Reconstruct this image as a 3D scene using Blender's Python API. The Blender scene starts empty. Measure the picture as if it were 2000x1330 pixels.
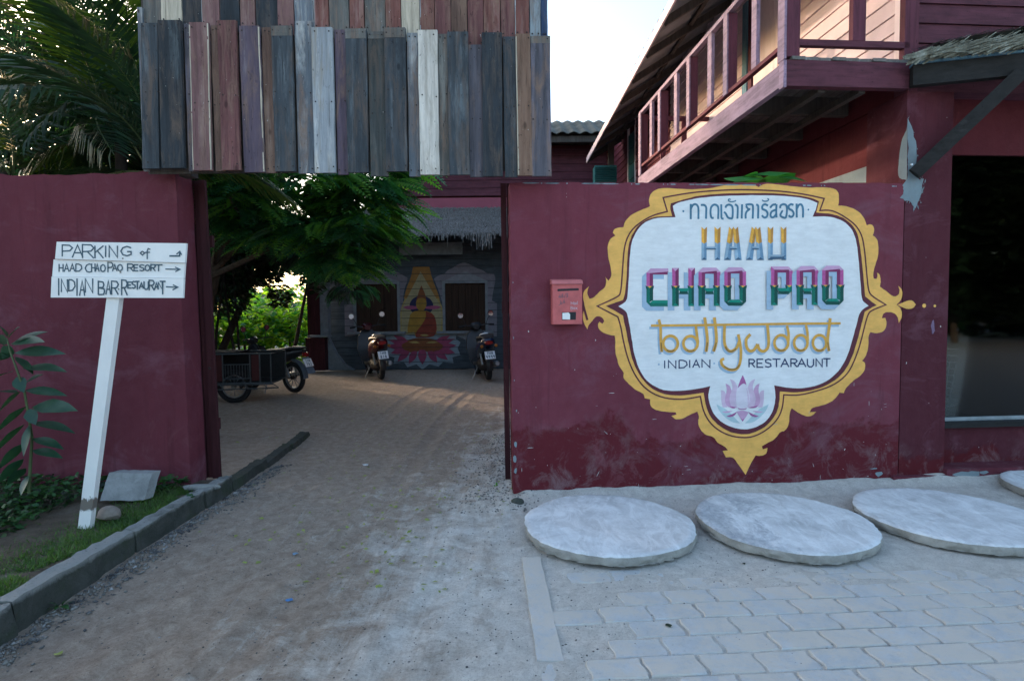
import bpy, bmesh, math, random
import numpy as np
from mathutils import Vector, Matrix
from mathutils.geometry import tessellate_polygon
R = math.radians
scene = bpy.context.scene
col = scene.collection

# ------------------------------------------------------------------ camera
CAM_H, PITCH, ROLL, FPX = 1.5, R(2.76), -0.0095, 1100.0
camd = bpy.data.cameras.new('camera')
cam = bpy.data.objects.new('camera', camd)
col.objects.link(cam)
camd.sensor_width = 36.0
camd.lens = FPX / 2000 * 36
camd.clip_start = 0.05
camd.clip_end = 2000
CM = Matrix.Rotation(math.pi/2 - PITCH, 4, 'X') @ Matrix.Rotation(ROLL, 4, 'Z')
cam.matrix_world = Matrix.Translation((0, 0, CAM_H)) @ CM
scene.camera = cam

# ------------------------------------------------------------------ light
SUN_EL, SUN_AZ = R(13.0), R(-50.0)          # azimuth measured from +Y towards +X
world = bpy.data.worlds.new('World')
scene.world = world
world.use_nodes = True
wn = world.node_tree.nodes
wl = world.node_tree.links
bg = wn['Background']
sky = wn.new('ShaderNodeTexSky')
sky.sky_type = 'NISHITA'
sky.sun_disc = False
sky.sun_elevation = SUN_EL
sky.sun_rotation = SUN_AZ
sky.altitude = 0
sky.air_density = 1.0
sky.dust_density = 2.6
sky.ozone_density = 1.15
wl.new(sky.outputs[0], bg.inputs[0])
bg.inputs[1].default_value = 0.10

sund = bpy.data.lights.new('sun', 'SUN')
sun = bpy.data.objects.new('sun', sund)
col.objects.link(sun)
sund.energy = 0.5
sund.angle = R(1.2)
sund.color = (1.0, 0.72, 0.50)
sdir = Vector((math.sin(SUN_AZ)*math.cos(SUN_EL), math.cos(SUN_AZ)*math.cos(SUN_EL), math.sin(SUN_EL)))
sun.rotation_euler = sdir.to_track_quat('Z', 'Y').to_euler()

scene.render.engine = 'CYCLES'
scene.view_settings.view_transform = 'Standard'
scene.view_settings.look = 'None'
scene.view_settings.exposure = 2.7
scene.view_settings.gamma = 1.0
scene.view_settings.use_curve_mapping = False
scene.cycles.max_bounces = 6
scene.cycles.diffuse_bounces = 3
scene.cycles.glossy_bounces = 3
scene.cycles.transmission_bounces = 4
scene.cycles.transparent_max_bounces = 12

# ------------------------------------------------------------------ survey helpers
CAMP = np.array([0, 0, CAM_H])
_M3 = np.array(CM.to_3x3())
def ray(x, y): return _M3 @ np.array([(x-1000)/FPX, (665-y)/FPX, -1.0])
def atY(x, y, Y):
    r = ray(x, y); return CAMP + r*Y/r[1]
def ground(x, y, z=0.0):
    r = ray(x, y); return CAMP + r*(z-CAM_H)/r[2]
# local frame of the right hand wall and house (u along the wall, w into depth, z up)
FO = ground(1003, 966)
PHI = R(4.5)
FU = np.array([math.cos(PHI), math.sin(PHI), 0.0])
FW = np.array([-math.sin(PHI), math.cos(PHI), 0.0])
FZ = np.array([0, 0, 1.0])
def F(u, w, z): return FO + FU*u + FW*w + FZ*z
def onW(x, y, w=0.0):
    r = ray(x, y); t = ((FO-CAMP) @ FW + w)/(r @ FW); p = CAMP + t*r - FO
    return float(p @ FU), float(p[2])
def onU(x, y, u=0.0):
    r = ray(x, y); t = ((FO-CAMP) @ FU + u)/(r @ FU); p = CAMP + t*r - FO
    return float(p @ FW), float(p[2])

# ------------------------------------------------------------------ mesh helpers
ORG = {}
class MB:
    def __init__(s): s.v = []; s.f = []; s.m = []
    def add(s, vs, fs, mi=0):
        b = len(s.v); s.v += [tuple(float(c) for c in v) for v in vs]
        s.f += [tuple(b+i for i in f) for f in fs]; s.m += [mi]*len(fs); return s
    def quad(s, a, b, c, d, mi=0): return s.add([a, b, c, d], [(0, 1, 2, 3)], mi)
    def hexa(s, p, mi=0):   # 8 corners: bottom 4 ccw, top 4 ccw
        return s.add(p, [(3,2,1,0),(4,5,6,7),(0,1,5,4),(1,2,6,5),(2,3,7,6),(3,0,4,7)], mi)
    def box(s, lo, hi, mi=0):
        x0,y0,z0 = lo; x1,y1,z1 = hi
        return s.hexa([(x0,y0,z0),(x1,y0,z0),(x1,y1,z0),(x0,y1,z0),(x0,y0,z1),(x1,y0,z1),(x1,y1,z1),(x0,y1,z1)], mi)
    def fbox(s, u0, u1, w0, w1, z0, z1, mi=0):
        return s.hexa([F(u0,w0,z0),F(u1,w0,z0),F(u1,w1,z0),F(u0,w1,z0),F(u0,w0,z1),F(u1,w0,z1),F(u1,w1,z1),F(u0,w1,z1)], mi)
    def bar(s, a, b, wd, ht, up=(0,0,1), mi=0):  # rectangular bar from a to b
        a = Vector(a); b = Vector(b); d = (b-a).normalized(); up = Vector(up)
        sd = d.cross(up)
        if sd.length < 1e-4: sd = d.cross(Vector((1,0,0)))
        sd.normalize(); u = sd.cross(d).normalized()
        q = [sd*(-wd/2)-u*(ht/2), sd*(wd/2)-u*(ht/2), sd*(wd/2)+u*(ht/2), sd*(-wd/2)+u*(ht/2)]
        p = [a+k for k in q]+[b+k for k in q]
        return s.add(p, [(3,2,1,0),(4,5,6,7),(0,1,5,4),(1,2,6,5),(2,3,7,6),(3,0,4,7)], mi)
    def tube(s, pts, r, n=8, mi=0, cap=True):
        pts = [Vector(p) for p in pts]
        rs = r if isinstance(r, (list, tuple)) else [r]*len(pts)
        b = len(s.v); ref = None; vs = []; fs = []
        for i, p in enumerate(pts):
            d = (pts[min(i+1, len(pts)-1)]-pts[max(i-1, 0)]).normalized()
            if ref is None:
                ref = d.cross(Vector((0,0,1)))
                if ref.length < 1e-3: ref = d.cross(Vector((1,0,0)))
            ref = (ref - d*ref.dot(d)).normalized(); o = d.cross(ref)
            for k in range(n):
                a = 2*math.pi*k/n; vs.append(p + (ref*math.cos(a)+o*math.sin(a))*rs[i])
        for i in range(len(pts)-1):
            for k in range(n):
                k2 = (k+1) % n; fs.append((i*n+k, i*n+k2, (i+1)*n+k2, (i+1)*n+k))
        if cap:
            fs.append(tuple(range(n))[::-1]); fs.append(tuple((len(pts)-1)*n+k for k in range(n)))
        return s.add(vs, fs, mi)
    def torus(s, c, ax, R0, r, n=28, m=8, mi=0, a0=0, a1=2*math.pi, flat=1.0):
        c = Vector(c); ax = Vector(ax).normalized(); e = ax.cross(Vector((0,0,1)))
        if e.length < 1e-3: e = Vector((1,0,0))
        e.normalize(); g = ax.cross(e); full = abs(a1-a0-2*math.pi) < 1e-6
        nn = n if full else n+1; vs = []; fs = []
        for i in range(nn):
            a = a0+(a1-a0)*i/n; rad = e*math.cos(a)+g*math.sin(a)
            for k in range(m):
                b = 2*math.pi*k/m; vs.append(c+rad*(R0+r*math.cos(b))+ax*r*flat*math.sin(b))
        for i in range(n):
            i2 = (i+1) % nn
            for k in range(m): fs.append((i*m+k, i2*m+k, i2*m+(k+1)%m, i*m+(k+1)%m))
        return s.add(vs, fs, mi)
    def lathe(s, c, ax, prof, n=20, mi=0):  # prof: (radius, height along ax)
        c = Vector(c); ax = Vector(ax).normalized(); e = ax.cross(Vector((0,0,1)))
        if e.length < 1e-3: e = Vector((1,0,0))
        e.normalize(); g = ax.cross(e); vs = []; fs = []
        for (r, h) in prof:
            for k in range(n):
                a = 2*math.pi*k/n; vs.append(c+ax*h+(e*math.cos(a)+g*math.sin(a))*r)
        for i in range(len(prof)-1):
            for k in range(n): fs.append((i*n+k, i*n+(k+1)%n, (i+1)*n+(k+1)%n, (i+1)*n+k))
        fs.append(tuple(range(n))[::-1]); fs.append(tuple((len(prof)-1)*n+k for k in range(n)))
        return s.add(vs, fs, mi)
    def poly(s, pts3, mi=0):
        tris = tessellate_polygon([[Vector(p) for p in pts3]])
        return s.add(pts3, [tuple(t) for t in tris], mi)
    def prism(s, pts2, lift, mi=0):   # lift(x, y, k) -> 3d point, k = 0 front, 1 back
        n = len(pts2); tris = tessellate_polygon([[Vector((p[0], p[1], 0)) for p in pts2]])
        vs = [lift(p[0], p[1], 0) for p in pts2]+[lift(p[0], p[1], 1) for p in pts2]
        fs = [tuple(t) for t in tris]+[tuple(n+i for i in t[::-1]) for t in tris]
        fs += [(i, (i+1)%n, n+(i+1)%n, n+i) for i in range(n)]
        return s.add(vs, fs, mi)
    def build(s, name, mats, parent=None, origin=None, smooth=False, recalc=True):
        if origin is None:
            if parent is not None: origin = ORG[parent.name]
            else:
                a = np.array(s.v); origin = ((a[:,0].min()+a[:,0].max())/2, (a[:,1].min()+a[:,1].max())/2, a[:,2].min())
        me = bpy.data.meshes.new(name)
        o3 = origin
        me.from_pydata([(v[0]-o3[0], v[1]-o3[1], v[2]-o3[2]) for v in s.v], [], s.f)
        if not isinstance(mats, (list, tuple)): mats = [mats]
        for m in mats: me.materials.append(m)
        if len(mats) > 1: me.polygons.foreach_set('material_index', s.m)
        if recalc:
            bm = bmesh.new(); bm.from_mesh(me); bmesh.ops.recalc_face_normals(bm, faces=bm.faces); bm.to_mesh(me); bm.free()
        if smooth:
            me.polygons.foreach_set('use_smooth', [True]*len(me.polygons))
            try: me.set_sharp_from_angle(angle=R(40))
            except Exception: pass
        o = bpy.data.objects.new(name, me); col.objects.link(o)
        if parent is not None:
            o.parent = parent
            pv = ORG[parent.name]; o.location = (origin[0]-pv[0], origin[1]-pv[1], origin[2]-pv[2])
        else: o.location = origin
        ORG[o.name] = origin
        return o
def tag(o, label=None, cat=None, group=None, kind=None):
    if label: o['label'] = label
    if cat: o['category'] = cat
    if group: o['group'] = group
    if kind: o['kind'] = kind
    return o
def thing(name, label, cat, loc=(0,0,0), group=None):
    o = bpy.data.objects.new(name, None); col.objects.link(o); o.location = tuple(float(c) for c in loc)
    o.empty_display_size = 0.1
    ORG[o.name] = tuple(float(c) for c in loc)
    return tag(o, label, cat, group)
def copy_tree(o, parent=None):
    c = o.copy(); col.objects.link(c)
    if parent is not None: c.parent = parent
    for ch in list(o.children): copy_tree(ch, c)
    return c
def fast_mesh(name, verts, faces, mats, parent=None, origin=(0,0,0), mi=None, smooth=False, n=4):
    """numpy verts (N,3), faces (M,n)"""
    me = bpy.data.meshes.new(name)
    o3 = np.array(ORG[parent.name] if parent is not None else origin, dtype=float)
    me.vertices.add(len(verts)); me.vertices.foreach_set('co', (verts-o3).astype(np.float32).ravel())
    me.loops.add(faces.size); me.loops.foreach_set('vertex_index', faces.astype(np.int32).ravel())
    me.polygons.add(len(faces))
    me.polygons.foreach_set('loop_start', np.arange(0, faces.size, faces.shape[1], dtype=np.int32))
    if not isinstance(mats, (list, tuple)): mats = [mats]
    for m in mats: me.materials.append(m)
    if mi is not None: me.polygons.foreach_set('material_index', mi.astype(np.int32))
    if smooth: me.polygons.foreach_set('use_smooth', np.ones(len(faces), dtype=bool))
    me.update(); me.validate()
    o = bpy.data.objects.new(name, me); col.objects.link(o)
    if parent is not None: o.parent = parent
    else: o.location = tuple(o3)
    ORG[o.name] = tuple(o3)
    return o

# ------------------------------------------------------------------ materials
def S(r, g, b):
    def f(c):
        c /= 255.0
        return c/12.92 if c <= 0.04045 else ((c+0.055)/1.055)**2.4
    return (f(r), f(g), f(b), 1.0)
def L(r, g, b): return (r, g, b, 1.0)
class NT:
    def __init__(s, name):
        s.m = bpy.data.materials.new(name); s.m.use_nodes = True
        s.n = s.m.node_tree.nodes; s.l = s.m.node_tree.links
        s.b = s.n['Principled BSDF']; s.tc = s.n.new('ShaderNodeTexCoord')
    def node(s, t, **k):
        n = s.n.new(t)
        for a, b in k.items(): setattr(n, a, b)
        return n
    def coords(s, scale=(1,1,1), rnd=False, which='Object'):
        mp = s.node('ShaderNodeMapping'); mp.inputs['Scale'].default_value = scale
        s.l.new(s.tc.outputs[which], mp.inputs[0])
        if rnd:
            oi = s.node('ShaderNodeObjectInfo'); mu = s.node('ShaderNodeMath', operation='MULTIPLY'); mu.inputs[1].default_value = 57.0
            s.l.new(oi.outputs['Random'], mu.inputs[0]); s.l.new(mu.outputs[0], mp.inputs['Location'])
        return mp.outputs[0]
    def noise(s, vec, scale, detail=4, rough=.6, dist=0):
        n = s.node('ShaderNodeTexNoise'); n.inputs['Scale'].default_value = scale; n.inputs['Detail'].default_value = detail
        n.inputs['Roughness'].default_value = rough; n.inputs['Distortion'].default_value = dist
        if vec is not None: s.l.new(vec, n.inputs['Vector'])
        return n.outputs['Fac']
    def ramp(s, fac, stops, interp='LINEAR'):
        r = s.node('ShaderNodeValToRGB'); r.color_ramp.interpolation = interp
        e = r.color_ramp.elements
        e[0].position, e[0].color = stops[0][0], stops[0][1]
        e[1].position, e[1].color = stops[-1][0], stops[-1][1]
        for p, c in stops[1:-1]:
            k = e.new(p); k.color = c
        s.l.new(fac, r.inputs[0]); return r.outputs[0]
    def mix(s, fac, a, b, mode='MIX'):
        m = s.node('ShaderNodeMix', data_type='RGBA', blend_type=mode)
        for i, v in ((0, fac), (6, a), (7, b)):
            if hasattr(v, 'links') or isinstance(v, bpy.types.NodeSocket): s.l.new(v, m.inputs[i])
            else: m.inputs[i].default_value = v
        return m.outputs[2]
    def math(s, op, a, b=None):
        m = s.node('ShaderNodeMath', operation=op)
        for i, v in ((0, a), (1, b)):
            if v is None: continue
            if isinstance(v, bpy.types.NodeSocket): s.l.new(v, m.inputs[i])
            else: m.inputs[i].default_value = v
        return m.outputs[0]
    def bump(s, h, strength=.3, dist=.01):
        b = s.node('ShaderNodeBump'); b.inputs['Strength'].default_value = strength; b.inputs['Distance'].default_value = dist
        s.l.new(h, b.inputs['Height']); s.l.new(b.outputs[0], s.b.inputs['Normal'])
    def col(s, c):
        if isinstance(c, bpy.types.NodeSocket): s.l.new(c, s.b.inputs['Base Color'])
        else: s.b.inputs['Base Color'].default_value = c
    def fin(s, rough=.8, spec=.3, metal=0.0):
        if isinstance(rough, bpy.types.NodeSocket): s.l.new(rough, s.b.inputs['Roughness'])
        else: s.b.inputs['Roughness'].default_value = rough
        s.b.inputs['Specular IOR Level'].default_value = spec; s.b.inputs['Metallic'].default_value = metal
        return s.m
BW = [(0.0, L(0,0,0)), (1.0, L(1,1,1))]
def scl(c, k): return (c[0]*k, c[1]*k, c[2]*k, 1.0)
def simple(name, c, rough=.6, spec=.3, metal=0.0, var=.25, sc=6.0, bump=.15, bs=80):
    t = NT(name); v = t.coords(rnd=True)
    f = t.noise(v, sc, 5, .65)
    t.col(t.ramp(f, [(0.3, scl(c, 1-var)), (0.7, scl(c, 1+var))]))
    if bump: t.bump(t.noise(v, bs, 4, .6), bump, .004)
    return t.fin(rough, spec, metal)
def wood(name, c, c2=None, edge=None, rough=.8, grain=26, wear=.35, bump=.5, paint=0.0, axis='Z', warm=None):
    """weathered plank: c base colour, c2 worn colour showing in streaks, grain along axis"""
    t = NT(name)
    sc = {'Z': (1, 1, .06), 'X': (.06, 1, 1), 'Y': (1, .06, 1)}[axis]
    v = t.coords(sc, rnd=True); v0 = t.coords((1,1,.35) if axis == 'Z' else (1,1,1), rnd=True)
    g = t.noise(v, grain, 8, .7, .3); b = t.noise(v0, 3.5, 6, .65)
    cc = t.mix(t.ramp(b, [(.3, L(0,0,0)), (.7, L(1,1,1))]), scl(c, .78), scl(c, 1.2))
    cc = t.mix(t.ramp(g, [(.32, L(.55,.55,.55)), (.62, L(1.12,1.12,1.12))]), L(0,0,0), cc, 'MIX')
    if c2:
        w = t.ramp(t.noise(v, grain*.5, 8, .75, .5), [(.62-wear*.35, L(0,0,0)), (.72-wear*.35, L(1,1,1))])
        w2 = t.ramp(t.noise(v0, 7, 6, .7), [(.42, L(0,0,0)), (.62, L(1,1,1))])
        cc = t.mix(t.math('MULTIPLY', w, w2), cc, c2)
    if warm:
        cc = t.mix(t.ramp(t.noise(t.coords((1,1,.16), rnd=True), 13, 6, .75, .6), [(.48, L(0,0,0)), (.68, L(.75,.75,.75))]), cc, warm)
        vv = t.node('ShaderNodeTexVoronoi'); vv.inputs['Scale'].default_value = 6.0; t.l.new(t.coords((1,1,.45), rnd=True), vv.inputs['Vector'])
        cc = t.mix(t.ramp(vv.outputs['Distance'], [(.045, L(.85,.85,.85)), (.10, L(0,0,0))]), cc, scl(c, .35))
        cc = t.mix(t.ramp(t.noise(t.coords((1,1,.5), rnd=True), 60, 2, .7), [(.745, L(0,0,0)), (.765, L(.8,.8,.8))]), cc, L(.5,.5,.48))
        cc = t.mix(t.ramp(t.noise(t.coords((1,1,.03), rnd=True), 75, 3, .8), [(.62, L(0,0,0)), (.70, L(.8,.8,.8))]), cc, scl(c, .3))
    sp = t.ramp(t.noise(v0, 46, 3, .8), [(.64, L(0,0,0)), (.69, L(.8,.8,.8))])
    cc = t.mix(sp, cc, scl(c, .25))
    t.col(cc)
    t.bump(t.math('ADD', g, t.math('MULTIPLY', b, .4)), bump, .006)
    return t.fin(rough, .25)

def painted(name, c, axis='X', var=.12, rough=.75, gs=30):
    """evenly painted or sun bleached board with faint grain"""
    t = NT(name); sc = {'Z': (1, 1, .05), 'X': (.05, 1, 1), 'Y': (1, .05, 1)}[axis]; v = t.coords(sc, rnd=True); v0 = t.coords((1,1,1), rnd=True)
    g = t.noise(v, gs, 7, .7, .3); b = t.noise(v0, 2.5, 6, .65)
    cc = t.mix(t.ramp(b, [(.3, L(0,0,0)), (.7, L(1,1,1))]), scl(c, 1-var), scl(c, 1+var*.6)); cc = t.mix(t.ramp(g, [(.58, L(0,0,0)), (.75, L(.45,.45,.45))]), cc, scl(c, .55))
    cc = t.mix(t.ramp(t.noise(v0, 40, 3, .8), [(.72, L(0,0,0)), (.76, L(.5,.5,.5))]), cc, scl(c, .4))
    t.col(cc); t.bump(g, .3, .004); return t.fin(rough, .25)
# ------------------------------------------------------------------ material library
def plaster(name, c, bottom=None, chips=True, var=.16):
    t = NT(name); v = t.coords()
    n1 = t.noise(v, 1.1, 6, .62); n2 = t.noise(v, 9, 6, .7)
    cc = t.mix(t.ramp(n1, [(.3, L(0,0,0)), (.7, L(1,1,1))]), scl(c, 1-var), scl(c, 1+var))
    cc = t.mix(t.ramp(n2, [(.35, L(0,0,0)), (.75, L(.35,.35,.35))]), cc, (c[0]*1.25+.012, c[1]*1.5+.012, c[2]*1.5+.012, 1))
    if bottom:
        sx = t.node('ShaderNodeSeparateXYZ'); t.l.new(t.tc.outputs['Object'], sx.inputs[0])
        zn = t.math('ADD', sx.outputs['Z'], t.math('MULTIPLY', t.math('SUBTRACT', t.noise(v, 1.6, 6, .65), .5), .95))
        damp = t.ramp(zn, [(bottom-.10, L(1,1,1)), (bottom-.05, L(0,0,0))])
        cc = t.mix(t.math('MULTIPLY', damp, .75), cc, L(.10, .010, .014))
        lime = t.math('MULTIPLY', t.ramp(zn, [(.05, L(1,1,1)), (bottom+.10, L(0,0,0))]), t.ramp(t.noise(v, 5, 8, .75, .6), [(.50, L(0,0,0)), (.66, L(.8,.8,.8))]))
        cc = t.mix(t.math('MULTIPLY', lime, .7), cc, L(.26, .19, .20))
        haze_ = t.ramp(t.noise(t.coords((.6,1,1.2)), 2.1, 7, .7, .9), [(.52, L(0,0,0)), (.68, L(.5,.5,.5))]); cc = t.mix(haze_, cc, L(.19,.085,.115))
    drip = t.ramp(t.noise(t.coords((1, 1, .07)), 11, 6, .7, .2), [(.52, L(0,0,0)), (.70, L(.55,.55,.55))]); cc = t.mix(t.math('MULTIPLY', drip, t.ramp(n1, [(.42, L(0,0,0)), (.6, L(1,1,1))])), cc, scl(c, .55))
    blo = t.ramp(t.noise(v, 2.3, 7, .75, 1.2), [(.58, L(0,0,0)), (.66, L(.35,.35,.35))]); cc = t.mix(blo, cc, (c[0]*1.2+.03, c[1]*1.7+.02, c[2]*1.5+.02, 1))
    if chips:
        vs = t.coords((1, 1, .55))
        f = t.ramp(t.noise(vs, 34, 2, .5), [(.775, L(0,0,0)), (.79, L(1,1,1))])
        cc = t.mix(f, cc, L(.5, .47, .45))
        vl = t.coords((.12, 1, 1)); f2 = t.ramp(t.noise(vl, 20, 3, .6), [(.78, L(0,0,0)), (.80, L(.5,.5,.5))])
        cc = t.mix(t.math('MULTIPLY', f2, .6), cc, L(.4, .36, .36))
    t.col(cc)
    t.bump(t.math('ADD', t.math('MULTIPLY', t.noise(v, 3.0, 5, .6), 1.5), t.math('MULTIPLY', t.noise(v, 60, 5, .7), .35)), .5, .012)
    return t.fin(.85, .15)
MAROON = L(.158, .036, .052)
M = {}
M['wall_l'] = plaster('maroon_plaster', scl(MAROON, .74), bottom=.14, chips=False)  # maroon scaled down, putting this wall's shade into its colour
M['wall_r'] = plaster('maroon_plaster_worn', MAROON, bottom=.62)
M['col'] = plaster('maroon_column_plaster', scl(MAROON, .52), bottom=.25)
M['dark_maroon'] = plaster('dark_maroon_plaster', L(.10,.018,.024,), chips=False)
M['patch'] = plaster('grey_cement_patch', L(.20, .245, .27), chips=False, var=.3)
M['m_wood'] = wood('maroon_painted_timber', L(.125,.036,.055), c2=L(.18,.10,.11), wear=.05, bump=.3)
M['m_woodx'] = wood('maroon_painted_siding', L(.11,.034,.050), c2=L(.16,.08,.1), wear=.0, bump=.3, axis='X')
M['m_woodside'] = wood('maroon_side_siding', L(.16,.035,.052), c2=L(.2,.09,.1), wear=.0, bump=.3, axis='Y')
M['pink_wood'] = painted('faded_pink_siding', L(.74,.58,.62), 'Y')
M['pink_woodz'] = painted('faded_pink_boards', L(.86,.70,.73), 'Z')
M['pale_rail'] = wood('lilac_rail_timber', L(.33,.23,.31), c2=L(.2,.07,.1), wear=.1, bump=.3, axis='Y')
M['blue_trim'] = wood('blue_grey_trim', L(.12,.24,.32), c2=L(.30,.36,.4), wear=.2)
M['teal'] = simple('teal_glass_slat', L(.03,.16,.17), rough=.3, spec=.5)
M['gate_wood'] = wood('dark_red_gate_timber', L(.055,.014,.018), c2=L(.16,.06,.06), wear=.1)
M['black_wood'] = wood('blackened_timber', L(.022,.022,.022), c2=L(.05,.05,.05), wear=.1, axis='X')
M['joist'] = wood('dark_joist_timber', L(.07,.06,.055), wear=0)
M['grey_board'] = wood('grey_floor_board', L(.16,.15,.14), c2=L(.3,.3,.3), wear=.2, axis='Y')
M['rust_roof'] = simple('dark_corrugated_sheet', L(.15,.16,.18), rough=.55, spec=.4, var=.4, sc=3)
M['moss_roof'] = simple('weathered_roof_sheet', L(.10,.10,.085), rough=.9, var=.5, sc=2.5)
M['white_paint'] = simple('white_board_paint', L(.80,.80,.78), rough=.55, var=.05, sc=9, bump=.12, bs=40)
t = NT('white_post_paint'); v = t.coords((1,1,.5)); z = t.node('ShaderNodeSeparateXYZ'); t.l.new(t.tc.outputs['Object'], z.inputs[0])
c = t.mix(t.ramp(t.noise(v, 5, 5, .6), [(.3, L(.72,.72,.70)), (.7, L(.82,.82,.80))]), L(0,0,0), L(0,0,0)); t.n.remove(c.node)
c = t.ramp(t.noise(v, 5, 5, .6), [(.3, L(.70,.70,.69)), (.7, L(.82,.82,.80))])
zz = t.math('ADD', z.outputs['Z'], t.math('MULTIPLY', t.math('SUBTRACT', t.noise(v, 22, 6, .8), .5), .16))
band = t.math('MULTIPLY', t.ramp(zz, [(.13, L(0,0,0)), (.145, L(1,1,1))]), t.ramp(zz, [(.215, L(1,1,1)), (.23, L(0,0,0))]))
c = t.mix(band, c, L(.17,.15,.13))
c = t.mix(t.ramp(t.noise(t.coords((1,1,.4)), 30, 3, .8), [(.72, L(0,0,0)), (.76, L(1,1,1))]), c, L(.25,.23,.2))
t.col(c); t.bump(t.noise(v, 40, 4, .7), .2, .004); M['white_post'] = t.fin(.6, .3)
M['ink'] = simple('marker_ink', L(.065,.11,.14), rough=.6, var=.3, sc=20)
M['black_ink'] = simple('black_ink', L(.02,.02,.025), rough=.6)
M['nail'] = simple('rusty_nail', L(.03,.022,.02), rough=.6)

def concrete(name, c, stain=None, warm=None, bump=.6, dense=1.0):
    t = NT(name); v = t.coords(rnd=True)
    a = t.noise(v, 2.6*dense, 8, .7, .8); b = t.noise(v, 26, 6, .75); s = t.noise(t.coords((1, .35, 1), rnd=True), 9, 7, .7, 1.2)
    cc = t.mix(t.ramp(a, [(.32, L(0,0,0)), (.68, L(1,1,1))]), scl(c, .66), scl(c, 1.08))
    cc = t.mix(t.ramp(s, [(.45, L(0,0,0)), (.62, L(.5,.5,.5))]), cc, scl(c, 1.3))
    cc = t.mix(t.ramp(b, [(.56, L(0,0,0)), (.72, L(.55,.55,.55))]), cc, scl(c, .55))
    if stain:
        ox = t.node('ShaderNodeSeparateXYZ'); t.l.new(t.tc.outputs['Object'], ox.inputs[0]); sm = t.math('ADD', t.math('MULTIPLY', ox.outputs['X'], -.42), t.noise(v, 1.8, 7, .75, .9))
        st = t.math('MULTIPLY', t.ramp(sm if name.startswith('stained') else t.noise(v, 1.5, 7, .7, .9), [(.56, L(0,0,0)), (.64, L(1,1,1))]), t.ramp(b, [(.35, L(.3,.3,.3)), (.6, L(1,1,1))]))
        cc = t.mix(t.math('MULTIPLY', st, .6), cc, stain)
    pits = t.ramp(t.noise(v, 90, 2, .6), [(.72, L(0,0,0)), (.76, L(.7,.7,.7))]); cc = t.mix(pits, cc, scl(c, .4))
    t.col(cc); t.bump(t.math('ADD', t.math('MULTIPLY', a, 1.2), t.math('MULTIPLY', b, .7)), bump, .008)
    return t.fin(.88, .25)
M['disc'] = concrete('pale_disc_concrete', L(.66,.68,.69))
M['disc_stained'] = concrete('stained_disc_concrete', L(.66,.68,.69), stain=L(.20,.23,.27))
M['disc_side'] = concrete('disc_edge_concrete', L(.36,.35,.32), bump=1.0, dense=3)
M['kerb_plain'] = concrete('mossy_kerb_concrete', L(.125,.125,.115), stain=L(.035,.05,.025), bump=1.0)
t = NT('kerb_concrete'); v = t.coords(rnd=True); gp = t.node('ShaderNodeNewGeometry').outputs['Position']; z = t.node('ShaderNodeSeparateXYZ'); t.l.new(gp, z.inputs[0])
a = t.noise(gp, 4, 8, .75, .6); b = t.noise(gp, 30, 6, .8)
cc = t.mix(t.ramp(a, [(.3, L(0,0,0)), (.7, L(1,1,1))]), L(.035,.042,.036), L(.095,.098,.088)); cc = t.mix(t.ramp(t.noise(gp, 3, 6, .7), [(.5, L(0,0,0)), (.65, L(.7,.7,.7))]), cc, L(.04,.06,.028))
overlay = t.ramp(t.math('ADD', z.outputs['Z'], t.math('MULTIPLY', t.math('SUBTRACT', a, .5), .09)), [(.122, L(0,0,0)), (.148, L(1,1,1))]); cc = t.mix(t.math('MULTIPLY', overlay, .85), cc, t.mix(b, L(.16,.165,.15), L(.42,.43,.42)))  # lighter colour towards the kerb's top edge, broken up by noise
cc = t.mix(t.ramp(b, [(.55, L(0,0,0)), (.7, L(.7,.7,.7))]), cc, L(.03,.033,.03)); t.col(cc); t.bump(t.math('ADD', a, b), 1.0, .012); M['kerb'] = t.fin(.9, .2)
M['block'] = concrete('grey_block_concrete', L(.24,.25,.25), dense=2)
M['slab'] = concrete('yard_slab_concrete', L(.27,.26,.24), stain=L(.1,.1,.09))
M['paver'] = concrete('grey_paver_concrete', L(.56,.56,.54), dense=2, bump=.8)
t = NT('dusty_paver'); v = t.coords(rnd=True); gp = t.node('ShaderNodeNewGeometry').outputs['Position']
a = t.noise(v, 5, 7, .7); b = t.noise(v, 60, 5, .8); w_ = t.noise(gp, 2.4, 8, .78, .8); w2 = t.noise(gp, 14, 7, .8)
cc = t.mix(t.ramp(a, [(.3, L(0,0,0)), (.7, L(1,1,1))]), L(.40,.415,.42), L(.53,.545,.55)); cc = t.mix(t.ramp(b, [(.55, L(0,0,0)), (.72, L(.6,.6,.6))]), cc, L(.26,.25,.24))
cc = t.mix(t.ramp(t.math('ADD', w_, t.math('MULTIPLY', t.math('SUBTRACT', w2, .5), .6)), [(.40, L(0,0,0)), (.56, L(.9,.9,.9))]), cc, L(.55,.51,.45))
t.col(cc); t.bump(t.math('ADD', t.math('MULTIPLY', a, .8), t.math('MULTIPLY', b, .8)), .8, .008); M['paver'] = t.fin(.92, .15)
M['rock'] = simple('brown_rock', L(.2,.17,.145), rough=.9, var=.4, sc=8, bump=.6, bs=30)
M['gravel'] = NT('mixed_gravel'); t = M['gravel']; v = t.coords()
t.col(t.ramp(t.noise(v, 14, 2, .5), [(.3, L(.04,.04,.045)), (.45, L(.11,.11,.11)), (.56, L(.18,.17,.15)), (.70, L(.34,.34,.34))])); M['gravel'] = t.fin(.85, .3)

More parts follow.
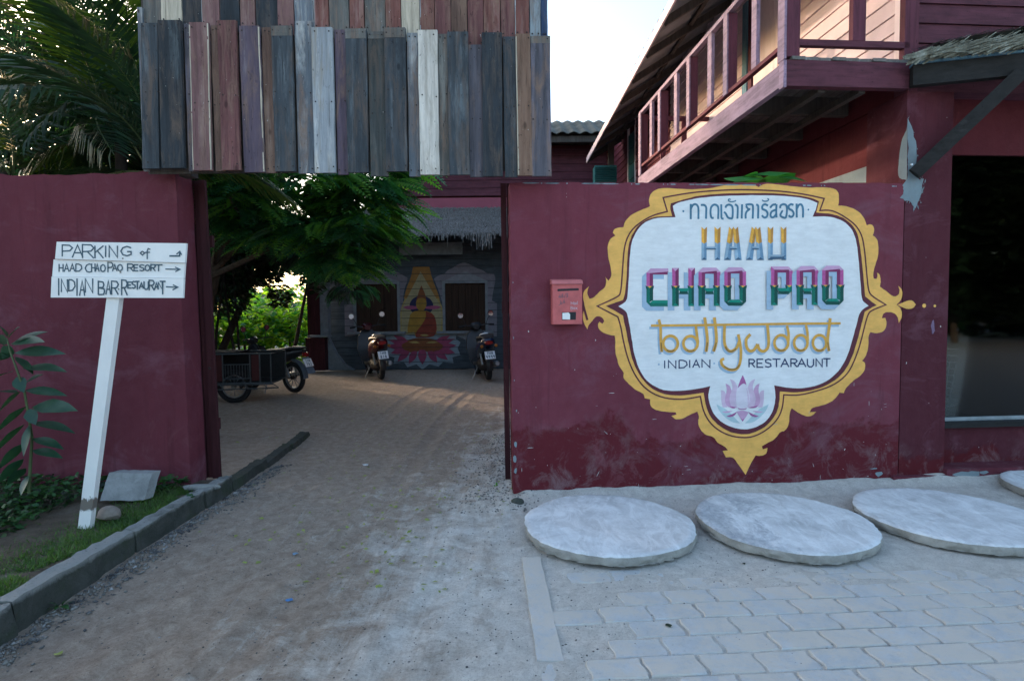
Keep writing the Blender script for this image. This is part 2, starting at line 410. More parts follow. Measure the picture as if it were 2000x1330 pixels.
# dirt of the drive: brown sand, grey dust blown over the right and the street side
t = NT('sandy_dirt'); v = t.coords(); geo = t.node('ShaderNodeSeparateXYZ'); t.l.new(t.tc.outputs['Object'], geo.inputs[0])
big = t.noise(v, .55, 6, .62, .4); mid = t.noise(v, 3.2, 8, .72, .6); fine = t.noise(v, 75, 9, .85)
rot = t.node('ShaderNodeMapping'); rot.inputs['Rotation'].default_value = (0, 0, R(20)); rot.inputs['Scale'].default_value = (1, .12, 1); t.l.new(t.tc.outputs['Object'], rot.inputs[0])
stre = t.noise(rot.outputs[0], 7, 8, .75, .8)
bias = t.math('ADD', t.math('ADD', t.math('MULTIPLY', geo.outputs['X'], .45), .30), t.math('MULTIPLY', geo.outputs['Y'], -.07))
dust = t.math('ADD', t.math('ADD', t.math('ADD', bias, t.math('MULTIPLY', big, .9)), t.math('MULTIPLY', t.math('SUBTRACT', mid, .5), 1.5)), t.math('MULTIPLY', t.math('SUBTRACT', stre, .5), .9))
dm = t.ramp(dust, [(.02, L(0,0,0)), (.50, L(1,1,1))])
m2 = t.noise(v, 11, 8, .8, .5)
brown = t.mix(t.ramp(m2, [(.32, L(0,0,0)), (.68, L(1,1,1))]), L(.26,.20,.155), L(.52,.43,.35))
grey = t.mix(t.ramp(m2, [(.30, L(0,0,0)), (.68, L(1,1,1))]), L(.56,.53,.48), L(.88,.85,.79))
cc = t.mix(dm, brown, grey)
cc = t.mix(t.ramp(stre, [(.58, L(0,0,0)), (.72, L(.4,.4,.4))]), cc, L(.62,.58,.52))
cc = t.mix(t.ramp(fine, [(.50, L(0,0,0)), (.68, L(.75,.75,.75))]), cc, t.mix(dm, L(.15,.11,.08), L(.34,.31,.27)))
cc = t.mix(t.ramp(t.noise(v, 130, 3, .7), [(.66, L(0,0,0)), (.72, L(.7,.7,.7))]), cc, L(.66,.64,.60))
cc = t.mix(t.ramp(t.noise(v, 95, 2, .6), [(.70, L(0,0,0)), (.74, L(.8,.8,.8))]), cc, L(.08,.07,.06))
t.col(cc)
t.bump(t.math('ADD', t.math('MULTIPLY', mid, .7), t.math('ADD', t.math('MULTIPLY', fine, 1.3), t.math('MULTIPLY', m2, .6))), .9, .02)
M['dirt'] = t.fin(.95, .15)
t = NT('bed_soil'); v = t.coords(); a = t.noise(v, 3, 8, .7); b = t.noise(v, 40, 7, .8)
cc = t.ramp(a, [(.3, L(.07,.055,.042)), (.5, L(.13,.105,.08)), (.7, L(.19,.165,.135))]); cc = t.mix(t.ramp(b, [(.5, L(0,0,0)), (.7, L(.7,.7,.7))]), cc, L(.03,.028,.022))
t.col(cc); t.bump(t.math('ADD', a, b), .9, .02); M['soil'] = t.fin(.95, .1)

def leafmat(name, c1, c2, trans=.35, rough=.45, spec=.4, sc=9, yellow=None):
    t = NT(name); v = t.coords(); f = t.noise(v, sc, 3, .6)
    cc = t.ramp(f, [(.3, c1), (.7, c2)])
    if yellow: cc = t.mix(t.ramp(t.noise(v, 2.2, 3, .6), [(.55, L(0,0,0)), (.7, L(1,1,1))]), cc, yellow)
    t.col(cc); t.fin(rough, spec)
    tr = t.node('ShaderNodeBsdfTranslucent'); mx = t.node('ShaderNodeMixShader'); mx.inputs[0].default_value = trans
    g = t.mix(1.0, cc, L(1.6, 1.9, .7), 'MULTIPLY'); t.l.new(g, tr.inputs[0])
    out = t.n['Material Output']; t.l.new(t.b.outputs[0], mx.inputs[1]); t.l.new(tr.outputs[0], mx.inputs[2]); t.l.new(mx.outputs[0], out.inputs[0])
    return t.m
M['feather'] = leafmat('feathery_leaf', L(.018,.10,.05), L(.05,.19,.075), .3)
M['tip'] = leafmat('young_feathery_leaf', L(.05,.20,.05), L(.17,.34,.05), .4)
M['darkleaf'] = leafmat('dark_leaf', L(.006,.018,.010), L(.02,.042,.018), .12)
M['palm'] = leafmat('palm_leaflet', L(.007,.026,.016), L(.02,.055,.024), .18, rough=.55)
M['palm2'] = leafmat('yellow_green_palm_leaflet', L(.03,.06,.012), L(.07,.10,.02), .3, rough=.35)
M['bright'] = leafmat('sunlit_leaf', L(.09,.22,.02), L(.26,.38,.05), .6, yellow=L(.42,.42,.04))
M['broad'] = leafmat('broad_leaf', L(.014,.055,.034), L(.03,.085,.045), .2, rough=.35, spec=.5, sc=14)
M['lily'] = leafmat('big_green_leaf', L(.03,.16,.04), L(.05,.24,.06), .3, rough=.4)
M['cover'] = leafmat('ground_cover_leaf', L(.018,.06,.022), L(.04,.12,.03), .25)
M['grass'] = leafmat('short_grass', L(.035,.085,.02), L(.085,.16,.03), .35, sc=5)
M['litter'] = leafmat('fallen_leaf', L(.22,.28,.06), L(.35,.36,.12), .2)
M['bark'] = simple('brown_bark', L(.085,.06,.045), rough=.95, var=.4, sc=12, bump=.7, bs=25)
M['darkbark'] = simple('dark_bark', L(.035,.028,.024), rough=.95, var=.4, sc=12, bump=.7, bs=25)
M['rachis'] = simple('palm_stalk', L(.07,.10,.04), rough=.5, var=.2)
t = NT('thatch_straw'); v = t.coords((1, 1, .25)); f = t.noise(v, 30, 6, .8)
t.col(t.ramp(f, [(.3, L(.06,.055,.05)), (.5, L(.16,.15,.14)), (.7, L(.36,.36,.36))])); M['thatch'] = t.fin(.85, .2)
t = NT('palm_thatch'); v = t.coords((1, 1, 1)); f = t.noise(v, 9, 6, .8)
t.col(t.ramp(f, [(.3, L(.05,.05,.04)), (.5, L(.15,.155,.12)), (.7, L(.38,.42,.38))])); M['thatch2'] = t.fin(.6, .35)
# ------------------------------------------------------------------ noise for geometry
def vnoise(x, y, sc, seed, octs=3):
    x = np.asarray(x, float)*sc; y = np.asarray(y, float)*sc; out = 0; amp = 1; tot = 0
    for k in range(octs):
        rng = np.random.RandomState(seed+k*17); tab = rng.rand(256, 256)
        xi = np.floor(x).astype(int); yi = np.floor(y).astype(int); fx = x-xi; fy = y-yi
        fx = fx*fx*(3-2*fx); fy = fy*fy*(3-2*fy)
        a = tab[xi % 256, yi % 256]; b = tab[(xi+1) % 256, yi % 256]; c = tab[xi % 256, (yi+1) % 256]; d = tab[(xi+1) % 256, (yi+1) % 256]
        out = out+amp*((a*(1-fx)+b*fx)*(1-fy)+(c*(1-fx)+d*fx)*fy); tot += amp; amp *= .5; x = x*2.03; y = y*2.03
    return out/tot-.5
def sstep(a, b, x):
    t = np.clip((x-a)/(b-a), 0, 1); return t*t*(3-2*t)
def dirt_z(x, y):
    x = np.asarray(x, float); y = np.asarray(y, float)
    z = .05*vnoise(x, y, .5, 1)+.026*vnoise(x, y, 2.1, 2, 4)+.014*vnoise(x, y, 13, 3, 3)
    pav = sstep(.25, .8, x)*(1-sstep(2.75, 3.25, y))          # paved strip: dirt thins out
    z = z*(1-.93*pav)+pav*(-.0012+.011*vnoise(x, y, 1.1, 9, 2)+.007*vnoise(x, y, 9, 10, 3))
    wd = (y-(FO[1]+.0787*x))                                     # distance to the right wall
    z = z+.045*np.exp(-(wd/.13)**2)*sstep(.0, .12, x)*(1+1.2*vnoise(x, y, 2.2, 12, 4))             # dirt heaped at the wall foot
    z = z+.03*np.exp(-((x+.05)**2+(y-4.35)**2)/.06)
    for (x0, c1, c2, dp) in ((-1.15, .10, .0, .012), (-1.95, .06, .0, .010), (-.55, .17, .02, .008), (-1.5, .13, -.01, .008), (-.2, .20, 0, .008)):
        xc = x0+.16*np.sin(y*.45)+c1*(y-5)*.9
        dd = x-xc
        z = z-dp*np.exp(-(dd/.07)**2)*(1-pav)+dp*.6*np.exp(-((np.abs(dd)-.13)/.04)**2)*(1-pav)
    return z
def grid_sheet(name, xs, ys, zf, mat, origin=(0,0,0)):
    X, Y = np.meshgrid(xs, ys); Z = zf(X, Y)
    v = np.stack([X, Y, Z], -1).reshape(-1, 3); nx = len(xs); ny = len(ys)
    i = np.arange((ny-1)*(nx-1)); r = i//(nx-1); c = i % (nx-1); a = r*nx+c
    return fast_mesh(name, v, np.stack([a, a+1, a+nx+1, a+nx], -1), mat, origin=origin, smooth=True)
b = MB(); b.quad((-400,-300,-.12), (400,-300,-.12), (400,500,-.12), (-400,500,-.12)); g = b.build('ground', M['dirt'], origin=(0,0,0)); tag(g, kind='structure')
ys = np.concatenate([np.linspace(-3, 1.2, 30)[:-1], np.geomspace(1.2, 17, 430)])
xs = np.concatenate([np.linspace(-9, -3, 50)[:-1], np.linspace(-3, 3.4, 330), np.linspace(3.4, 7.5, 110)[1:]])
def drive_z(X, Y):
    z = dirt_z(X, Y)
    edge = np.minimum(np.minimum(X+9, 7.5-X), np.minimum(Y+3, 17-Y)); return z-.16*np.exp(-edge/.25)
d = grid_sheet('driveway', xs, ys, drive_z, M['dirt']); tag(d, kind='structure')

# pavers half buried in the blown sand, right foreground
pv = thing('paved_strip', None, None, (0, 0, 0)); tag(pv, kind='structure')
def paver_mesh():
    L0, W0, T = .236, .130, .05; amp = .0065; pts = []
    n = 6
    for i in range(n+1): pts.append((-L0/2+L0*i/n, -W0/2+amp*.35*math.sin(2*math.pi*i/n)))
    for i in range(1, n): pts.append((L0/2+amp*math.sin(2*math.pi*i/n), -W0/2+W0*i/n))
    for i in range(n+1): pts.append((L0/2-L0*i/n, W0/2+amp*.35*math.sin(2*math.pi*(n-i)/n)))
    for i in range(1, n): pts.append((-L0/2+amp*math.sin(2*math.pi*(n-i)/n), W0/2-W0*i/n))
    m = len(pts); b = MB(); g = .965
    vs = [(x, y, -T) for x, y in pts]+[(x, y, -.006) for x, y in pts]+[(x*g, y*(g-.02), 0) for x, y in pts]
    fs = [(i, (i+1)%m, m+(i+1)%m, m+i) for i in range(m)]+[(m+i, m+(i+1)%m, 2*m+(i+1)%m, 2*m+i) for i in range(m)]+[tuple(range(2*m, 3*m))]
    b.add(vs, fs); return b
p0 = paver_mesh().build('paver', M['paver'], pv); rnd = random.Random(4); cnt = 0
PL, PWd = .249, .1415
for r in range(-3, 15):
    for c in range(0, 17):
        u = .30+c*PL+(r % 2)*PL/2+rnd.uniform(-.003, .003); y0 = 1.75+r*PWd*.75+.02*math.sin(u*1.3)
        y0 = 1.55+r*PWd+.012*math.sin(u*2)
        x = u; y = y0+.0787*u*.9
        if y > 3.3 or x > 4.6 or x < .42+.16*math.sin(r*2.1): continue
        o = p0 if cnt == 0 else p0.copy()
        if cnt: col.objects.link(o); o.parent = pv
        o.location = (x, y, .0075+rnd.uniform(-.006, .0025)-.018*max(0, (y-2.95))/.3)
        o.rotation_euler = (rnd.uniform(-.012, .012), rnd.uniform(-.012, .012), R(4)+rnd.uniform(-.012, .012)); cnt += 1
# narrow concrete edging strip beside the pavers
def rough_hexa(corners, n=(10, 2, 2), amp=.006, seed=0):
    """subdivided, slightly uneven block from 8 corners (bottom ccw, top ccw)"""
    c = [np.array(k, float) for k in corners]; nx, ny, nz = n; rng = np.random.RandomState(seed)
    idx = {}; vs = []; fs = []
    def vid(i, j, k):
        if (i, j, k) not in idx:
            a, b_, d_ = i/nx, j/ny, k/nz
            bot = (c[0]*(1-a)+c[1]*a)*(1-b_)+(c[3]*(1-a)+c[2]*a)*b_; top = (c[4]*(1-a)+c[5]*a)*(1-b_)+(c[7]*(1-a)+c[6]*a)*b_
            idx[(i, j, k)] = len(vs); vs.append(bot*(1-d_)+top*d_+rng.uniform(-amp, amp, 3))
        return idx[(i, j, k)]
    for i in range(nx):
        for j in range(ny):
            for k in (0, nz): fs.append((vid(i,j,k), vid(i+1,j,k), vid(i+1,j+1,k), vid(i,j+1,k)))
        for k in range(nz):
            for j in (0, ny): fs.append((vid(i,j,k), vid(i+1,j,k), vid(i+1,j,k+1), vid(i,j,k+1)))
    for j in range(ny):
        for k in range(nz):
            for i in (0, nx): fs.append((vid(i,j,k), vid(i,j+1,k), vid(i,j+1,k+1), vid(i,j,k+1)))
    b = MB(); b.add(vs, fs); return b
for (ya, yb) in ((1.2, 2.35), (2.36, 3.4)):
    xa0, xb0 = .085+.13*(3.4-ya)/2*0+.06, 0
    def lx(y): return ground(1022, 1110)[0]+(ground(1055, 1330)[0]-ground(1022, 1110)[0])*(y-ground(1022,1110)[1])/(ground(1055,1330)[1]-ground(1022,1110)[1])
    x0, x1 = lx(ya), lx(yb)
    rough_hexa([(x0,ya,-.08),(x0+.115,ya,-.08),(x1+.115,yb,-.08),(x1,yb,-.08),(x0,ya,.007),(x0+.115,ya,.005),(x1+.115,yb,.0),(x1,yb,.002)], (3, 14, 2), .003, 5).build('edging_strip', M['paver'], pv, smooth=True)

# kerb, planting bed, yard slab
kb = thing('kerb', None, None, (0,0,0)); tag(kb, kind='structure')
kx = lambda y: -2.385 if y < 5.1 else -2.385-.17*(y-5.1)/1.9
kj = [.1, .95, 1.78, 2.62, 3.50, 4.31, 4.74, 5.5, 6.3, 7.0]; rnd = random.Random(8)
for i in range(len(kj)-1):
    ya, yb = kj[i]+.008, kj[i+1]-.008; sh = rnd.uniform(-.012, .012); top = .15+rnd.uniform(-.012, .010)-(.10 if ya > 5.2 else .065 if ya > 4.4 else 0)
    xa, xb = kx(ya)+sh, kx(yb)+sh+rnd.uniform(-.006, .006)
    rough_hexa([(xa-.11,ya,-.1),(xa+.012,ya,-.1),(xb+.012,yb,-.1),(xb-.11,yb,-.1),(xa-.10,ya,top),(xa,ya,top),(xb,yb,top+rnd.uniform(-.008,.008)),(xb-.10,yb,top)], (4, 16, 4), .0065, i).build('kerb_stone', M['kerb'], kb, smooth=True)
def bed_z(X, Y): return .115+.03*vnoise(X, Y, 1.5, 31)+.02*vnoise(X, Y, 8, 32)-.10*sstep(-2.53, -2.47, X)
o = grid_sheet('planting_bed', np.linspace(-8, -2.46, 140), np.linspace(.1, 4.75, 130), bed_z, M['soil']); tag(o, kind='structure')
o = rough_hexa([(-7,4.76,-.1),(-2.5,4.76,-.1),(-2.67,7.0,-.1),(-7,7.3,-.1),(-7,4.76,.062),(-2.49,4.76,.062),(-2.66,7.0,.022),(-7,7.3,.022)], (30, 16, 1), .004, 77).build('yard_ground', M['dirt'], smooth=True, origin=(0,0,0)); tag(o, kind='structure')

# gravel washed along the kerb and in the drive (countless)
def pebbles(name, pts, sizes, mat, seed=1):
    rng = np.random.RandomState(seed); base = np.array([(1,0,0),(-1,0,0),(0,1,0),(0,-1,0),(0,0,1),(0,0,-1)], float)
    f8 = np.array([(0,2,4),(2,1,4),(1,3,4),(3,0,4),(2,0,5),(1,2,5),(3,1,5),(0,3,5)])
    n = len(pts); a = rng.rand(n)*6.28; s = np.asarray(sizes)[:, None]*(.6+.8*rng.rand(n, 3)); s[:, 2] *= .6
    V = base[None]*s[:, None, :]*(1+.35*(rng.rand(n, 6, 1)-.5)); x = V[..., 0]*np.cos(a)[:, None]-V[..., 1]*np.sin(a)[:, None]; y = V[..., 0]*np.sin(a)[:, None]+V[..., 1]*np.cos(a)[:, None]
    V = np.stack([x, y, V[..., 2]], -1)+np.asarray(pts)[:, None, :]
    return fast_mesh(name, V.reshape(-1, 3), (f8[None]+6*np.arange(n)[:, None, None]).reshape(-1, 3), mat)
rng = np.random.RandomState(3)
n = 3000; y = rng.uniform(.6, 5.6, n); x = -2.37+np.abs(rng.normal(0, .085, n))*(1+1.6*vnoise(y, y*0, 2, 5)); z = dirt_z(x, y)+.004
tag(pebbles('kerb_gravel', np.stack([x, y, z], -1), rng.uniform(.003, .014, n)*rng.choice([.5, .8, 1.15], n), M['gravel']), 'grey gravel washed along the foot of the kerb', kind='stuff')
n = 4200; x = rng.uniform(-2.4, 1.9, n); y = np.exp(rng.uniform(np.log(1.7), np.log(9), n)); k = rng.rand(n) < .30
x[k] = rng.normal(-.12, .18, k.sum()); y[k] = rng.uniform(4.2, 7.0, k.sum()); z = dirt_z(x, y)+.001
tag(pebbles('loose_pebbles', np.stack([x, y, z], -1), rng.uniform(.002, .0065, n)*np.where(k, 1.9, 1), M['gravel'], 2), 'small pebbles scattered over the sandy drive', kind='stuff')

# round concrete covers lying along the wall
dinfo = [((1187, 1017), .572, 'disc', 'pale round concrete slab left of the others, below the mailbox side of the wall'),
         ((1529, 1012), .568, 'disc_stained', 'round concrete slab with a dark grey stain, below the painted lotus'),
         ((1852, 1001), .578, 'disc', 'round concrete slab in front of the column, third from the driveway'),
         ((2138, 953), .56, 'disc', 'round concrete slab cut off by the right edge of the picture')]
for i, (c, r, mt, lab) in enumerate(dinfo):
    p = ground(c[0], c[1], .075); rs = np.random.RandomState(i+40); nseg = 110; b = MB(); prof = [(-.0, -.062), (.0, -.058), (.004, -.03), (.002, -.008), (-.010, 0)]
    vs = []; fs = []
    ph1, ph2 = rs.rand(2)*6
    for k, (dr, dz) in enumerate(prof):
        for s_ in range(nseg):
            a = 2*math.pi*s_/nseg; rr = r+dr+.006*math.sin(3*a+ph1)+.004*math.sin(7*a+ph2)+rs.normal(0, .0028)
            if k <= 1 and rs.rand() < .35: rr -= rs.uniform(.005, .022)
            if k == 4 and rs.rand() < .06: rr -= .009
            vs.append((p[0]+rr*math.cos(a), p[1]+rr*math.sin(a), p[2]+dz+(0 if k < 4 else rs.normal(0, .0012))))
    for k in range(4):
        for s_ in range(nseg): fs.append((k*nseg+s_, k*nseg+(s_+1)%nseg, (k+1)*nseg+(s_+1)%nseg, (k+1)*nseg+s_))
    nring = [.93, .75, .5, .25]
    base = 4*nseg
    for q, fr in enumerate(nring):
        st = len(vs)
        for s_ in range(nseg):
            a = 2*math.pi*s_/nseg; rr = (r-.01)*fr; vs.append((p[0]+rr*math.cos(a), p[1]+rr*math.sin(a), p[2]+rs.normal(0, .0012)))
        for s_ in range(nseg): fs.append((base+s_, base+(s_+1)%nseg, st+(s_+1)%nseg, st+s_))
        base = st
    fs.append(tuple(base+s_ for s_ in range(nseg)))
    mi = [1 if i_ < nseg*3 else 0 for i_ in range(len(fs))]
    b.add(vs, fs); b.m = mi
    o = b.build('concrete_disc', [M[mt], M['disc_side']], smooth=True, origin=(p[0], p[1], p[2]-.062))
    rot = [(-.004, .006), (.006, .008), (-.005, -.004), (-.004, .01)][i]; o.rotation_euler = (rot[0], rot[1], 0)
    tag(o, lab, 'concrete slab', 'round concrete slabs lying along the wall')
# ------------------------------------------------------------------ left boundary wall
rnd = random.Random(2)
def jit(a, b, n, amp, axis, seed):
    r = random.Random(seed); out = []
    for i in range(n):
        t = i/n; p = [a[0]*(1-t)+b[0]*t, a[1]*(1-t)+b[1]*t]; p[axis] += r.uniform(-amp, amp); out.append(tuple(p))
    return out
LW = 4.6; lt = float(atY(340, 335, LW)[2])
pts = [(-6.5, -.05), (-2.665, -.05)]+jit((-2.67, .05), (-2.70, lt-.02), 24, .003, 0, 1)+jit((-2.71, lt-.012), (-6.5, lt-.03), 90, .007, 1, 2)
for i in range(len(pts)):   # lumps of mortar on the top
    if pts[i][1] > lt-.1: pts[i] = (pts[i][0], pts[i][1]+.02*max(0, math.sin(pts[i][0]*4.2+1))**2)
b = MB(); b.prism(pts, lambda x, z, k: (x, LW+.24*k, z))
o = b.build('boundary_wall', M['wall_l'], origin=(-4.5, LW, 0)); tag(o, 'maroon plastered wall left of the gateway, behind the white signpost', 'wall')
# ------------------------------------------------------------------ right boundary wall and its painting
zt = 2.565
pts = [(.0, -.02), (3.372, -.08)]+jit((3.372, .0), (3.372, zt+.01), 2, 0, 0, 3)+jit((3.372, zt+.012), (-.01, zt-.012), 90, .0045, 1, 4)+jit((-.008, zt-.015), (.0, .12), 60, .003, 0, 5)
b = MB(); b.prism(pts, lambda u, z, k: F(u, .2*k, z))
RW = b.build('boundary_wall', M['wall_r'], origin=tuple(F(0,0,0))); tag(RW, 'maroon plastered wall with the painted restaurant sign right of the gateway', 'wall')
# chips of bare cement on its left corner and along its top edge
b = MB(); r = random.Random(6)
for k in range(34):
    u = r.uniform(.05, 3.3); w_ = r.choice([.006,.01,.02,.03,.09]); q = [(u+w_*math.cos(a)*r.uniform(.6,1), zt-.012-.004+.006*math.sin(a)) for a in [i*1.05 for i in range(6)]]
    b.poly([F(a, -.0016, z) for a, z in q])
for (u, z, s) in ((.012,1.3,.012),(.015,.95,.009),(.03,.7,.014),(.02,.42,.03),(.012,.3,.035),(.018,.2,.03),(.012,1.75,.008)):
    q = [(u+s*.5*math.cos(a)*r.uniform(.6,1.1), z+s*math.sin(a)*r.uniform(.6,1.1)) for a in [i*.9 for i in range(7)]]
    b.poly([F(a, -.0016, z_) for a, z_ in q])
b.build('bare_cement_chip', M['patch'], RW)['kind'] = 'stuff'

b = MB(); r = random.Random(16)   # small flecks and scratches where the paint has flown off
for k in range(75):
    u = r.uniform(.05, 3.32); z = .02+1.0*r.random()**1.7; s_ = r.uniform(.0015, .005); a = r.choice([0, 0, 1.57, r.uniform(0, 3)]); l = s_*r.choice([1, 1, 2, 6])
    q = [(u+l*math.cos(a)*c_-s_*.6*math.sin(a)*d_*r.uniform(.5,1.2), z+l*math.sin(a)*c_+s_*.6*math.cos(a)*d_*r.uniform(.5,1.2)) for c_, d_ in ((1,0),(.4,1),(-.5,.8),(-1,0),(-.4,-1),(.5,-.7))]
    b.poly([F(a_, -.0016, z_) for a_, z_ in q])
b.build('paint_fleck', simple('bare_plaster_fleck', L(.42,.40,.40)), RW)['kind'] = 'stuff'
def P1(p): return onW(1120+p[0]/2.2167, 340+p[1]/2.2167)
def P2(p): return onW(1240+p[0]/4.157, 360+p[1]/4.157)
def P3(p): return onW(1260+p[0]/5.0, 600+p[1]/5.0)
def PT(p): return onW(1320+p[0]/7.143, 380+p[1]/7.143)
def PL_(p): return onW(1380+p[0]/8.314, 700+p[1]/8.314)
def smooth_poly(pts, it=2, sharp=55):
    n = len(pts); keep = [False]*n
    for i in range(n):
        a = Vector(pts[i])-Vector(pts[i-1]); c = Vector(pts[(i+1)%n])-Vector(pts[i])
        if a.length > 0 and c.length > 0 and a.angle(c) > R(sharp): keep[i] = True
    for _ in range(it):
        out = []; kk = []
        for i in range(len(pts)):
            p = Vector(pts[i]); q0 = Vector(pts[i-1]); q1 = Vector(pts[(i+1)%len(pts)])
            if keep[i]: out.append(tuple(p)); kk.append(True)
            else: out += [tuple(p*.75+q0*.25), tuple(p*.75+q1*.25)]; kk += [False, False]
        pts, keep = out, kk
    return pts
def spline(pts, n=6):
    if len(pts) < 3: return list(pts)
    P = [pts[0]]+list(pts)+[pts[-1]]; out = []
    for i in range(1, len(P)-2):
        p0, p1, p2, p3 = [Vector(P[k]) for k in (i-1, i, i+1, i+2)]
        for s_ in range(n):
            t = s_/n; out.append(tuple(.5*((2*p1)+(-p0+p2)*t+(2*p0-5*p1+4*p2-p3)*t*t+(-p0+3*p1-3*p2+p3)*t**3)))
    out.append(tuple(pts[-1])); return out
def ribbon2(pts, wd, closed=False):
    """outline quads of a stroke with mitred joints; wd may be list"""
    n = len(pts); ws = wd if isinstance(wd, (list, tuple)) else [wd]*n; L_, R_ = [], []
    for i in range(n):
        a = Vector(pts[i-1]) if (i > 0 or closed) else None; p = Vector(pts[i]); c = Vector(pts[(i+1) % n]) if (i < n-1 or closed) else None
        d1 = (p-a).normalized() if a is not None and (p-a).length > 1e-9 else None; d2 = (c-p).normalized() if c is not None and (c-p).length > 1e-9 else None
        if d1 is None: d1 = d2
        if d2 is None: d2 = d1
        t = (d1+d2); t = t.normalized() if t.length > .2 else d1
        nr = Vector((-t.y, t.x)); k = 1/max(.5, abs(nr.dot(Vector((-d1.y, d1.x)))))
        L_.append(p+nr*ws[i]/2*k); R_.append(p-nr*ws[i]/2*k)
    q = []
    for i in range(n if closed else n-1):
        j = (i+1) % n; q.append((L_[i], R_[i], R_[j], L_[j]))
    return q
class Paint:
    """flat paint on a plane: lift(u, z, offset) gives the 3d point; every stroke sits a hair above the last"""
    def __init__(s, lift, off): s.lift = lift; s.off = off; s.b = MB()
    def poly(s, pts, mi=0, sm=0, sharp=55):
        if sm: pts = smooth_poly(pts, sm, sharp)
        tris = tessellate_polygon([[Vector((p[0], p[1], 0)) for p in pts]])
        s.b.add([s.lift(p[0], p[1], s.off) for p in pts], [tuple(t) for t in tris], mi); s.off += .00012; return s
    def stroke(s, pts, wd, mi=0, closed=False, curve=0, taper=0):
        if curve: pts = spline(pts+([pts[0]] if closed else []), curve)
        if closed and curve: pts = pts[:-1]
        n = len(pts); ws = [wd]*n
        if taper: ws = [wd*(1-taper*abs(2*i/(n-1)-1)**2) for i in range(n)]
        for q in ribbon2(pts, ws, closed): s.b.quad(*[s.lift(p[0], p[1], s.off) for p in q], mi)
        s.off += .00012; return s
    def dot(s, c, r, mi=0, n=14): return s.poly([(c[0]+r*math.cos(6.2832*i/n), c[1]+r*math.sin(6.2832*i/n)) for i in range(n)], mi)
    def build(s, name, mats, parent): return s.b.build(name, mats, parent, recalc=False)
def wl_(u, z, o): return F(u, -o, z)
def paintmat(name, c, var=.07, overlay=.0, sc=7):
    t = NT(name); v = t.coords(); cc = t.ramp(t.noise(v, sc, 5, .65), [(.3, scl(c, 1-var)), (.7, scl(c, 1+var))])
    f = t.ramp(t.noise(v, 70, 3, .8), [(.76, L(0,0,0)), (.79, L(.6,.6,.6))]); cc = t.mix(f, cc, L(.1,.1,.11))
    if overlay: cc = t.mix(t.ramp(t.noise(t.coords((.4,1,1)), 16, 8, .8), [(.66, L(0,0,0)), (.78, L(overlay,overlay,overlay))]), cc, L(.24,.12,.1))  # brown patches of worn paint
    br = t.ramp(t.noise(t.coords((.25, 1, 1)), 26, 6, .75, .4), [(.35, L(.9,.9,.9)), (.65, L(1.04,1.04,1.04))]); cc = t.mix(1.0, cc, br, 'MULTIPLY')
    t.col(cc); t.bump(t.math('ADD', t.math('MULTIPLY', t.noise(v, 3.0, 5, .6), 1.5), t.math('MULTIPLY', t.noise(v, 60, 5, .7), .35)), .45, .012)
    return t.fin(.6, .3)
PM = {k: paintmat('paint_'+k, c, *a) for k, c, *a in (
    ('yellow', L(.86,.46,.11), .12, .35), ('white', L(.78,.79,.79), .04), ('maroon', L(.115,.022,.035), .2), ('thai_blue', L(.07,.20,.30), .2),
    ('orange', L(.85,.42,.06), .2, .3, 20), ('orange_dark', L(.52,.24,.05), .2), ('steel', L(.16,.29,.42), .25), ('steel_light', L(.30,.43,.54), .2), ('steel_dark', L(.055,.12,.2), .2),
    ('pink', L(.50,.10,.30), .2, .0, 20), ('pink_light', L(.62,.36,.54), .1), ('pink_dark', L(.22,.03,.11), .15), ('green', L(.0,.24,.17), .12), ('green_mid', L(.0,.15,.105), .12), ('green_dark', L(.0,.07,.055), .1),
    ('shadow', L(.36,.49,.62), .06), ('gold', L(.74,.38,.07), .15, .0, 20), ('gold_dark', L(.30,.17,.05), .2), ('navy', L(.02,.045,.12), .2), ('lotus', L(.66,.50,.62), .1), ('lotus_mid', L(.60,.36,.52), .12), ('lotus_dark', L(.40,.12,.30), .2), ('sage', L(.46,.60,.63), .1), ('blush', L(.72,.66,.72), .05))}
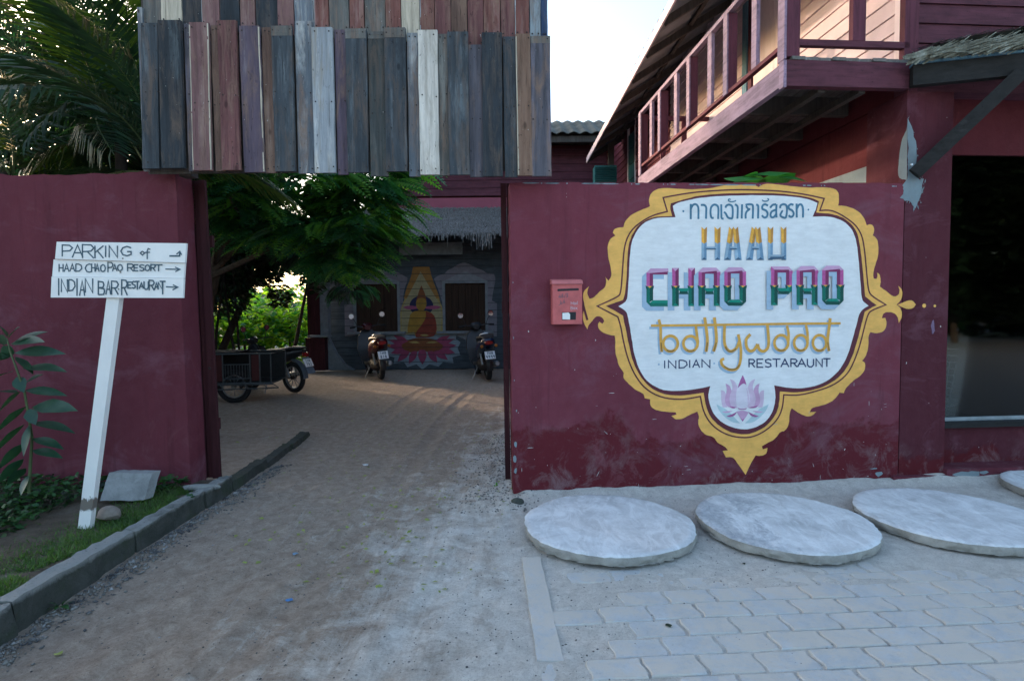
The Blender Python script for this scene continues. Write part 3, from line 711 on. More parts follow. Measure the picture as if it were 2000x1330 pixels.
O1 = [(720,46),(790,50),(802,58),(815,46),(850,42),(900,48),(1000,60),(1060,58),(1119,60),(1145,74),(1150,100),(1149,124),(1146,138),(1173,138),(1215,150),(1245,172),(1262,200),(1270,222),(1285,216),(1300,226),(1302,250),(1295,266),(1310,275),(1320,300),(1320,350),(1305,400),(1296,430),(1300,452),(1311,455),(1317,440),(1313,428),(1325,432),(1331,465),(1326,488),(1345,500),(1375,525),(1393,532),(1408,522),(1413,505),(1406,485),(1420,495),(1425,520),(1418,545),(1405,560),(1398,566),(1412,575),(1423,600),(1420,625),(1408,645),(1404,618),(1390,602),(1360,596),(1340,605),(1335,625),(1350,622),(1358,650),(1345,680),(1315,690),(1285,685),(1276,702),(1278,750),(1265,790),(1250,808),(1264,818),(1262,850),(1240,875),(1215,890),(1195,910),(1176,930),(1170,948),(1152,945),(1140,965),(1110,990),(1060,1005),(1030,1012),(1023,1030),(1050,1028),(1035,1045),(1010,1050),(975,1035),(945,1013),(933,1040),(935,1075),(920,1110),(893,1115),(880,1138),(860,1155),(835,1165),(815,1178),(820,1190),(839,1184),(838,1207),(815,1220),(788,1218),(768,1250),(745,1302),(718,1262),(690,1222),(660,1226),(645,1198),(668,1194),(655,1178),(625,1165),(605,1135),(572,1130),(545,1100),(538,1070),(545,1050),(536,1028),(505,1040),(470,1060),(440,1062),(424,1046),(446,1041),(443,1030),(400,1030),(350,1020),(330,998),(332,975),(308,970),(305,950),(270,935),(235,905),(213,878),(220,860),(195,830),(190,800),(180,770),(182,720),(178,700),(150,695),(115,680),(103,655),(112,640),(126,648),(134,636),(122,618),(98,614),(78,640),(66,652),(60,672),(45,645),(40,620),(42,600),(50,570),(40,530),(45,505),(66,487),(57,515),(70,540),(90,535),(110,510),(140,490),(142,455),(137,445),(152,462),(166,440),(160,400),(148,350),(148,300),(165,275),(182,268),(170,255),(178,236),(205,232),(216,230),(225,200),(260,170),(310,150),(332,140),(325,110),(338,80),(370,62),(420,62),(500,68),(600,62),(660,48)]
L1 = [(388,103),(440,93),(520,80),(620,72),(720,68),(800,70),(900,75),(1000,88),(1085,107),(1066,159),(1109,156),(1146,170),(1183,192),(1225,225),(1250,270),(1260,330),(1268,420),(1276,505),(1290,528),(1352,566),(1290,590),(1275,605),(1262,650),(1240,740),(1215,810),(1185,868),(1125,915),(1040,943),(970,958),(910,955),(905,1010),(885,1060),(840,1105),(785,1135),(735,1142),(665,1130),(600,1090),(562,1030),(549,962),(470,977),(380,968),(310,930),(265,870),(235,800),(215,720),(205,660),(192,618),(103,572),(192,532),(205,515),(212,420),(218,330),(230,280),(255,238),(298,204),(346,178),(406,163)]
B1 = [(422,128),(520,98),(600,88),(720,83),(850,84),(950,90),(1030,103),(1062,120),(1050,168),(1110,172),(1160,185),(1208,220),(1232,265),(1246,350),(1255,450),(1262,530),(1290,553),(1312,568),(1290,578),(1260,596),(1247,650),(1226,730),(1203,800),(1168,862),(1110,908),(1040,935),(960,946),(893,940),(890,1000),(872,1048),(833,1092),(780,1120),(735,1128),(672,1116),(614,1078),(577,1025),(564,945),(470,960),(385,953),(320,916),(277,858),(250,790),(234,710),(224,660),(214,612),(180,592),(140,572),(180,556),(214,546),(224,520),(232,420),(234,330),(247,275),(282,217),(345,185),(428,182),(418,150)]
W1 = [(430,138),(450,125),(520,108),(600,98),(720,93),(850,93),(950,98),(1020,110),(1055,126),(1050,150),(1034,186),(1090,183),(1150,195),(1195,225),(1220,270),(1232,350),(1240,450),(1245,520),(1250,550),(1277,570),(1250,585),(1234,610),(1225,650),(1205,720),(1185,790),(1150,850),(1100,895),(1040,920),(960,930),(868,914),(875,960),(868,1010),(845,1060),(800,1092),(745,1107),(690,1098),(640,1075),(600,1030),(585,980),(583,950),(591,917),(540,930),(450,940),(380,935),(320,900),(285,850),(262,780),(250,700),(243,660),(235,612),(225,592),(194,572),(225,555),(235,530),(240,430),(245,330),(255,280),(290,220),(350,190),(441,188),(432,155)]
m1 = lambda pts: [P1(p) for p in pts]
def jitp(pts, a, seed):
    r = random.Random(seed); return [(p[0]+r.uniform(-a, a), p[1]+r.uniform(-a, a)) for p in pts]
pt_ = Paint(wl_, .0012); pt_.poly(jitp(smooth_poly(m1(O1), 2, 62), .0014, 7), 0)
pt_.poly(m1([(1402,566),(1425,557),(1448,547),(1468,547),(1482,565),(1470,582),(1445,585),(1422,576)]), 0, 1); pt_.dot(P1((1518,570)), .0178); pt_.dot(P1((1564,571)), .0115)
pt_.build('painted_yellow_scroll', PM['yellow'], RW)
pt_ = Paint(wl_, .0024); pt_.stroke(smooth_poly(m1(L1), 2, 45), .012, 0, closed=True); pt_.poly(jitp(smooth_poly(m1(B1), 2, 45), .0016, 3), 0); pt_.build('painted_maroon_line', PM['maroon'], RW)
pt_ = Paint(wl_, .0036); pt_.poly(jitp(smooth_poly(m1(W1), 2, 45), .0012, 4), 0); pt_.build('painted_white_field', PM['white'], RW)
# short maroon dash on the yellow scroll beside the mailbox
pt_ = Paint(wl_, .0040); pt_.stroke([P1((40,560)), P1((60,632))], .018); pt_.build('painted_dark_dash', PM['maroon'], RW)

# --- Thai line
pt_ = Paint(wl_, .0046); k = 30*4.6/1100/7.143*1.02; T = lambda l, w=1.0, curve=0: pt_.stroke([PT(p) for p in l], k*w, 0, curve=curve)
for l in ([(205,135),(205,348)], [(1680,130),(1682,325)]): T(l)
for l in ([(208,200),(235,150),(275,140),(305,170),(312,220),(312,346)], [(345,150),(395,152),(420,185),(420,250),(418,342)], [(525,330),(492,322),(480,250),(490,180),(530,145),(575,160),(590,210),(586,345)],
          [(630,140),(632,300),(638,335),(662,342)], [(690,190),(700,160),(735,145),(775,160),(790,210),(785,325),(755,335),(720,320),(690,265),(665,250)], [(820,142),(850,160),(860,200),(855,340)], [(920,140),(915,340)],
          [(975,165),(1005,205),(1020,210),(985,240),(970,280),(970,340)], [(968,150),(1000,142),(1060,145),(1072,190),(1068,340)], [(1115,145),(1140,155),(1146,200),(1142,338)],
          [(1280,160),(1240,140),(1205,160),(1205,205),(1250,225),(1275,265),(1265,310),(1230,325),(1195,295)], [(1310,190),(1345,150),(1395,140)], [(1400,140),(1395,240),(1400,325)], [(1395,215),(1335,240),(1315,285),(1330,320),(1365,315),(1400,270)],
          [(1450,195),(1455,160),(1490,140),(1530,150),(1545,200),(1530,320),(1480,318),(1452,290),(1475,240),(1475,225)], [(1635,150),(1600,140),(1568,165),(1578,205),(1615,225),(1638,265),(1625,305),(1595,315),(1568,295)], [(1685,200),(1710,150),(1745,145),(1768,200),(1768,325)]):
    T(l, .95, 4)
for l in ([(760,75),(735,68),(730,90),(760,105),(800,102),(835,88)], [(1195,80),(1230,98),(1275,92),(1288,70),(1270,62)]): T(l, .55, 4)
pt_.dot(PT((100,237)), .0085); pt_.dot(PT((1842,215)), .0075); pt_.build('painted_thai_lettering', PM['thai_blue'], RW)

# --- block letters with painted bevels.  bars: (x0, y0, x1, y1) in the close-up, split along their middle
class Block:
    def __init__(s, off, mats): s.p = Paint(wl_, off); s.mats = mats
    def q(s, pts, mi, sm=0): s.p.poly([P2(p) for p in pts], mi, sm)
CP = Paint(wl_, .0052); q2 = lambda pts, mi: CP.poly([P2(p) for p in pts], mi)
# material slots: 0 shadow 1 pink 2 pink_light 3 pink_dark 4 green 5 green_mid 6 green_dark 7 cream
def oct_shape(x0, x1, y0, y1, tl, tr, bl, br):
    pts = [(x0+tl, y0), (x1-tr, y0)]+([(x1, y0+tr)] if tr else [])+[(x1, y1-br)]+([(x1-br, y1)] if br else [])+[(x0+bl, y1)]+([(x0, y1-bl)] if bl else [])+([(x0, y0+tl)] if tl else [])
    return pts
def letter(kind, x0, x1, dy=0, sh=True):
    t0, mid, b1 = 678+dy, 826+dy*.4, 988+dy*.6; w = 54; xm0, xm1 = x0+w, x1-w; c = 30; th = 50
    def vbar(xa, ya, xb, yb, pal, capt=True, capb=True, chamt=0, chamb=0):
        mx = (xa+xb)/2
        q2([(xa, ya+chamt*.9 if chamt > 0 else ya), (mx, ya+22), (mx, yb-22 if capb else yb), (xa, yb-(chamb*.9 if chamb > 0 else 0))], pal[0]); q2([(mx, ya+22), (xb, ya-(chamt*.9 if chamt < 0 else 0)), (xb, yb+(chamb*.9 if chamb < 0 else 0)), (mx, yb-22 if capb else yb)], pal[1])
    pk = (1, 3); gr = (5, 4); gl = (5, 6)
    top = kind in 'CAOP'; left_ch = kind in 'CAO'
    # shadow first, offset left and down
    if sh:
        ox, oy = -36, 36
        S_ = lambda pts: q2([(a+ox, b_+oy) for a, b_ in pts], 0)
        if kind in 'HA': S_([(x0, t0+(28 if kind == 'A' else 0)), (x0+(28 if kind == 'A' else 0), t0), (xm0, t0), (xm0, b1), (x0, b1)]); S_([(xm1, t0), (x1-28, t0), (x1, t0+28), (x1, b1), (xm1, b1)])
        if kind == 'C': S_([(x0, t0+30), (x0+30, t0), (x1, t0), (x1, t0+th), (xm0, t0+th), (xm0, b1-th), (x1, b1-th), (x1, b1), (x0+34, b1), (x0, b1-34)])
        if kind == 'O': S_([(x0, t0+30), (x0+30, t0), (xm0, t0), (xm0, b1), (x0+34, b1), (x0, b1-34)]); S_([(xm1, t0), (x1-30, t0), (x1, t0+30), (x1, b1-34), (x1-34, b1), (xm1, b1)]); S_([(xm0, t0), (xm1, t0), (xm1, t0+th), (xm0, t0+th)]); S_([(xm0, b1-th), (xm1, b1-th), (xm1, b1), (xm0, b1)])
        if kind == 'P': S_([(x0, t0), (xm0, t0), (xm0, b1), (x0, b1)]); S_([(xm0, t0), (x1-28, t0), (x1, t0+28), (x1, 860), (x1-34, 893), (xm0, 893), (xm0, 843), (xm1, 843), (xm1, t0+th), (xm0, t0+th)])
        if kind == 'A': S_([(xm0, t0), (xm1, t0), (xm1, t0+th), (xm0, t0+th)])
        if kind in 'HA': S_([(xm0, 845), (xm1, 845), (xm1, 893), (xm0, 893)])
    # upper half in pink
    if kind == 'H':
        for xa, xb in ((x0, xm0), (xm1, x1)):
            m = (xa+xb)/2; q2([(xa, t0), (m, t0+26), (m, mid), (xa, mid)], 1); q2([(m, t0+26), (xb, t0), (xb, mid), (m, mid)], 3); q2([(xa, t0), (xb, t0), (m, t0+26)], 2)
    else:
        tl = 0 if kind == 'P' else 34; o_ = 26
        q2([(x0, t0+tl), (x0+27, t0+o_+tl*.35), (x0+27, mid), (x0, mid)], 1); q2([(x0+27, t0+o_+tl*.35), (xm0, t0+th), (xm0, mid), (x0+27, mid)], 3)
        xe = x1 if kind == 'C' else x1-34
        q2([(x0+tl, t0), (xe, t0), (xe-(0 if kind == 'C' else -4), t0+o_), (x0+27, t0+o_+tl*.35)]+([(x0, t0+tl)] if tl else []), 2)
        q2([(x0+27, t0+o_+tl*.35), (xe+(0 if kind == 'C' else 4), t0+o_), (xe if kind == 'C' else xm1, t0+th), (xm0, t0+th)], 3)
        if kind != 'C':
            q2([(x1-34, t0), (x1, t0+34), (x1-27, t0+o_+12)], 2); q2([(xm1, t0+th), (x1-30, t0+o_), (x1-27, t0+o_+12), (x1-27, mid), (xm1, mid)], 3); q2([(x1-27, t0+o_+12), (x1, t0+34), (x1, mid), (x1-27, mid)], 1)
    # lower half in green with leaf shaped flares
    def leaf(xa, xb):
        m = (xa+xb)/2; q2([(xa-8, mid-6), (xa+8, mid+2), (xa+10, mid+30), (xa-2, mid+22)], 6); q2([(xb+8, mid-6), (xb-8, mid+2), (xb-10, mid+30), (xb+2, mid+22)], 6); q2([(xa+9, mid), (m, mid-2), (xb-9, mid), (m, mid+14)], 7)
    if kind in 'HA':
        for xa, xb in ((x0, xm0), (xm1, x1)):
            m = (xa+xb)/2; q2([(xa, mid), (m, mid), (m, b1-24), (xa, b1)], 5); q2([(m, mid), (xb, mid), (xb, b1), (m, b1-24)], 6); q2([(xa, b1), (m, b1-24), (xb, b1)], 4); leaf(xa, xb)
        q2([(xm0-10, 845), (xm1+10, 845), (xm1-8, 870), (xm0+8, 870)], 4); q2([(xm0+8, 870), (xm1-8, 870), (xm1, 893), (xm0, 893)], 6)
    elif kind == 'P':
        m = x0+27; q2([(x0, mid), (m, mid), (m, b1-24), (x0, b1)], 5); q2([(m, mid), (xm0, mid), (xm0, b1), (m, b1-24)], 6); q2([(x0, b1), (m, b1-24), (xm0, b1)], 4); leaf(x0, xm0)
        q2([(xm0-6, 843), (xm1, 843), (xm1, mid), (x1-27, mid), (x1-27, 868), (xm0+8, 868)], 4); q2([(xm0+8, 868), (x1-27, 868), (x1-34, 893), (xm0, 893)], 6); q2([(x1-27, mid), (x1, mid), (x1, 860), (x1-34, 893), (x1-27, 868)], 5); leaf(xm1, x1)
    else:
        q2([(x0, mid), (x0+27, mid), (x0+27, b1-36), (x0, b1-34)], 5); q2([(x0+27, mid), (xm0, mid), (xm0, b1-th), (x0+27, b1-36)], 6)
        xe = x1 if kind == 'C' else xm1; q2([(xm0, b1-th), (xe, b1-th), (xe+(0 if kind == 'C' else 22), b1-26), (x0+27, b1-28)], 4); q2([(x0, b1-36), (x0+27, b1-36), (x0+27, b1-28), (xe+(0 if kind == 'C' else 22), b1-26), (x1 if kind == 'C' else x1-34, b1), (x0+34, b1)], 6 if kind == 'O' else 5)
        leaf(x0, xm0)
        if kind == 'O': q2([(xm1, mid), (x1-27, mid), (x1-27, b1-36), (xm1, b1-th)], 5); q2([(x1-27, mid), (x1, mid), (x1, b1-34), (x1-34, b1), (xm1+22, b1-26), (x1-27, b1-36)], 6); leaf(xm1, x1)
    CP.off += .0001
for kd, a, b_, dy in (('C',92,270,6),('H',300,485,2),('A',512,690,0),('O',720,896,-2),('P',1097,1272,-9),('A',1302,1478,-12),('O',1507,1680,-15)): letter(kd, a, b_, dy)
CP.build('painted_chao_pao_lettering', [PM[k] for k in ('shadow','pink','pink_light','pink_dark','green','green_mid','green_dark','orange')], RW)
HP = Paint(wl_, .0052); h2 = lambda pts, mi: HP.poly([P2(p) for p in pts], mi)
def leg(xt0, xt1, xb0, xb1, t0=352, b1=616, mid=478, notch=True):
    f = (mid-t0)/(b1-t0); a0, a1 = xt0+(xb0-xt0)*f, xt1+(xb1-xt1)*f; tm, bm_, am = (xt0+xt1)/2, (xb0+xb1)/2, (a0+a1)/2
    h2([(xt0-2, t0-6), (tm, t0+16), (am, mid+6), (a0, mid-8)], 0); h2([(tm, t0+16), (xt1+2, t0-6), (a1, mid-8), (am, mid+6)], 1)
    h2([(a0, mid-8), (am, mid+6), (bm_, b1-22), (xb0, b1)], 3); h2([(am, mid+6), (a1, mid-8), (xb1, b1), (bm_, b1-22)], 2); h2([(xb0, b1), (bm_, b1-22), (xb1, b1)], 4)
for a in ((540,582,538,580), (646,692,645,690), (765,800,720,776), (795,832,808,864), (948,982,898,954), (974,1012,988,1044), (1078,1118,1076,1114), (1182,1224,1184,1224)): leg(*a)
for x0, x1 in ((566,660), (760,830), (940,1008)): h2([(x0, 508), (x1, 508), (x1-14, 520), (x0+14, 520)], 3); h2([(x0+14, 520), (x1-14, 520), (x1, 531), (x0+4, 531)], 4)
h2([(1090,574),(1212,574),(1190,590),(1100,590)], 3); h2([(1076,612),(1100,590),(1190,590),(1222,578),(1190,608)], 4)
HP.build('painted_haad_lettering', [PM[k] for k in ('orange','orange_dark','steel','steel_light','steel_dark')], RW)
# --- bollywood script with its blue drop shadow
BP = Paint(wl_, .0046); kw = 28*4.7/1100/5.0
def ell(cx_, cy_, rx, ry, n=18, tilt=0): return [(cx_+rx*math.cos(2*math.pi*i/n+tilt), cy_+ry*math.sin(2*math.pi*i/n+tilt)) for i in range(n)]
strokes = [([(55,180),(400,177),(900,170),(1400,162),(1905,158)], .85, 0, 0), ([(132,120),(148,200),(150,320),(160,437)], 1, 0, 4), (ell(245,355,72,76), 1, 1, 0), (ell(440,355,70,74), 1, 1, 0), ([(492,185),(500,250),(512,345)], 1, 0, 4),
           ([(578,100),(592,200),(605,330),(592,435)], 1.1, 0, 4), ([(672,100),(685,200),(692,330),(665,432)], 1.1, 0, 4), ([(772,180),(770,330),(790,400),(835,430),(890,395),(915,330)], 1.05, 0, 5), ([(905,265),(930,400),(925,530),(890,600),(820,608),(755,570),(740,520),(768,502)], 1.0, 0, 5),
           ([(1025,265),(985,310),(985,380),(1015,425),(1060,415),(1095,360)], 1.05, 0, 5), ([(1095,360),(1110,410),(1150,430),(1190,400),(1202,330),(1190,175)], 1.05, 0, 5), (ell(1325,348,68,76), 1, 1, 0), ([(1380,180),(1395,250),(1395,330)], .95, 0, 4), (ell(1515,348,66,76), 1, 1, 0), ([(1565,175),(1580,250),(1582,330)], .95, 0, 4),
           (ell(1698,348,66,76), 1, 1, 0), ([(1802,108),(1788,220),(1775,330),(1790,428)], 1.1, 0, 4)]
for pts, w_, cl, cv in strokes: BP.stroke([P3((p[0]-16, p[1]+22)) for p in pts], kw*w_, 0, closed=bool(cl), curve=cv)
for pts, w_, cl, cv in strokes: BP.stroke([P3(p) for p in pts], kw*w_, 1, closed=bool(cl), curve=cv)
for (cx_, cy_) in ((245,355),(440,355),(1325,348),(1515,348),(1698,348)): BP.stroke([P3((cx_+70*math.cos(a), cy_+75*math.sin(a))) for a in [1.0+.14*i for i in range(9)]], kw*.45, 2)
for (a, c_) in (((604,345),(594,430)), ((690,345),(668,428)), ((152,345),(160,430)), ((1778,345),(1790,425))): BP.stroke([P3(a), P3(c_)], kw*.4, 2)
BP.stroke([P3(p) for p in ((780,385),(800,420),(840,432),(885,405))], kw*.45, 2, curve=4); BP.stroke([P3(p) for p in ((770,575),(820,605),(880,600),(918,560))], kw*.45, 2, curve=4)
BP.build('painted_bollywood_lettering', [PM['shadow'], PM['gold'], PM['gold_dark']], RW)
# --- stroke alphabet for plain capitals: unit square, y down
AL = {'A':[[(0,1),(.5,0),(1,1)],[(.2,.62),(.8,.62)]],'B':[[(0,1),(0,0),(.7,.05),(.85,.25),(.7,.45),(0,.48)],[(.0,.48),(.85,.55),(.95,.75),(.8,.97),(0,1)]],'C':[[(1,.12),(.6,0),(.2,.15),(0,.5),(.2,.88),(.6,1),(1,.9)]],'D':[[(0,0),(0,1),(.6,.95),(1,.6),(.9,.2),(.5,.02),(0,0)]],
      'E':[[(1,0),(0,0),(0,1),(1,1)],[(0,.5),(.85,.5)]],'F':[[(1,0),(0,0),(0,1)],[(0,.5),(.8,.5)]],'G':[[(1,.15),(.6,0),(.2,.15),(0,.5),(.2,.88),(.6,1),(1,.85),(1,.55),(.6,.55)]],'H':[[(0,0),(0,1)],[(1,0),(1,1)],[(0,.5),(1,.5)]],'I':[[(.5,0),(.5,1)]],'K':[[(0,0),(0,1)],[(1,0),(0,.55)],[(.3,.42),(1,1)]],
      'N':[[(0,1),(0,0),(1,1),(1,0)]],'O':[[(.5,0),(.1,.2),(0,.55),(.15,.9),(.5,1),(.88,.85),(1,.5),(.85,.15),(.5,0)]],'P':[[(0,1),(0,0),(.7,.03),(1,.25),(.75,.5),(0,.55)]],'R':[[(0,1),(0,0),(.75,.03),(1,.25),(.75,.48),(0,.52)],[(.45,.52),(1,1)]],'S':[[(1,.1),(.5,0),(.08,.12),(.1,.38),(.85,.58),(.95,.85),(.5,1),(0,.9)]],
      'T':[[(0,0),(1,0)],[(.5,0),(.5,1)]],'U':[[(0,0),(0,.75),(.3,1),(.7,1),(1,.75),(1,0)]],'M':[[(0,1),(0,0),(.5,.7),(1,0),(1,1)]],'L':[[(0,0),(0,1),(1,1)]],'X':[[(0,0),(1,1)],[(1,0),(0,1)]],'4':[[(.7,1),(.7,0),(0,.65),(1,.65)]],'8':[[(.5,.48),(.1,.25),(.5,0),(.9,.25),(.5,.48),(.0,.75),(.5,1),(1,.75),(.5,.48)]],
      '3':[[(0,.05),(.9,.05),(.4,.42),(.95,.7),(.5,1),(0,.9)]],'6':[[(.8,0),(.2,.4),(0,.75),(.4,1),(.9,.8),(.6,.5),(.1,.65)]],'b':[[(0,0),(0,1),(.7,1),(.9,.7),(.5,.5),(0,.65)]],'/':[[(1,0),(0,1)]],'a':[[(.9,.45),(.3,.4),(0,.7),(.3,1),(.85,.85)],[(.9,.4),(.95,1)]],'i':[[(.5,.4),(.5,1)],[(.5,.15),(.5,.22)]],'l':[[(.5,0),(.5,1)]],
      'o':[[(.5,.4),(.05,.7),(.5,1),(.95,.7),(.5,.4)]],'x':[[(0,.4),(1,1)],[(1,.4),(0,1)]],'f':[[(.95,.1),(.6,0),(.45,.3),(.45,1.2)],[(.1,.45),(.9,.42)]],'7':[[(0,0),(1,0),(.3,1)]],'2':[[(0,.2),(.5,0),(1,.25),(0,1),(1,1)]],'9':[[(1,.3),(.5,.5),(.05,.3),(.5,0),(1,.2),(.8,1)]],'1':[[(.2,.2),(.5,0),(.5,1)]]}
def write(P, txt, f, boxes, wd, mi=0, curve=0):
    """boxes: (x, y, w, h) for each non-space glyph, f maps 2d to plane coords"""
    for ch, (x, y, w_, h_) in zip(txt, boxes):
        for st in AL[ch]: P.stroke([f((x+p[0]*w_, y+p[1]*h_)) for p in st], wd, mi, curve=curve)
NP_ = Paint(wl_, .0046)
def rowb(xs, y0, y1, h, k=0): return [(a, y0+(y1-y0)*(a-xs[0][0])/max(1, xs[-1][0]-xs[0][0]), b_-a, h) for a, b_ in xs]
write(NP_, 'INDIAN', P3, rowb([(180,198),(226,298),(330,408),(425,441),(462,530),(553,630)], 520, 512, 76), .0105)
write(NP_, 'RESTARAUNT', P3, rowb([(1012,1068),(1090,1150),(1168,1230),(1240,1318),(1322,1400),(1420,1480),(1485,1565),(1580,1640),(1665,1725),(1735,1805)], 508, 502, 78), .0105)
NP_.build('painted_indian_restaurant_lettering', PM['navy'], RW)
NP_ = Paint(wl_, .0044); NP_.dot(P3((132,558)), .008); NP_.dot(P3((672,548)), .008); NP_.build('painted_blue_dot', PM['shadow'], RW)
# --- small lotus
LP = Paint(wl_, .0046); lp = lambda pts, mi, sm=2: LP.poly([PL_(p) for p in pts], mi, sm, 70)
for sg in (1, -1):
    X = lambda x: 580+sg*(x-580)
    lp([(X(155),740),(X(230),780),(X(330),830),(X(480),990),(X(540),1050),(X(420),1040),(X(300),960),(X(200),850)], 3)
    lp([(X(232),512),(X(300),530),(X(340),700),(X(330),790),(X(260),790),(X(235),700)], 0); lp([(X(305),405),(X(380),440),(X(430),620),(X(420),800),(X(340),790),(X(280),690),(X(330),520)], 1)
    lp([(X(375),330),(X(470),375),(X(520),560),(X(500),800),(X(400),800),(X(355),640),(X(430),470)], 0); lp([(X(240),865),(X(330),850),(X(420),850),(X(330),890)], 1); lp([(X(315),935),(X(420),900),(X(490),860),(X(450),930),(X(370),955)], 2)
lp([(582,268),(625,360),(690,560),(700,680),(650,800),(580,825),(490,800),(440,680),(460,540),(530,380)], 4); lp([(582,268),(625,360),(640,430),(600,400),(560,420),(500,480),(530,380)], 2)
lp([(440,640),(470,500),(490,470),(470,600),(480,780)], 0); lp([(690,640),(655,500),(640,470),(660,600),(665,780)], 0); lp([(480,860),(580,835),(680,870),(640,940),(580,1022),(530,950)], 1); lp([(545,965),(580,990),(612,965),(580,1022)], 2)
lp([(500,800),(580,822),(650,800),(640,822),(580,832),(510,822)], 2); lp([(675,795),(830,760),(800,800),(700,806)], 2); lp([(365,770),(480,790),(440,812),(390,800)], 2)
LP.build('painted_lotus', [PM[k] for k in ('lotus','lotus_mid','lotus_dark','sage','blush')], RW)
# ------------------------------------------------------------------ plank signboard over the gateway
SBY = 4.46
sb = thing('plank_signboard', 'overhead signboard of weathered vertical planks above the gateway', 'signboard', (-1.28, SBY, 2.6))
cream = L(.60,.53,.42)
PC = {'slate':(L(.07,.085,.10),L(.16,.19,.21)),'dark':(L(.045,.055,.066),L(.10,.12,.13)),'purple':(L(.145,.11,.15),L(.24,.21,.24)),'pink':(L(.26,.14,.14),L(.36,.25,.22)),
      'brown':(L(.19,.115,.09),L(.30,.21,.17)),'red':(L(.20,.085,.085),L(.30,.17,.13)),'bluegrey':(L(.17,.20,.235),L(.42,.43,.42)),'white':(L(.66,.62,.56),L(.74,.71,.66)),'pale':(L(.34,.37,.40),L(.60,.60,.58)),
      'greygreen':(L(.085,.095,.095),L(.16,.17,.16)),'grey':(L(.17,.17,.16),L(.27,.27,.25)),'redbrown':(L(.24,.10,.085),L(.36,.22,.2)),'peel':(L(.26,.31,.34),L(.07,.05,.045)),'blue':(L(.05,.09,.19),L(.1,.16,.25)),
      'mauve':(L(.13,.125,.15),L(.22,.2,.25)),'cream':(cream,L(.4,.36,.28)),'tan':(L(.28,.17,.12),L(.36,.24,.18))}
WM = {k: wood('weathered_plank_'+k, scl(a, 1 if k in ('white','cream','pale','peel') else .76), c2=scl(b_, 1 if k in ('white','cream','pale','peel','bluegrey') else .8), wear=.35 if k not in ('white','dark') else .2, bump=.6, warm=(L(.30,.26,.20) if k in ('white','cream','pale') else L(.13,.095,.075) if k in ('slate','dark','greygreen','blue') else L(.23,.15,.11))) for k, (a, b_) in PC.items()}
def px6(c): return 270+c/3.695
def px7(c): return 680+c/3.695
def py(c): return c/3.695
# x0, x1, y top, y bottom, colour, proud 0/1/2, slant at foot, extra (cream edge left, right), top stub
low = [(px6(22),px6(60),60,1240,'bluegrey',0,0,''),(px6(60),px6(184),185,1226,'slate',1,-30,''),(px6(184),px6(352),168,1224,'dark',2,-12,''),(px6(352),px6(420),180,1240,'mauve',0,0,''),(px6(405),px6(545),182,1240,'pink',2,-10,'LR'),
       (px6(545),px6(612),190,1238,'brown',0,0,''),(px6(606),px6(742),168,1238,'red',2,0,''),(px6(756),px6(905),205,1252,'purple',1,8,'R'),(px6(908),px6(985),205,1252,'brown',0,2,''),(px6(985),px6(1136),205,1246,'slate',1,0,'T'),
       (px6(1145),px6(1272),160,1256,'bluegrey',0,0,''),(px6(1270),px6(1424),215,1256,'pale',1,0,''),(px6(1430),px6(1510),222,1264,'purple',0,0,''),(px6(1512),px7(150),225,1254,'slate',1,-4,'T'),
       (px7(152),px7(282),235,1275,'greygreen',0,0,'T'),(px7(276),px7(430),220,1246,'slate',2,-6,'T'),(px7(432),px7(515),245,1277,'bluegrey',0,0,'W'),(px7(514),px7(656),238,1270,'white',2,2,''),(px7(656),px7(726),252,1270,'grey',0,0,''),
       (px7(722),px7(874),247,1270,'slate',1,2,''),(px7(872),px7(972),330,1280,'mauve',0,0,''),(px7(970),px7(1116),256,1282,'dark',2,-3,''),(px7(1118),px7(1215),272,1282,'slate',0,6,''),(px7(1210),px7(1318),263,1276,'tan',1,9,'L'),
       (px7(1316),px7(1460),278,1280,'mauve',1,4,'T')]
up = [(px6(55),px6(190),190,'grey',1),(px6(186),px6(336),168,'cream',2),(px6(336),px6(476),185,'dark',1),(px6(474),px6(606),188,'pink',2),(px6(606),px6(748),182,'dark',1),(px6(750),px6(858),195,'pink',1),(px6(862),px6(1020),205,'dark',0),
      (px6(1018),px6(1138),205,'pink',1),(px6(1140),px6(1280),230,'bluegrey',1),(px6(1280),px6(1388),215,'redbrown',2),(px6(1390),px6(1532),225,'grey',1),(px7(20),px7(126),225,'redbrown',1),(px7(130),px7(280),225,'grey',1),(px7(280),px7(392),225,'redbrown',2),
      (px7(392),px7(526),245,'cream',1),(px7(526),px7(632),248,'redbrown',1),(px7(632),px7(750),255,'red',2),(px7(750),px7(866),250,'brown',1),(px7(868),px7(985),335,'red',1),(px7(984),px7(1104),258,'redbrown',2),(px7(1106),px7(1210),270,'red',1),
      (px7(1208),px7(1312),264,'redbrown',2),(px7(1314),px7(1396),270,'peel',1),(px7(1394),px7(1446),270,'blue',0)]
rnd = random.Random(12)
SX = lambda x: float(atY(x, 200, SBY)[0]); SZ = lambda x, y: float(atY(x, y, SBY)[2])
nails = MB()
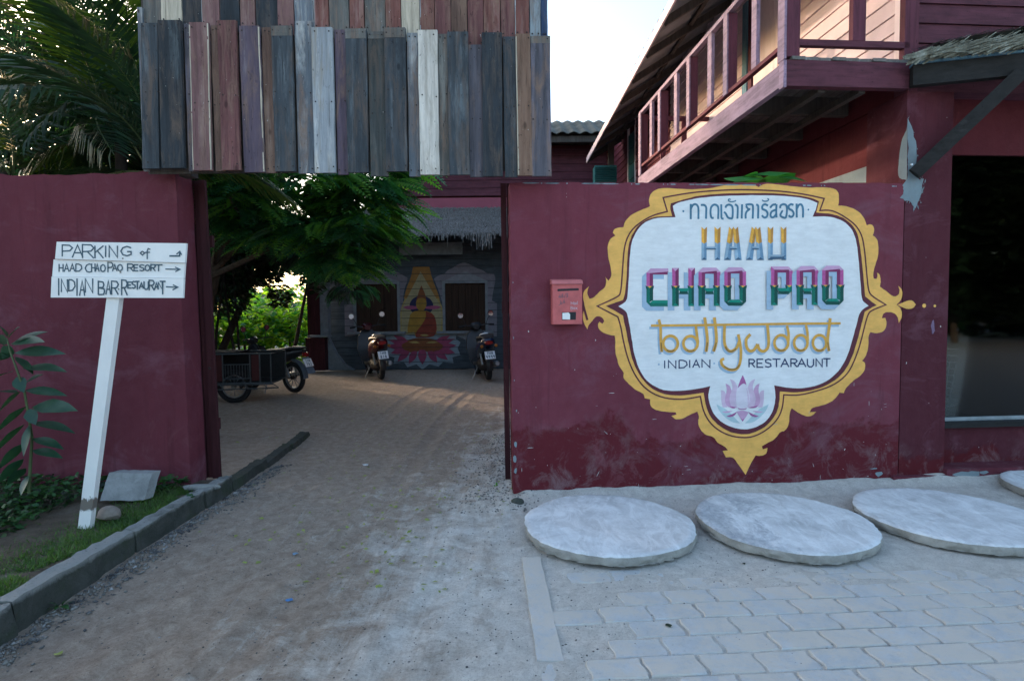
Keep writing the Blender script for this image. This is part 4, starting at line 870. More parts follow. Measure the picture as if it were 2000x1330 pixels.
def plank(x0, x1, z0, z1, y0, mat, lean=0.0, th=.02, seed=0):
    r = random.Random(seed); n = 10; vs = []; fs = []
    for i in range(n+1):
        t = i/n; z = z0+(z1-z0)*t; dx = lean*(1-t); jl, jr = r.uniform(-.0016, .0016), r.uniform(-.0016, .0016); dy = r.uniform(-.0012, .0012)
        vs += [(x0+dx+jl+.002, y0+dy, z), (x1+dx+jr-.002, y0+dy, z), (x1+dx+jr, y0+th, z), (x0+dx+jl, y0+th, z)]
    for i in range(n):
        for k in range(4): fs.append((i*4+k, i*4+(k+1)%4, i*4+4+(k+1)%4, i*4+4+k))
    fs += [(3,2,1,0), (n*4, n*4+1, n*4+2, n*4+3)]
    b = MB(); b.add(vs, fs)
    return b.build('plank', mat, sb)
for i, (x0, x1, yt, yb, c_, pr, sl, ex) in enumerate(low):
    X0, X1 = SX(x0), SX(x1); zt_, zb_ = SZ((x0+x1)/2, py(yt)), SZ((x0+x1)/2, py(yb)); y0 = SBY-.006*pr-.004-rnd.uniform(0, .003)-(.026 if pr else .0)
    if not pr: y0 = SBY-.012
    lean = sl/3.695/1100*SBY
    plank(X0+.001, X1-.001, zb_, zt_, y0, WM[c_], lean, .02+.004*pr, i)
    if 'L' in ex: plank(X0+.0015, X0+.011, zb_+.004, zt_-.02, y0-.0015, WM['cream'], lean, .005, 100+i)
    if 'R' in ex: plank(X1-.013, X1-.002, zb_+.004, zt_-.01, y0-.0015, WM['cream'], lean, .005, 130+i)
    if 'T' in ex:
        plank(X0+.002, X1-.002, zt_-.055-.02*(i % 2), zt_-.001, y0-.0016, WM['grey'], 0, .005, 160+i)
    if 'W' in ex:
        q = [(X0+.003, .55), (X0+.02, .30), (X0+.045, .52), (X0+.05, .46), (X0+.022, .27)]
    for zz in (zt_-.03, zb_+.04, (zb_+zt_)/2+rnd.uniform(-.1, .1)):
        for xx in (X0+.022, X1-.022):
            if rnd.random() < .8: nails.lathe((xx+rnd.uniform(-.008, .008), y0-.0035, zz+rnd.uniform(-.008, .008)), (0, 1, 0), [(.0058, 0), (.0058, .006)], 6)
for i, (x0, x1, yb, c_, pr) in enumerate(up):
    X0, X1 = SX(x0), SX(x1); zb_ = SZ((x0+x1)/2, py(yb)); y0 = SBY+.012-.006*pr
    plank(X0+.001, X1-.001, zb_-.05, SZ(x0, 0)+.42+rnd.uniform(-.05, .05), y0+.004, WM[c_], 0, .018, 300+i)
    if c_ in ('redbrown', 'pink') and i % 3 == 0: plank(X0+.0015, X0+.009, zb_-.03, SZ(x0, 0)+.4, y0+.0022, WM['pale'], 0, .005, 400+i)
    for xx in (X0+.02, X1-.02): nails.lathe((xx, y0-.0005, zb_+.03), (0, 1, 0), [(.0058, 0), (.0058, .006)], 6)
nails.build('nail_heads', M['nail'], sb)['kind'] = 'stuff'
MB().box((SX(279), SBY+.034, 2.62), (SX(1070), SBY+.040, 4.85)).build('backing_sheet', M['joist'], sb)
b = MB()
for z in (2.68, 3.25, 3.9): b.box((-2.86, SBY+.042, z), (.28, SBY+.10, z+.09))
b.build('batten', M['joist'], sb)
for x in (-2.60, .035): MB().box((x-.05, SBY+.105, 2.62), (x+.05, SBY+.20, 4.0)).build('post', M['joist'], sb)

# ------------------------------------------------------------------ timber gate leaves folded back on each side
g = thing('gate_leaf', 'dark red timber gate leaf folded beside the left wall end', 'gate', (-2.6, 4.95, .09))
for i, (xa, xb, dy) in enumerate(((-2.76,-2.705,0),(-2.70,-2.655,.02),(-2.648,-2.585,-.008))):
    MB().hexa([(xa+.02,4.87+dy,.085),(xb+.02,4.87+dy,.085),(xb+.02,4.905+dy,.085),(xa+.02,4.905+dy,.085),(xa-.02,4.87+dy,2.66),(xb-.025,4.87+dy,2.66),(xb-.025,4.905+dy,2.66),(xa-.02,4.905+dy,2.66)]).build('board', M['gate_wood'], g)
for z in (.5, 2.1): MB().box((-2.76, 4.94, z), (-2.60, 4.975, z+.10)).build('rail', M['gate_wood'], g)
MB().lathe((-2.62, 4.868, 1.05), (0,1,0), [(.012,-.012),(.012,.01)], 8).build('bolt', M['nail'], g)
g = thing('gate_leaf', 'narrow dark red timber gate edge beside the mailbox wall', 'gate', (0, 4.85, 0))
for i, (xa, xb, dy) in enumerate(((-.078,-.030,0),(-.026,.03,.012))):
    MB().hexa([(xa+.008,4.83+dy,.06),(xb+.008,4.83+dy,.06),(xb+.008,4.87+dy,.06),(xa+.008,4.87+dy,.06),(xa-.008,4.83+dy,2.60),(xb-.008,4.83+dy,2.60),(xb-.008,4.87+dy,2.60),(xa-.008,4.87+dy,2.60)]).build('board', M['gate_wood'], g)
MB().box((-.085, 4.88, 1.5), (.03, 4.91, 1.6)).build('rail', M['gate_wood'], g)

# ------------------------------------------------------------------ mailbox
mbm = simple('faded_red_mailbox', L(.52,.12,.12), rough=.55, var=.22, sc=7, bump=.1)
mbl = simple('faded_red_mailbox_lid', L(.54,.16,.16), rough=.5, var=.15, sc=7, bump=.1)
u0, z1_ = onW(1079, 547, -.10); u1, z0_ = onW(1137, 633, -.10)
mo = thing('mailbox', 'faded red metal mailbox on the maroon wall left of the yellow scroll', 'mailbox', F((u0+u1)/2, -.05, z0_))
b = MB(); b.fbox(u0, u1, -.10, -.002, z0_, z1_-.035)
b.build('body', mbm, mo)
b = MB(); lu = .006
b.hexa([F(u0-lu,-.112,z1_-.033),F(u1+lu,-.112,z1_-.033),F(u1+lu,-.003,z1_-.033),F(u0-lu,-.003,z1_-.033),F(u0-lu,-.092,z1_-.002),F(u1+lu,-.092,z1_-.002),F(u1+lu,-.003,z1_+.012),F(u0-lu,-.003,z1_+.012)])
b.build('lid', mbl, mo)
fw = u1-u0; fx = lambda a: u0+fw*(a-340)/(920-340); fz = lambda y: z1_+(z0_-z1_)*(y-235)/(1080-235)
bp = lambda p: (fx(p[0]), fz(p[1])); lf = lambda u, z, o: F(u, -.10-o, z)
P = Paint(lf, .0015); P.poly([bp(p) for p in ((438,405),(855,395),(855,435),(438,450))]); P.build('slot', M['black_ink'], mo)
P = Paint(lf, .0015); P.poly([bp(p) for p in ((520,850),(800,845),(795,995),(520,1000))]); P.build('window_recess', M['black_ink'], mo)
P = Paint(lf, .0022); P.poly([bp(p) for p in ((530,865),(650,855),(682,890),(680,990),(530,985))]); P.build('letter_inside', M['white_paint'], mo)
P = Paint(lf, .0025); write(P, '48', bp, [(460,505,38,80),(512,500,38,75)], .0032); write(P, '/3', bp, [(565,495,30,85),(600,490,45,75)], .0032); write(P, 'b6', bp, [(490,620,40,75),(548,605,38,70)], .0032); P.stroke([bp((455,720)), bp((490,695))], .003); P.build('handwriting', M['ink'], mo)
P = Paint(lf, .0025); write(P, 'Mail', bp, [(700,655,50,50),(760,640,32,66),(800,640,16,66),(822,640,10,66)], .0032); write(P, 'Box', bp, [(695,745,40,55),(742,725,36,74),(788,725,36,74)], .0032); P.build('raised_lettering', simple('worn_silver_letter', L(.45,.38,.42)), mo)

# ------------------------------------------------------------------ leaning white signpost with three boards
SPY = 3.66
sp = thing('signpost', 'leaning white wooden signpost with three hand lettered boards', 'signpost', (float(atY(168,1025,SPY)[0]), SPY, .10))
foot = atY(167, 1036, SPY); head = atY(226, 575, SPY-.02)
d_ = Vector(head-foot); bb = MB(); a_ = Vector(foot)-d_.normalized()*.06; e_ = Vector(head)+d_.normalized()*.12
s_ = Vector((1,0,0)); th = .042
def postc(p, w): return [p+Vector((-w/2, -th/2, 0)), p+Vector((w/2, -th/2, 0)), p+Vector((w/2, th/2, 0)), p+Vector((-w/2, th/2, 0))]
bb.hexa([tuple(v_) for v_ in postc(a_, .078)]+[tuple(v_) for v_ in postc(e_, .082)])
# side strip that shows as a second white edge
bb.build('post', M['white_post'], sp, origin=(float(foot[0]), SPY, float(foot[2])))
c3 = lambda x, y: (0+x/3.5955, 330+y/3.5955)
bd = [[(398,512),(1308,523),(1298,660),(386,632)], [(376,636),(1297,662),(1290,768),(366,755)], [(362,756),(1290,770),(1284,906),(356,903)]]
bd2 = []
for i, q in enumerate(bd):
    yf = SPY-.045-.012*(i != 1); pts = []
    qq = [atY(*c3(*p), yf) for p in q]; n_ = []
    b = MB(); th_ = .018
    b.prism([(float(p[0]), float(p[2])) for p in qq], lambda x, z, k, yf=yf: (x, yf+th_*k, z)); b.build('board', M['white_paint'], sp)
inkP = []
def sgn(i):
    yf = SPY-.045-.012*(i != 1)
    def f(p):
        q = atY(*c3(*p), yf); return (float(q[0]), float(q[2]))
    return f, Paint(lambda x, z, o: (x, yf-o, z), .0012)
f, P = sgn(0); write(P, 'PARKING', f, [(438,535,72,80),(508,535,75,88),(580,532,80,96),(668,540,60,88),(736,540,14,80),(768,540,58,82),(850,545,72,66)], .0085)
write(P, 'of', f, [(985,560,34,46),(1015,560,45,62)], .0075); P.build('marker_lettering', M['ink'], sp)['kind'] = 'stuff'; P = Paint(P.lift, .0014); P.stroke([f((1190,612)), f((1262,612)), f((1264,582))], .0105); P.stroke([f((1240,600)), f((1264,580)), f((1276,604))], .008); P.build('arrow', M['ink'], sp)
f, P = sgn(1); write(P, 'HAADCHAOPAORESORT', f, [(416,668,28,55),(452,668,34,55),(492,668,34,52),(534,668,42,52),(600,668,48,58),(645,665,24,58),(672,668,26,54),(708,672,34,50),(760,656,36,70),(792,672,32,46),(828,672,34,44),(898,668,42,52),(944,674,30,42),(982,674,34,42),(1022,674,32,42),(1062,672,32,46),(1088,674,56,46)], .0078)
P.build('marker_lettering', M['ink'], sp)['kind'] = 'stuff'; P = Paint(P.lift, .0014); P.stroke([f((1162,704)), f((1262,706))], .008); P.stroke([f((1230,690)), f((1266,706)), f((1232,722))], .0075); P.build('arrow', M['ink'], sp)
f, P = sgn(2); write(P, 'INDIANBARRESTAURANT', f, [(398,768,30,120),(432,775,42,90),(484,778,44,78),(536,770,12,122),(560,785,36,106),(600,770,52,100),(692,790,46,94),(745,785,34,98),(785,788,48,96),(856,780,40,108),(900,795,26,42),(928,790,26,48),(952,790,30,58),(980,800,30,42),(1014,790,30,56),(1050,782,36,72),(1088,800,26,48),(1114,796,28,50),(1124,790,42,92)], .0088)
P.build('marker_lettering', M['ink'], sp)['kind'] = 'stuff'; P = Paint(P.lift, .0014); P.stroke([f((1166,828)), f((1248,832))], .0085); P.stroke([f((1215,814)), f((1250,831)), f((1212,850))], .008); P.build('arrow', M['ink'], sp)
b = MB()
for (x, y) in ((240, 505), (235, 532), (232, 565)): b.lathe(atY(x, y, SPY-.058), (0,1,0), [(.004,-.003),(.004,.004)], 6)
b.build('nail', M['nail'], sp)

# grey concrete block leaning on the wall, brown stone at the post's foot, ragged stone under the gate leaf
q = [atY(195,978,3.98), atY(282,976,3.98), atY(300,927,4.50), atY(214,923,4.50)]
bt = np.array([0, .035, -.05])
bl = rough_hexa([q[0]+[0,-.0,-.02], q[1]+[0,0,-.02], q[2]+[.0,.06,-.045], q[3]+[0,.06,-.045], q[0], q[1], q[2], q[3]], (8, 8, 2), .0035, 3)
# thickness away from the viewer
q = [np.array(atY(195,978,4.12)), np.array(atY(281,977,4.12)), np.array(atY(297,924,4.22)), np.array(atY(213,923,4.22))]
off = np.array([.02, .075, .0])
bl = rough_hexa([q[0], q[1], q[1]+off, q[0]+off, q[3], q[2], q[2]+off, q[3]+off], (8, 2, 6), .003, 3)
o = bl.build('concrete_block', M['block'], smooth=True); tag(o, 'grey square concrete block leaning against the left wall behind the white post', 'concrete block')
def rock(name, c, r, lab, mat='rock', seed=1, fl=.6):
    b = bmesh.new(); bmesh.ops.create_icosphere(b, subdivisions=3, radius=1); rr = np.random.RandomState(seed); d = rr.normal(size=(9, 3)); d /= np.linalg.norm(d, axis=1)[:, None]; hh = rr.uniform(.55, .95, 9)
    for v in b.verts:
        p = np.array(v.co)
        for k in range(9):
            e = p @ d[k]
            if e > hh[k]: p = p-d[k]*(e-hh[k])*.85
        p += rr.normal(0, .018, 3); v.co = Vector((p[0]*r[0], p[1]*r[1], p[2]*r[2]))
    me = bpy.data.meshes.new(name); b.to_mesh(me); b.free(); me.materials.append(M[mat]); me.polygons.foreach_set('use_smooth', [True]*len(me.polygons)); me.set_sharp_from_angle(angle=R(30))
    o = bpy.data.objects.new(name, me); col.objects.link(o); o.location = tuple(float(k) for k in c); ORG[o.name] = tuple(o.location); tag(o, lab, 'stone'); return o
p = ground(212, 1008, .15); rock('stone', (p[0], p[1], .165), (.085, .06, .055), "brown rough stone wedged at the foot of the white signpost", seed=3)
p = ground(392, 952, .13); rock('stone', (p[0], p[1], .13), (.16, .07, .035), 'flat grey stone at the corner of the left wall beside the kerb', 'kerb', seed=9)
p = ground(1010, 975, .02); rock('stone', (p[0]+.01, p[1]-.06, .02), (.06, .05, .035), 'small grey lump at the foot of the right wall corner', 'kerb', seed=12)
p = ground(200, 985, .12)
# ------------------------------------------------------------------ balcony house on the right
US, UR = 3.385, 2.30
bh = thing('balcony_house', 'maroon timber house with a railed upper balcony and a thatched shopfront awning', 'house', F(3.5, 0, 0))
def fb(name, mat, *a): return MB().fbox(*a).build(name, mat, bh)
# corner column with cement patches
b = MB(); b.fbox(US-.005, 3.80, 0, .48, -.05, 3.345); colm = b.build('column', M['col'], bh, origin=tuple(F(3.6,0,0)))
def patch(pts, w=-.0018):
    P = Paint(wl_, .0018); q = smooth_poly([onW(*p) for p in pts], 2, 70); P.poly(jitp(q, .007, 5)); r = random.Random(4)
    for k in range(70):
        c = r.choice(q); l = r.uniform(.01, .05); w_ = r.uniform(.0015, .006); a = r.uniform(-.35, .35)+math.pi/2; du, dz = math.cos(a)*l, math.sin(a)*l; x, z = c[0]+r.uniform(-.014, .014), c[1]+r.uniform(-.02, .02)
        if x-w_ < US-.003: continue
        P.poly([(x-w_, z), (x+du*.5, z+dz*.5), (x+w_, z), (x-du*.5, z-dz*.5)])
    return P
P = patch([(1772,232),(1785,262),(1791,300),(1790,345),(1797,352),(1804,350),(1799,375),(1795,395),(1786,408),(1780,396),(1770,392),(1758,388),(1766,375),(1762,362),(1774,350),(1773,300)]); P.build('cement_patch', M['patch'], colm)
b = MB(); pts = [onU(x, y, US-.005) for x, y in ((1773,236),(1770,258),(1760,275),(1756,310),(1753,345),(1765,352),(1772,352))]
pts = jitp(smooth_poly(pts, 2, 70), .004, 8); b.poly([F(US-.0068, w, z) for w, z in pts]); b.build('cement_patch', M['patch'], colm)
# ground floor: dark side wall and shopfront
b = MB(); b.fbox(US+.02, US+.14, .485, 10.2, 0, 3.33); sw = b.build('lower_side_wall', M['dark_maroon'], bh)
b = MB(); q = [onU(x, y, US+.02) for x, y in ((1600,358),(1697,357),(1697,324))]; b.poly([F(US+.018, w, z) for w, z in q]); b.build('pale_wall_patch', M['patch'], sw)
zs, zh = onW(1900, 822, .16)[1], onW(1930, 303, .16)[1]
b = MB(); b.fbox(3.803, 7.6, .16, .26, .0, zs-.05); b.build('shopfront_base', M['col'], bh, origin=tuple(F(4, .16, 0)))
b = MB(); b.fbox(3.803, 7.6, .165, .26, zh, 3.6); b.build('shopfront_head', M['dark_maroon'], bh)
b = MB(); b.fbox(3.803, 7.6, .10, .29, zs-.048, zs); b.build('window_sill', M['black_wood'], bh)
wf = MB().fbox(3.806, 7.5, .175, .215, zs+.001, zs+.035).build('window_frame', simple('aluminium_frame', L(.35,.42,.46), rough=.35, metal=.6, bump=0), bh)
t = NT('dark_window_glass'); t.col(L(.01,.012,.012)); t.fin(.04, .5); t.b.inputs['Transmission Weight'].default_value = .0
gl = t.n.new('ShaderNodeBsdfTransparent'); gl.inputs[0].default_value = (.5,.55,.55,1); gs = t.n.new('ShaderNodeBsdfGlossy'); gs.inputs['Roughness'].default_value = .03; fr = t.n.new('ShaderNodeFresnel'); fr.inputs[0].default_value = 1.45
mx = t.n.new('ShaderNodeMixShader'); t.l.new(fr.outputs[0], mx.inputs[0]); t.l.new(gl.outputs[0], mx.inputs[1]); t.l.new(gs.outputs[0], mx.inputs[2]); t.l.new(mx.outputs[0], t.n['Material Output'].inputs[0]); M['glass'] = t.m
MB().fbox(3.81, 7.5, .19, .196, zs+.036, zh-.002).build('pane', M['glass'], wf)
fb('window_mullion', M['black_wood'], 5.2, 5.26, .17, .22, zs+.036, zh-.002)
# dim room behind the glass
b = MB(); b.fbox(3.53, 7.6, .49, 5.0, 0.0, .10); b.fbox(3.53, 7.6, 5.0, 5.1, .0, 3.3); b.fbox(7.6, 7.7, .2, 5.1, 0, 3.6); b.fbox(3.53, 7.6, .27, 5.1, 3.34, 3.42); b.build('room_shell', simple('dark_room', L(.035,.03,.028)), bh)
# plinth ledge with peeling paint along the base of the column and shopfront
b = MB(); b.fbox(3.30, 3.79, -.045, -.002, -.03, .055); b.fbox(3.792, 7.6, -.045, .158, -.03, .105)
pl = b.build('plinth', M['wall_l'], bh, origin=tuple(F(5,-.045,-.1)))
r = random.Random(3); P = Paint(lambda u, z, o: F(u, -.045-o, z), .0018)
for (u, z, a, c_) in ((3.47,.02,.05,.025),(3.52,.01,.04,.018),(3.36,.0,.03,.02),(3.93,.06,.09,.022),(4.02,.055,.10,.03),(4.13,.07,.05,.018),(4.5,.05,.08,.02),(3.62,.02,.02,.012)):
    P.poly([(u+a*math.cos(k*.8)*r.uniform(.6,1.1), z+c_*math.sin(k*.8)*r.uniform(.6,1.1)) for k in range(8)])
P.build('bare_cement_chip', M['patch'], pl)['kind'] = 'stuff'
P = Paint(wl_, .0018); r = random.Random(8)   # grey scuffs at the foot of the painted wall
for (x, y, a, c_) in ((1718,925,.05,.03),(1735,945,.06,.04),(1712,950,.02,.05),(1690,940,.02,.035),(1706,915,.045,.008)):
    u, z = onW(x, y); P.poly([(u+a*math.cos(k*.7)*r.uniform(.4,1.2), z+c_*math.sin(k*.7)*r.uniform(.4,1.2)) for k in range(9)])
P.build('grey_scuff', M['patch'], RW)
P = Paint(wl_, .0018); u, z = onW(1822, 640); P.poly([(u+.02*math.cos(k*.7)*r.uniform(.6,1.1), z+.07*math.sin(k*.7)*r.uniform(.6,1.1)) for k in range(9)]); P.build('lilac_smudge', simple('lilac_smudge_paint', L(.19,.12,.2)), colm)

# balcony floor, beams, joists
zb, zf = 3.36, 3.57
fb('front_beam', M['m_woodx'], UR, US-.01, -.02, .05, zb, zf)
fb('side_beam', M['pale_rail'], UR-.012, UR+.05, .052, 4.02, zb+.02, zf-.005)
fb('beam_end_cap', M['pale_rail'], UR-.028, UR-.001, -.018, .05, zb-.01, zf)
for i in range(9): fb('floor_board', M['grey_board'], UR+.04+i*.118, UR+.04+i*.118+.112, -.03+.01*(i%3), 4.03, zf+.002, zf+.028)
for w_ in (.75, 1.5, 2.25, 3.0, 3.7): fb('joist', M['joist'], UR+.052, US-.002, w_, w_+.07, zb+.04, zf)
for u_ in (2.62, 2.98): fb('long_joist', M['joist'], u_, u_+.06, .055, 4.0, zb-.02, zb+.035)
fb('far_beam', M['m_woodx'], UR+.05, US-.002, 3.93, 4.0, zb, zf)
# balcony railing, a part with its pieces below
rl = MB().fbox(UR-.005, UR+.05, .10, 4.0, 4.50, 4.545).build('railing', M['pale_rail'], bh, origin=tuple(F(UR, 2, 4.5)))
def rp(name, mat, *a): return MB().fbox(*a).build(name, M[mat], rl)
rp('bottom_rail', 'm_woodside', UR+.0, UR+.05, .055, 3.98, 3.70, 3.735)
rp('bottom_rail', 'm_woodx', UR+.115, US-.002, -.01, .04, 3.695, 3.745); rp('top_rail', 'm_woodx', UR+.115, US, -.015, .045, 4.50, 4.55)
rp('corner_post', 'm_wood', UR, UR+.112, -.015, .075, zf+.03, 5.02); rp('corner_facing', 'pale_rail', UR-.022, UR-.001, -.012, .09, zf+.012, 5.0)
rp('post', 'm_wood', *[onW(1664, 60, .0)[0], onW(1689, 60, .0)[0]], -.012, .04, 3.746, 4.50); rp('post', 'm_wood', US-.05, US-.003, -.01, .05, 3.6, 4.5)
for (xa, xc, mt) in ((1290,1305,'m_wood'),(1347,1362,'m_wood'),(1420,1438,'m_wood')):
    w0 = onU(xa, 200, UR)[0]; d_ = w0+FO[1]; uu = (xc-xa)/1100*d_*1.0
    rp('wide_post', mt, UR+.002, UR+uu, w0-.02, w0+.035, 3.736, 4.499); rp('post_facing', 'pale_rail', UR-.014, UR+.001, w0-.018, w0+.07, 3.70, 4.499)
for xa, ww in ((1271,.10),(1319,.10),(1385,.10),(1471,.09)):
    w0 = onU(xa, 200, UR)[0]; rp('baluster', 'pale_rail', UR, UR+.035, w0-ww/2, w0+ww/2, 3.736, 4.499)
rp('end_post', 'm_wood', UR+.005, UR+.11, 3.93, 3.99, zf+.03, 4.499); rp('end_facing', 'pale_rail', UR-.014, UR+.001, 3.90, 4.0, zf+.01, 4.52)
for u_ in (2.62, 2.95): rp('end_baluster', 'm_wood', u_, u_+.08, 3.95, 3.985, zf+.03, 4.42)
rp('end_rail', 'm_woodx', UR+.11, US, 3.94, 3.99, 4.42, 4.48)
# side wall siding: each board its own piece, overlapping like weatherboards
roofz = lambda u: 4.73+(u-1.85)*.93
def lap(name, mat, w0, w1, z, h, proud=.02, u=US, parent=bh):
    b = MB(); a = u; b.hexa([F(a-proud, w0, z), F(a+.02, w0, z), F(a+.02, w1, z), F(a-proud, w1, z), F(a-.004, w0, z+h), F(a+.02, w0, z+h), F(a+.02, w1, z+h), F(a-.004, w1, z+h)])
    return b.build(name, mat, parent)
bh_h = .152
for i in range(18):
    z = 3.60+i*bh_h
    if z > 6.0: break
    lap('siding_board', M['pink_wood'], .13, 2.0, z, bh_h-.004); lap('siding_board', M['pink_wood'], 2.90, 5.6, z, bh_h-.004)
    if z > 5.55: lap('siding_board', M['pink_wood'], 2.0, 2.90, z, bh_h-.004)
for i in range(18):
    z = 3.10+i*bh_h
    if z > 5.9: break
    lap('siding_board', M['m_woodside'], 5.61, 7.70, z, bh_h-.004); lap('siding_board', M['m_woodside'], 8.32, 10.4, z, bh_h-.004)
wn_ = MB().fbox(US-.03, US+.02, 7.70, 7.76, 3.1, 5.9).build('window', M['pink_woodz'], bh)
MB().fbox(US-.03, US+.02, 8.26, 8.32, 3.1, 5.9).build('window_frame', M['pink_woodz'], wn_)
for i in range(7): MB().fbox(US-.02+.0, US-.008, 7.77, 8.25, 3.15+i*.34, 3.15+i*.34+.32).build('louvre_slat', M['teal'], wn_)
MB().fbox(US+.03, US+.05, 7.76, 8.26, 3.1, 5.9).build('window_back', M['black_ink'], wn_)
fb('corner_trim', M['pink_woodz'], US-.035, US+.0, .0, .128, 3.6, 5.6)
fb('wall_core', M['dark_maroon'], US+.022, US+.10, .17, 10.4, 3.34, 5.95)
# door of upright boards with blue grey frame
dr = MB().fbox(US-.012, US+.01, 2.03, 2.10, 3.6, 5.55).build('door', M['pink_woodz'], bh)
for i in range(6): MB().fbox(US-.014, US+.01, 2.105+i*.082, 2.105+i*.082+.078, 3.6, 5.55).build('door_board', M['pink_woodz'], dr)
MB().fbox(US-.045, US+.01, 2.72, 2.84, 3.6, 5.55).build('door_frame', M['blue_trim'], dr); MB().fbox(US-.03, US+.01, 2.62, 2.71, 3.6, 5.55).build('dark_door_frame', M['m_wood'], dr)
# front gable siding
for i in range(15):
    z = 3.60+i*.165; b = MB()
    b.hexa([F(3.47,.03,z),F(7.8,.03,z),F(7.8,.08,z),F(3.47,.08,z),F(3.47,.046,z+.161),F(7.8,.046,z+.161),F(7.8,.08,z+.161),F(3.47,.08,z+.161)]); b.build('front_siding_board', M['m_woodx'], bh)
fb('front_corner_trim', M['m_wood'], US+.001, 3.468, .0, .10, 3.345, 5.7)
fb('front_wall_core', M['dark_maroon'], US+.03, 7.8, .082, .16, 3.43, 6.1)
fb('front_lintel', M['m_woodx'], US-.004, 7.8, .004, .155, 3.347, 3.598)
# roof: corrugated sheets on rafters, eave over the balcony
eF = np.array(atY(1146, 308, 13.6)); eM = np.array(atY(1310, -3, 6.65)); eN = eM+(eM-eF)*((6.65-4.1)/(13.6-6.65))
rise = np.array(F(2.4, 0, 0)-F(0,0,0))+np.array([0,0,1.5])
b = MB(); nx = 150; vs = []; fs = []
for i in range(nx+1):
    t = i/nx; p = eN*(1-t)+eF*t; bump_ = .02*math.sin(i*2*math.pi/4)
    for k in range(4):
        s_ = k/3; vs.append(p+rise*s_+np.array([0,0,bump_]))
for i in range(nx):
    for k in range(3): fs.append((i*4+k, i*4+k+1, i*4+5+k, i*4+4+k))
b.add(vs, fs); b.add([v+np.array([0,0,.012]) for v in vs], fs); rf = b.build('roof', M['rust_roof'], bh, recalc=False)
for i in range(11):
    t = .03+i*.095; p = eN*(1-t)+eF*t+np.array([0,0,-.085]); MB().bar(p+rise*.02, p+rise*.62, .055, .09).build('rafter', M['joist'], rf)
for s_ in (.28,): MB().bar(eN+rise*s_+np.array([0,0,-.05]), eF+rise*s_+np.array([0,0,-.05]), .05, .045).build('purlin', M['joist'], rf)
n_ = 4
for i in range(n_):
    pa, pb = eN*(1-i/n_)+eF*(i/n_), eN*(1-(i+1)/n_)+eF*((i+1)/n_)
    b = MB(); o1 = np.array([-.012, 0, -.13]); o2 = np.array([-.012, 0, -.012]); th2 = FU*.022
    g2 = (pb-pa)*.001
    b.hexa([pa+o1+g2, pa+o1+th2+g2, pb+o1+th2-g2, pb+o1-g2, pa+o2+g2, pa+o2+th2+g2, pb+o2+th2-g2, pb+o2-g2]); b.build('fascia_board', M['pink_wood'], rf)
b = MB(); pe = eF+np.array([0,.02,0]); b.poly([pe+np.array([0,0,-.14]), pe+rise*.62+np.array([0,0,-.14]), pe+rise*.62, pe]); b.build('end_fascia', M['joist'], rf)
# green-grey louvred box under the far eave
p0_ = atY(1163, 322, 12.6); p1_ = atY(1192, 354, 12.6)
lb = thing('louvred_box', 'green grey louvred metal box under the far eave of the balcony house', 'vent box', ((p0_[0]+p1_[0])/2, 12.8, p1_[2]))
MB().box((p0_[0], 12.66, p1_[2]), (p1_[0]+.15, 13.0, p0_[2])).build('case', M['teal'], lb)
for i in range(8):
    z = p1_[2]+.03+i*(p0_[2]-p1_[2]-.05)/8; MB().hexa([(p0_[0]-.02,12.60,z),(p1_[0]+.15,12.60,z),(p1_[0]+.15,12.65,z),(p0_[0]-.02,12.65,z),(p0_[0]-.02,12.63,z+.022),(p1_[0]+.15,12.63,z+.022),(p1_[0]+.15,12.655,z+.022),(p0_[0]-.02,12.655,z+.022)]).build('louvre_slat', M['teal'], lb)
MB().box((p1_[0]-.02,12.7,p0_[2]), (p1_[0]+.1,12.8,p0_[2]+.5)).build('bracket', M['joist'], lb)

# awning: black beam, diagonal brace, palm thatch
a0 = np.array(F(3.36, -.06, 0)); dirA = np.array([3.72, -1.0, 0]); dirA /= np.linalg.norm(dirA); nA = np.array([-dirA[1], dirA[0], 0])
def A(s, n, z): return a0+dirA*s+nA*n+np.array([0,0,z])
zA0, zA1 = 3.355, 3.52
b = MB(); b.hexa([A(0,-.04,zA0),A(4.2,-.04,zA0),A(4.2,.03,zA0),A(0,.03,zA0),A(0,-.04,zA1),A(4.2,-.04,zA1),A(4.2,.03,zA1),A(0,.03,zA1)])
aw = b.build('awning', M['black_wood'], bh)
b = MB(); b.hexa([A(0,-.06,zA1+.002),A(4.2,-.06,zA1+.002),A(4.2,.05,zA1+.002),A(0,.05,zA1+.002),A(0,-.06,zA1+.02),A(4.2,-.06,zA1+.02),A(4.2,.05,zA1+.02),A(0,.05,zA1+.02)]); b.build('drip_strip', M['blue_trim'], aw)
pB = np.array(F(onW(1786,340,-.035)[0], -.035, onW(1786,340,-.035)[1])); pT = A(.74, -.045, 3.36)
MB().bar(pB, pT+np.array([0,0,.0]), .07, .105, up=(0,0,1)).build('brace', M['black_wood'], aw)
MB().lathe(F(onW(1780,322,-.09)[0], -.095, onW(1780,322,-.09)[1]), FW, [(.009,-.004),(.009,.01)], 8).build('bolt', simple('zinc_bolt', L(.5,.55,.6), metal=.6, rough=.4), aw)
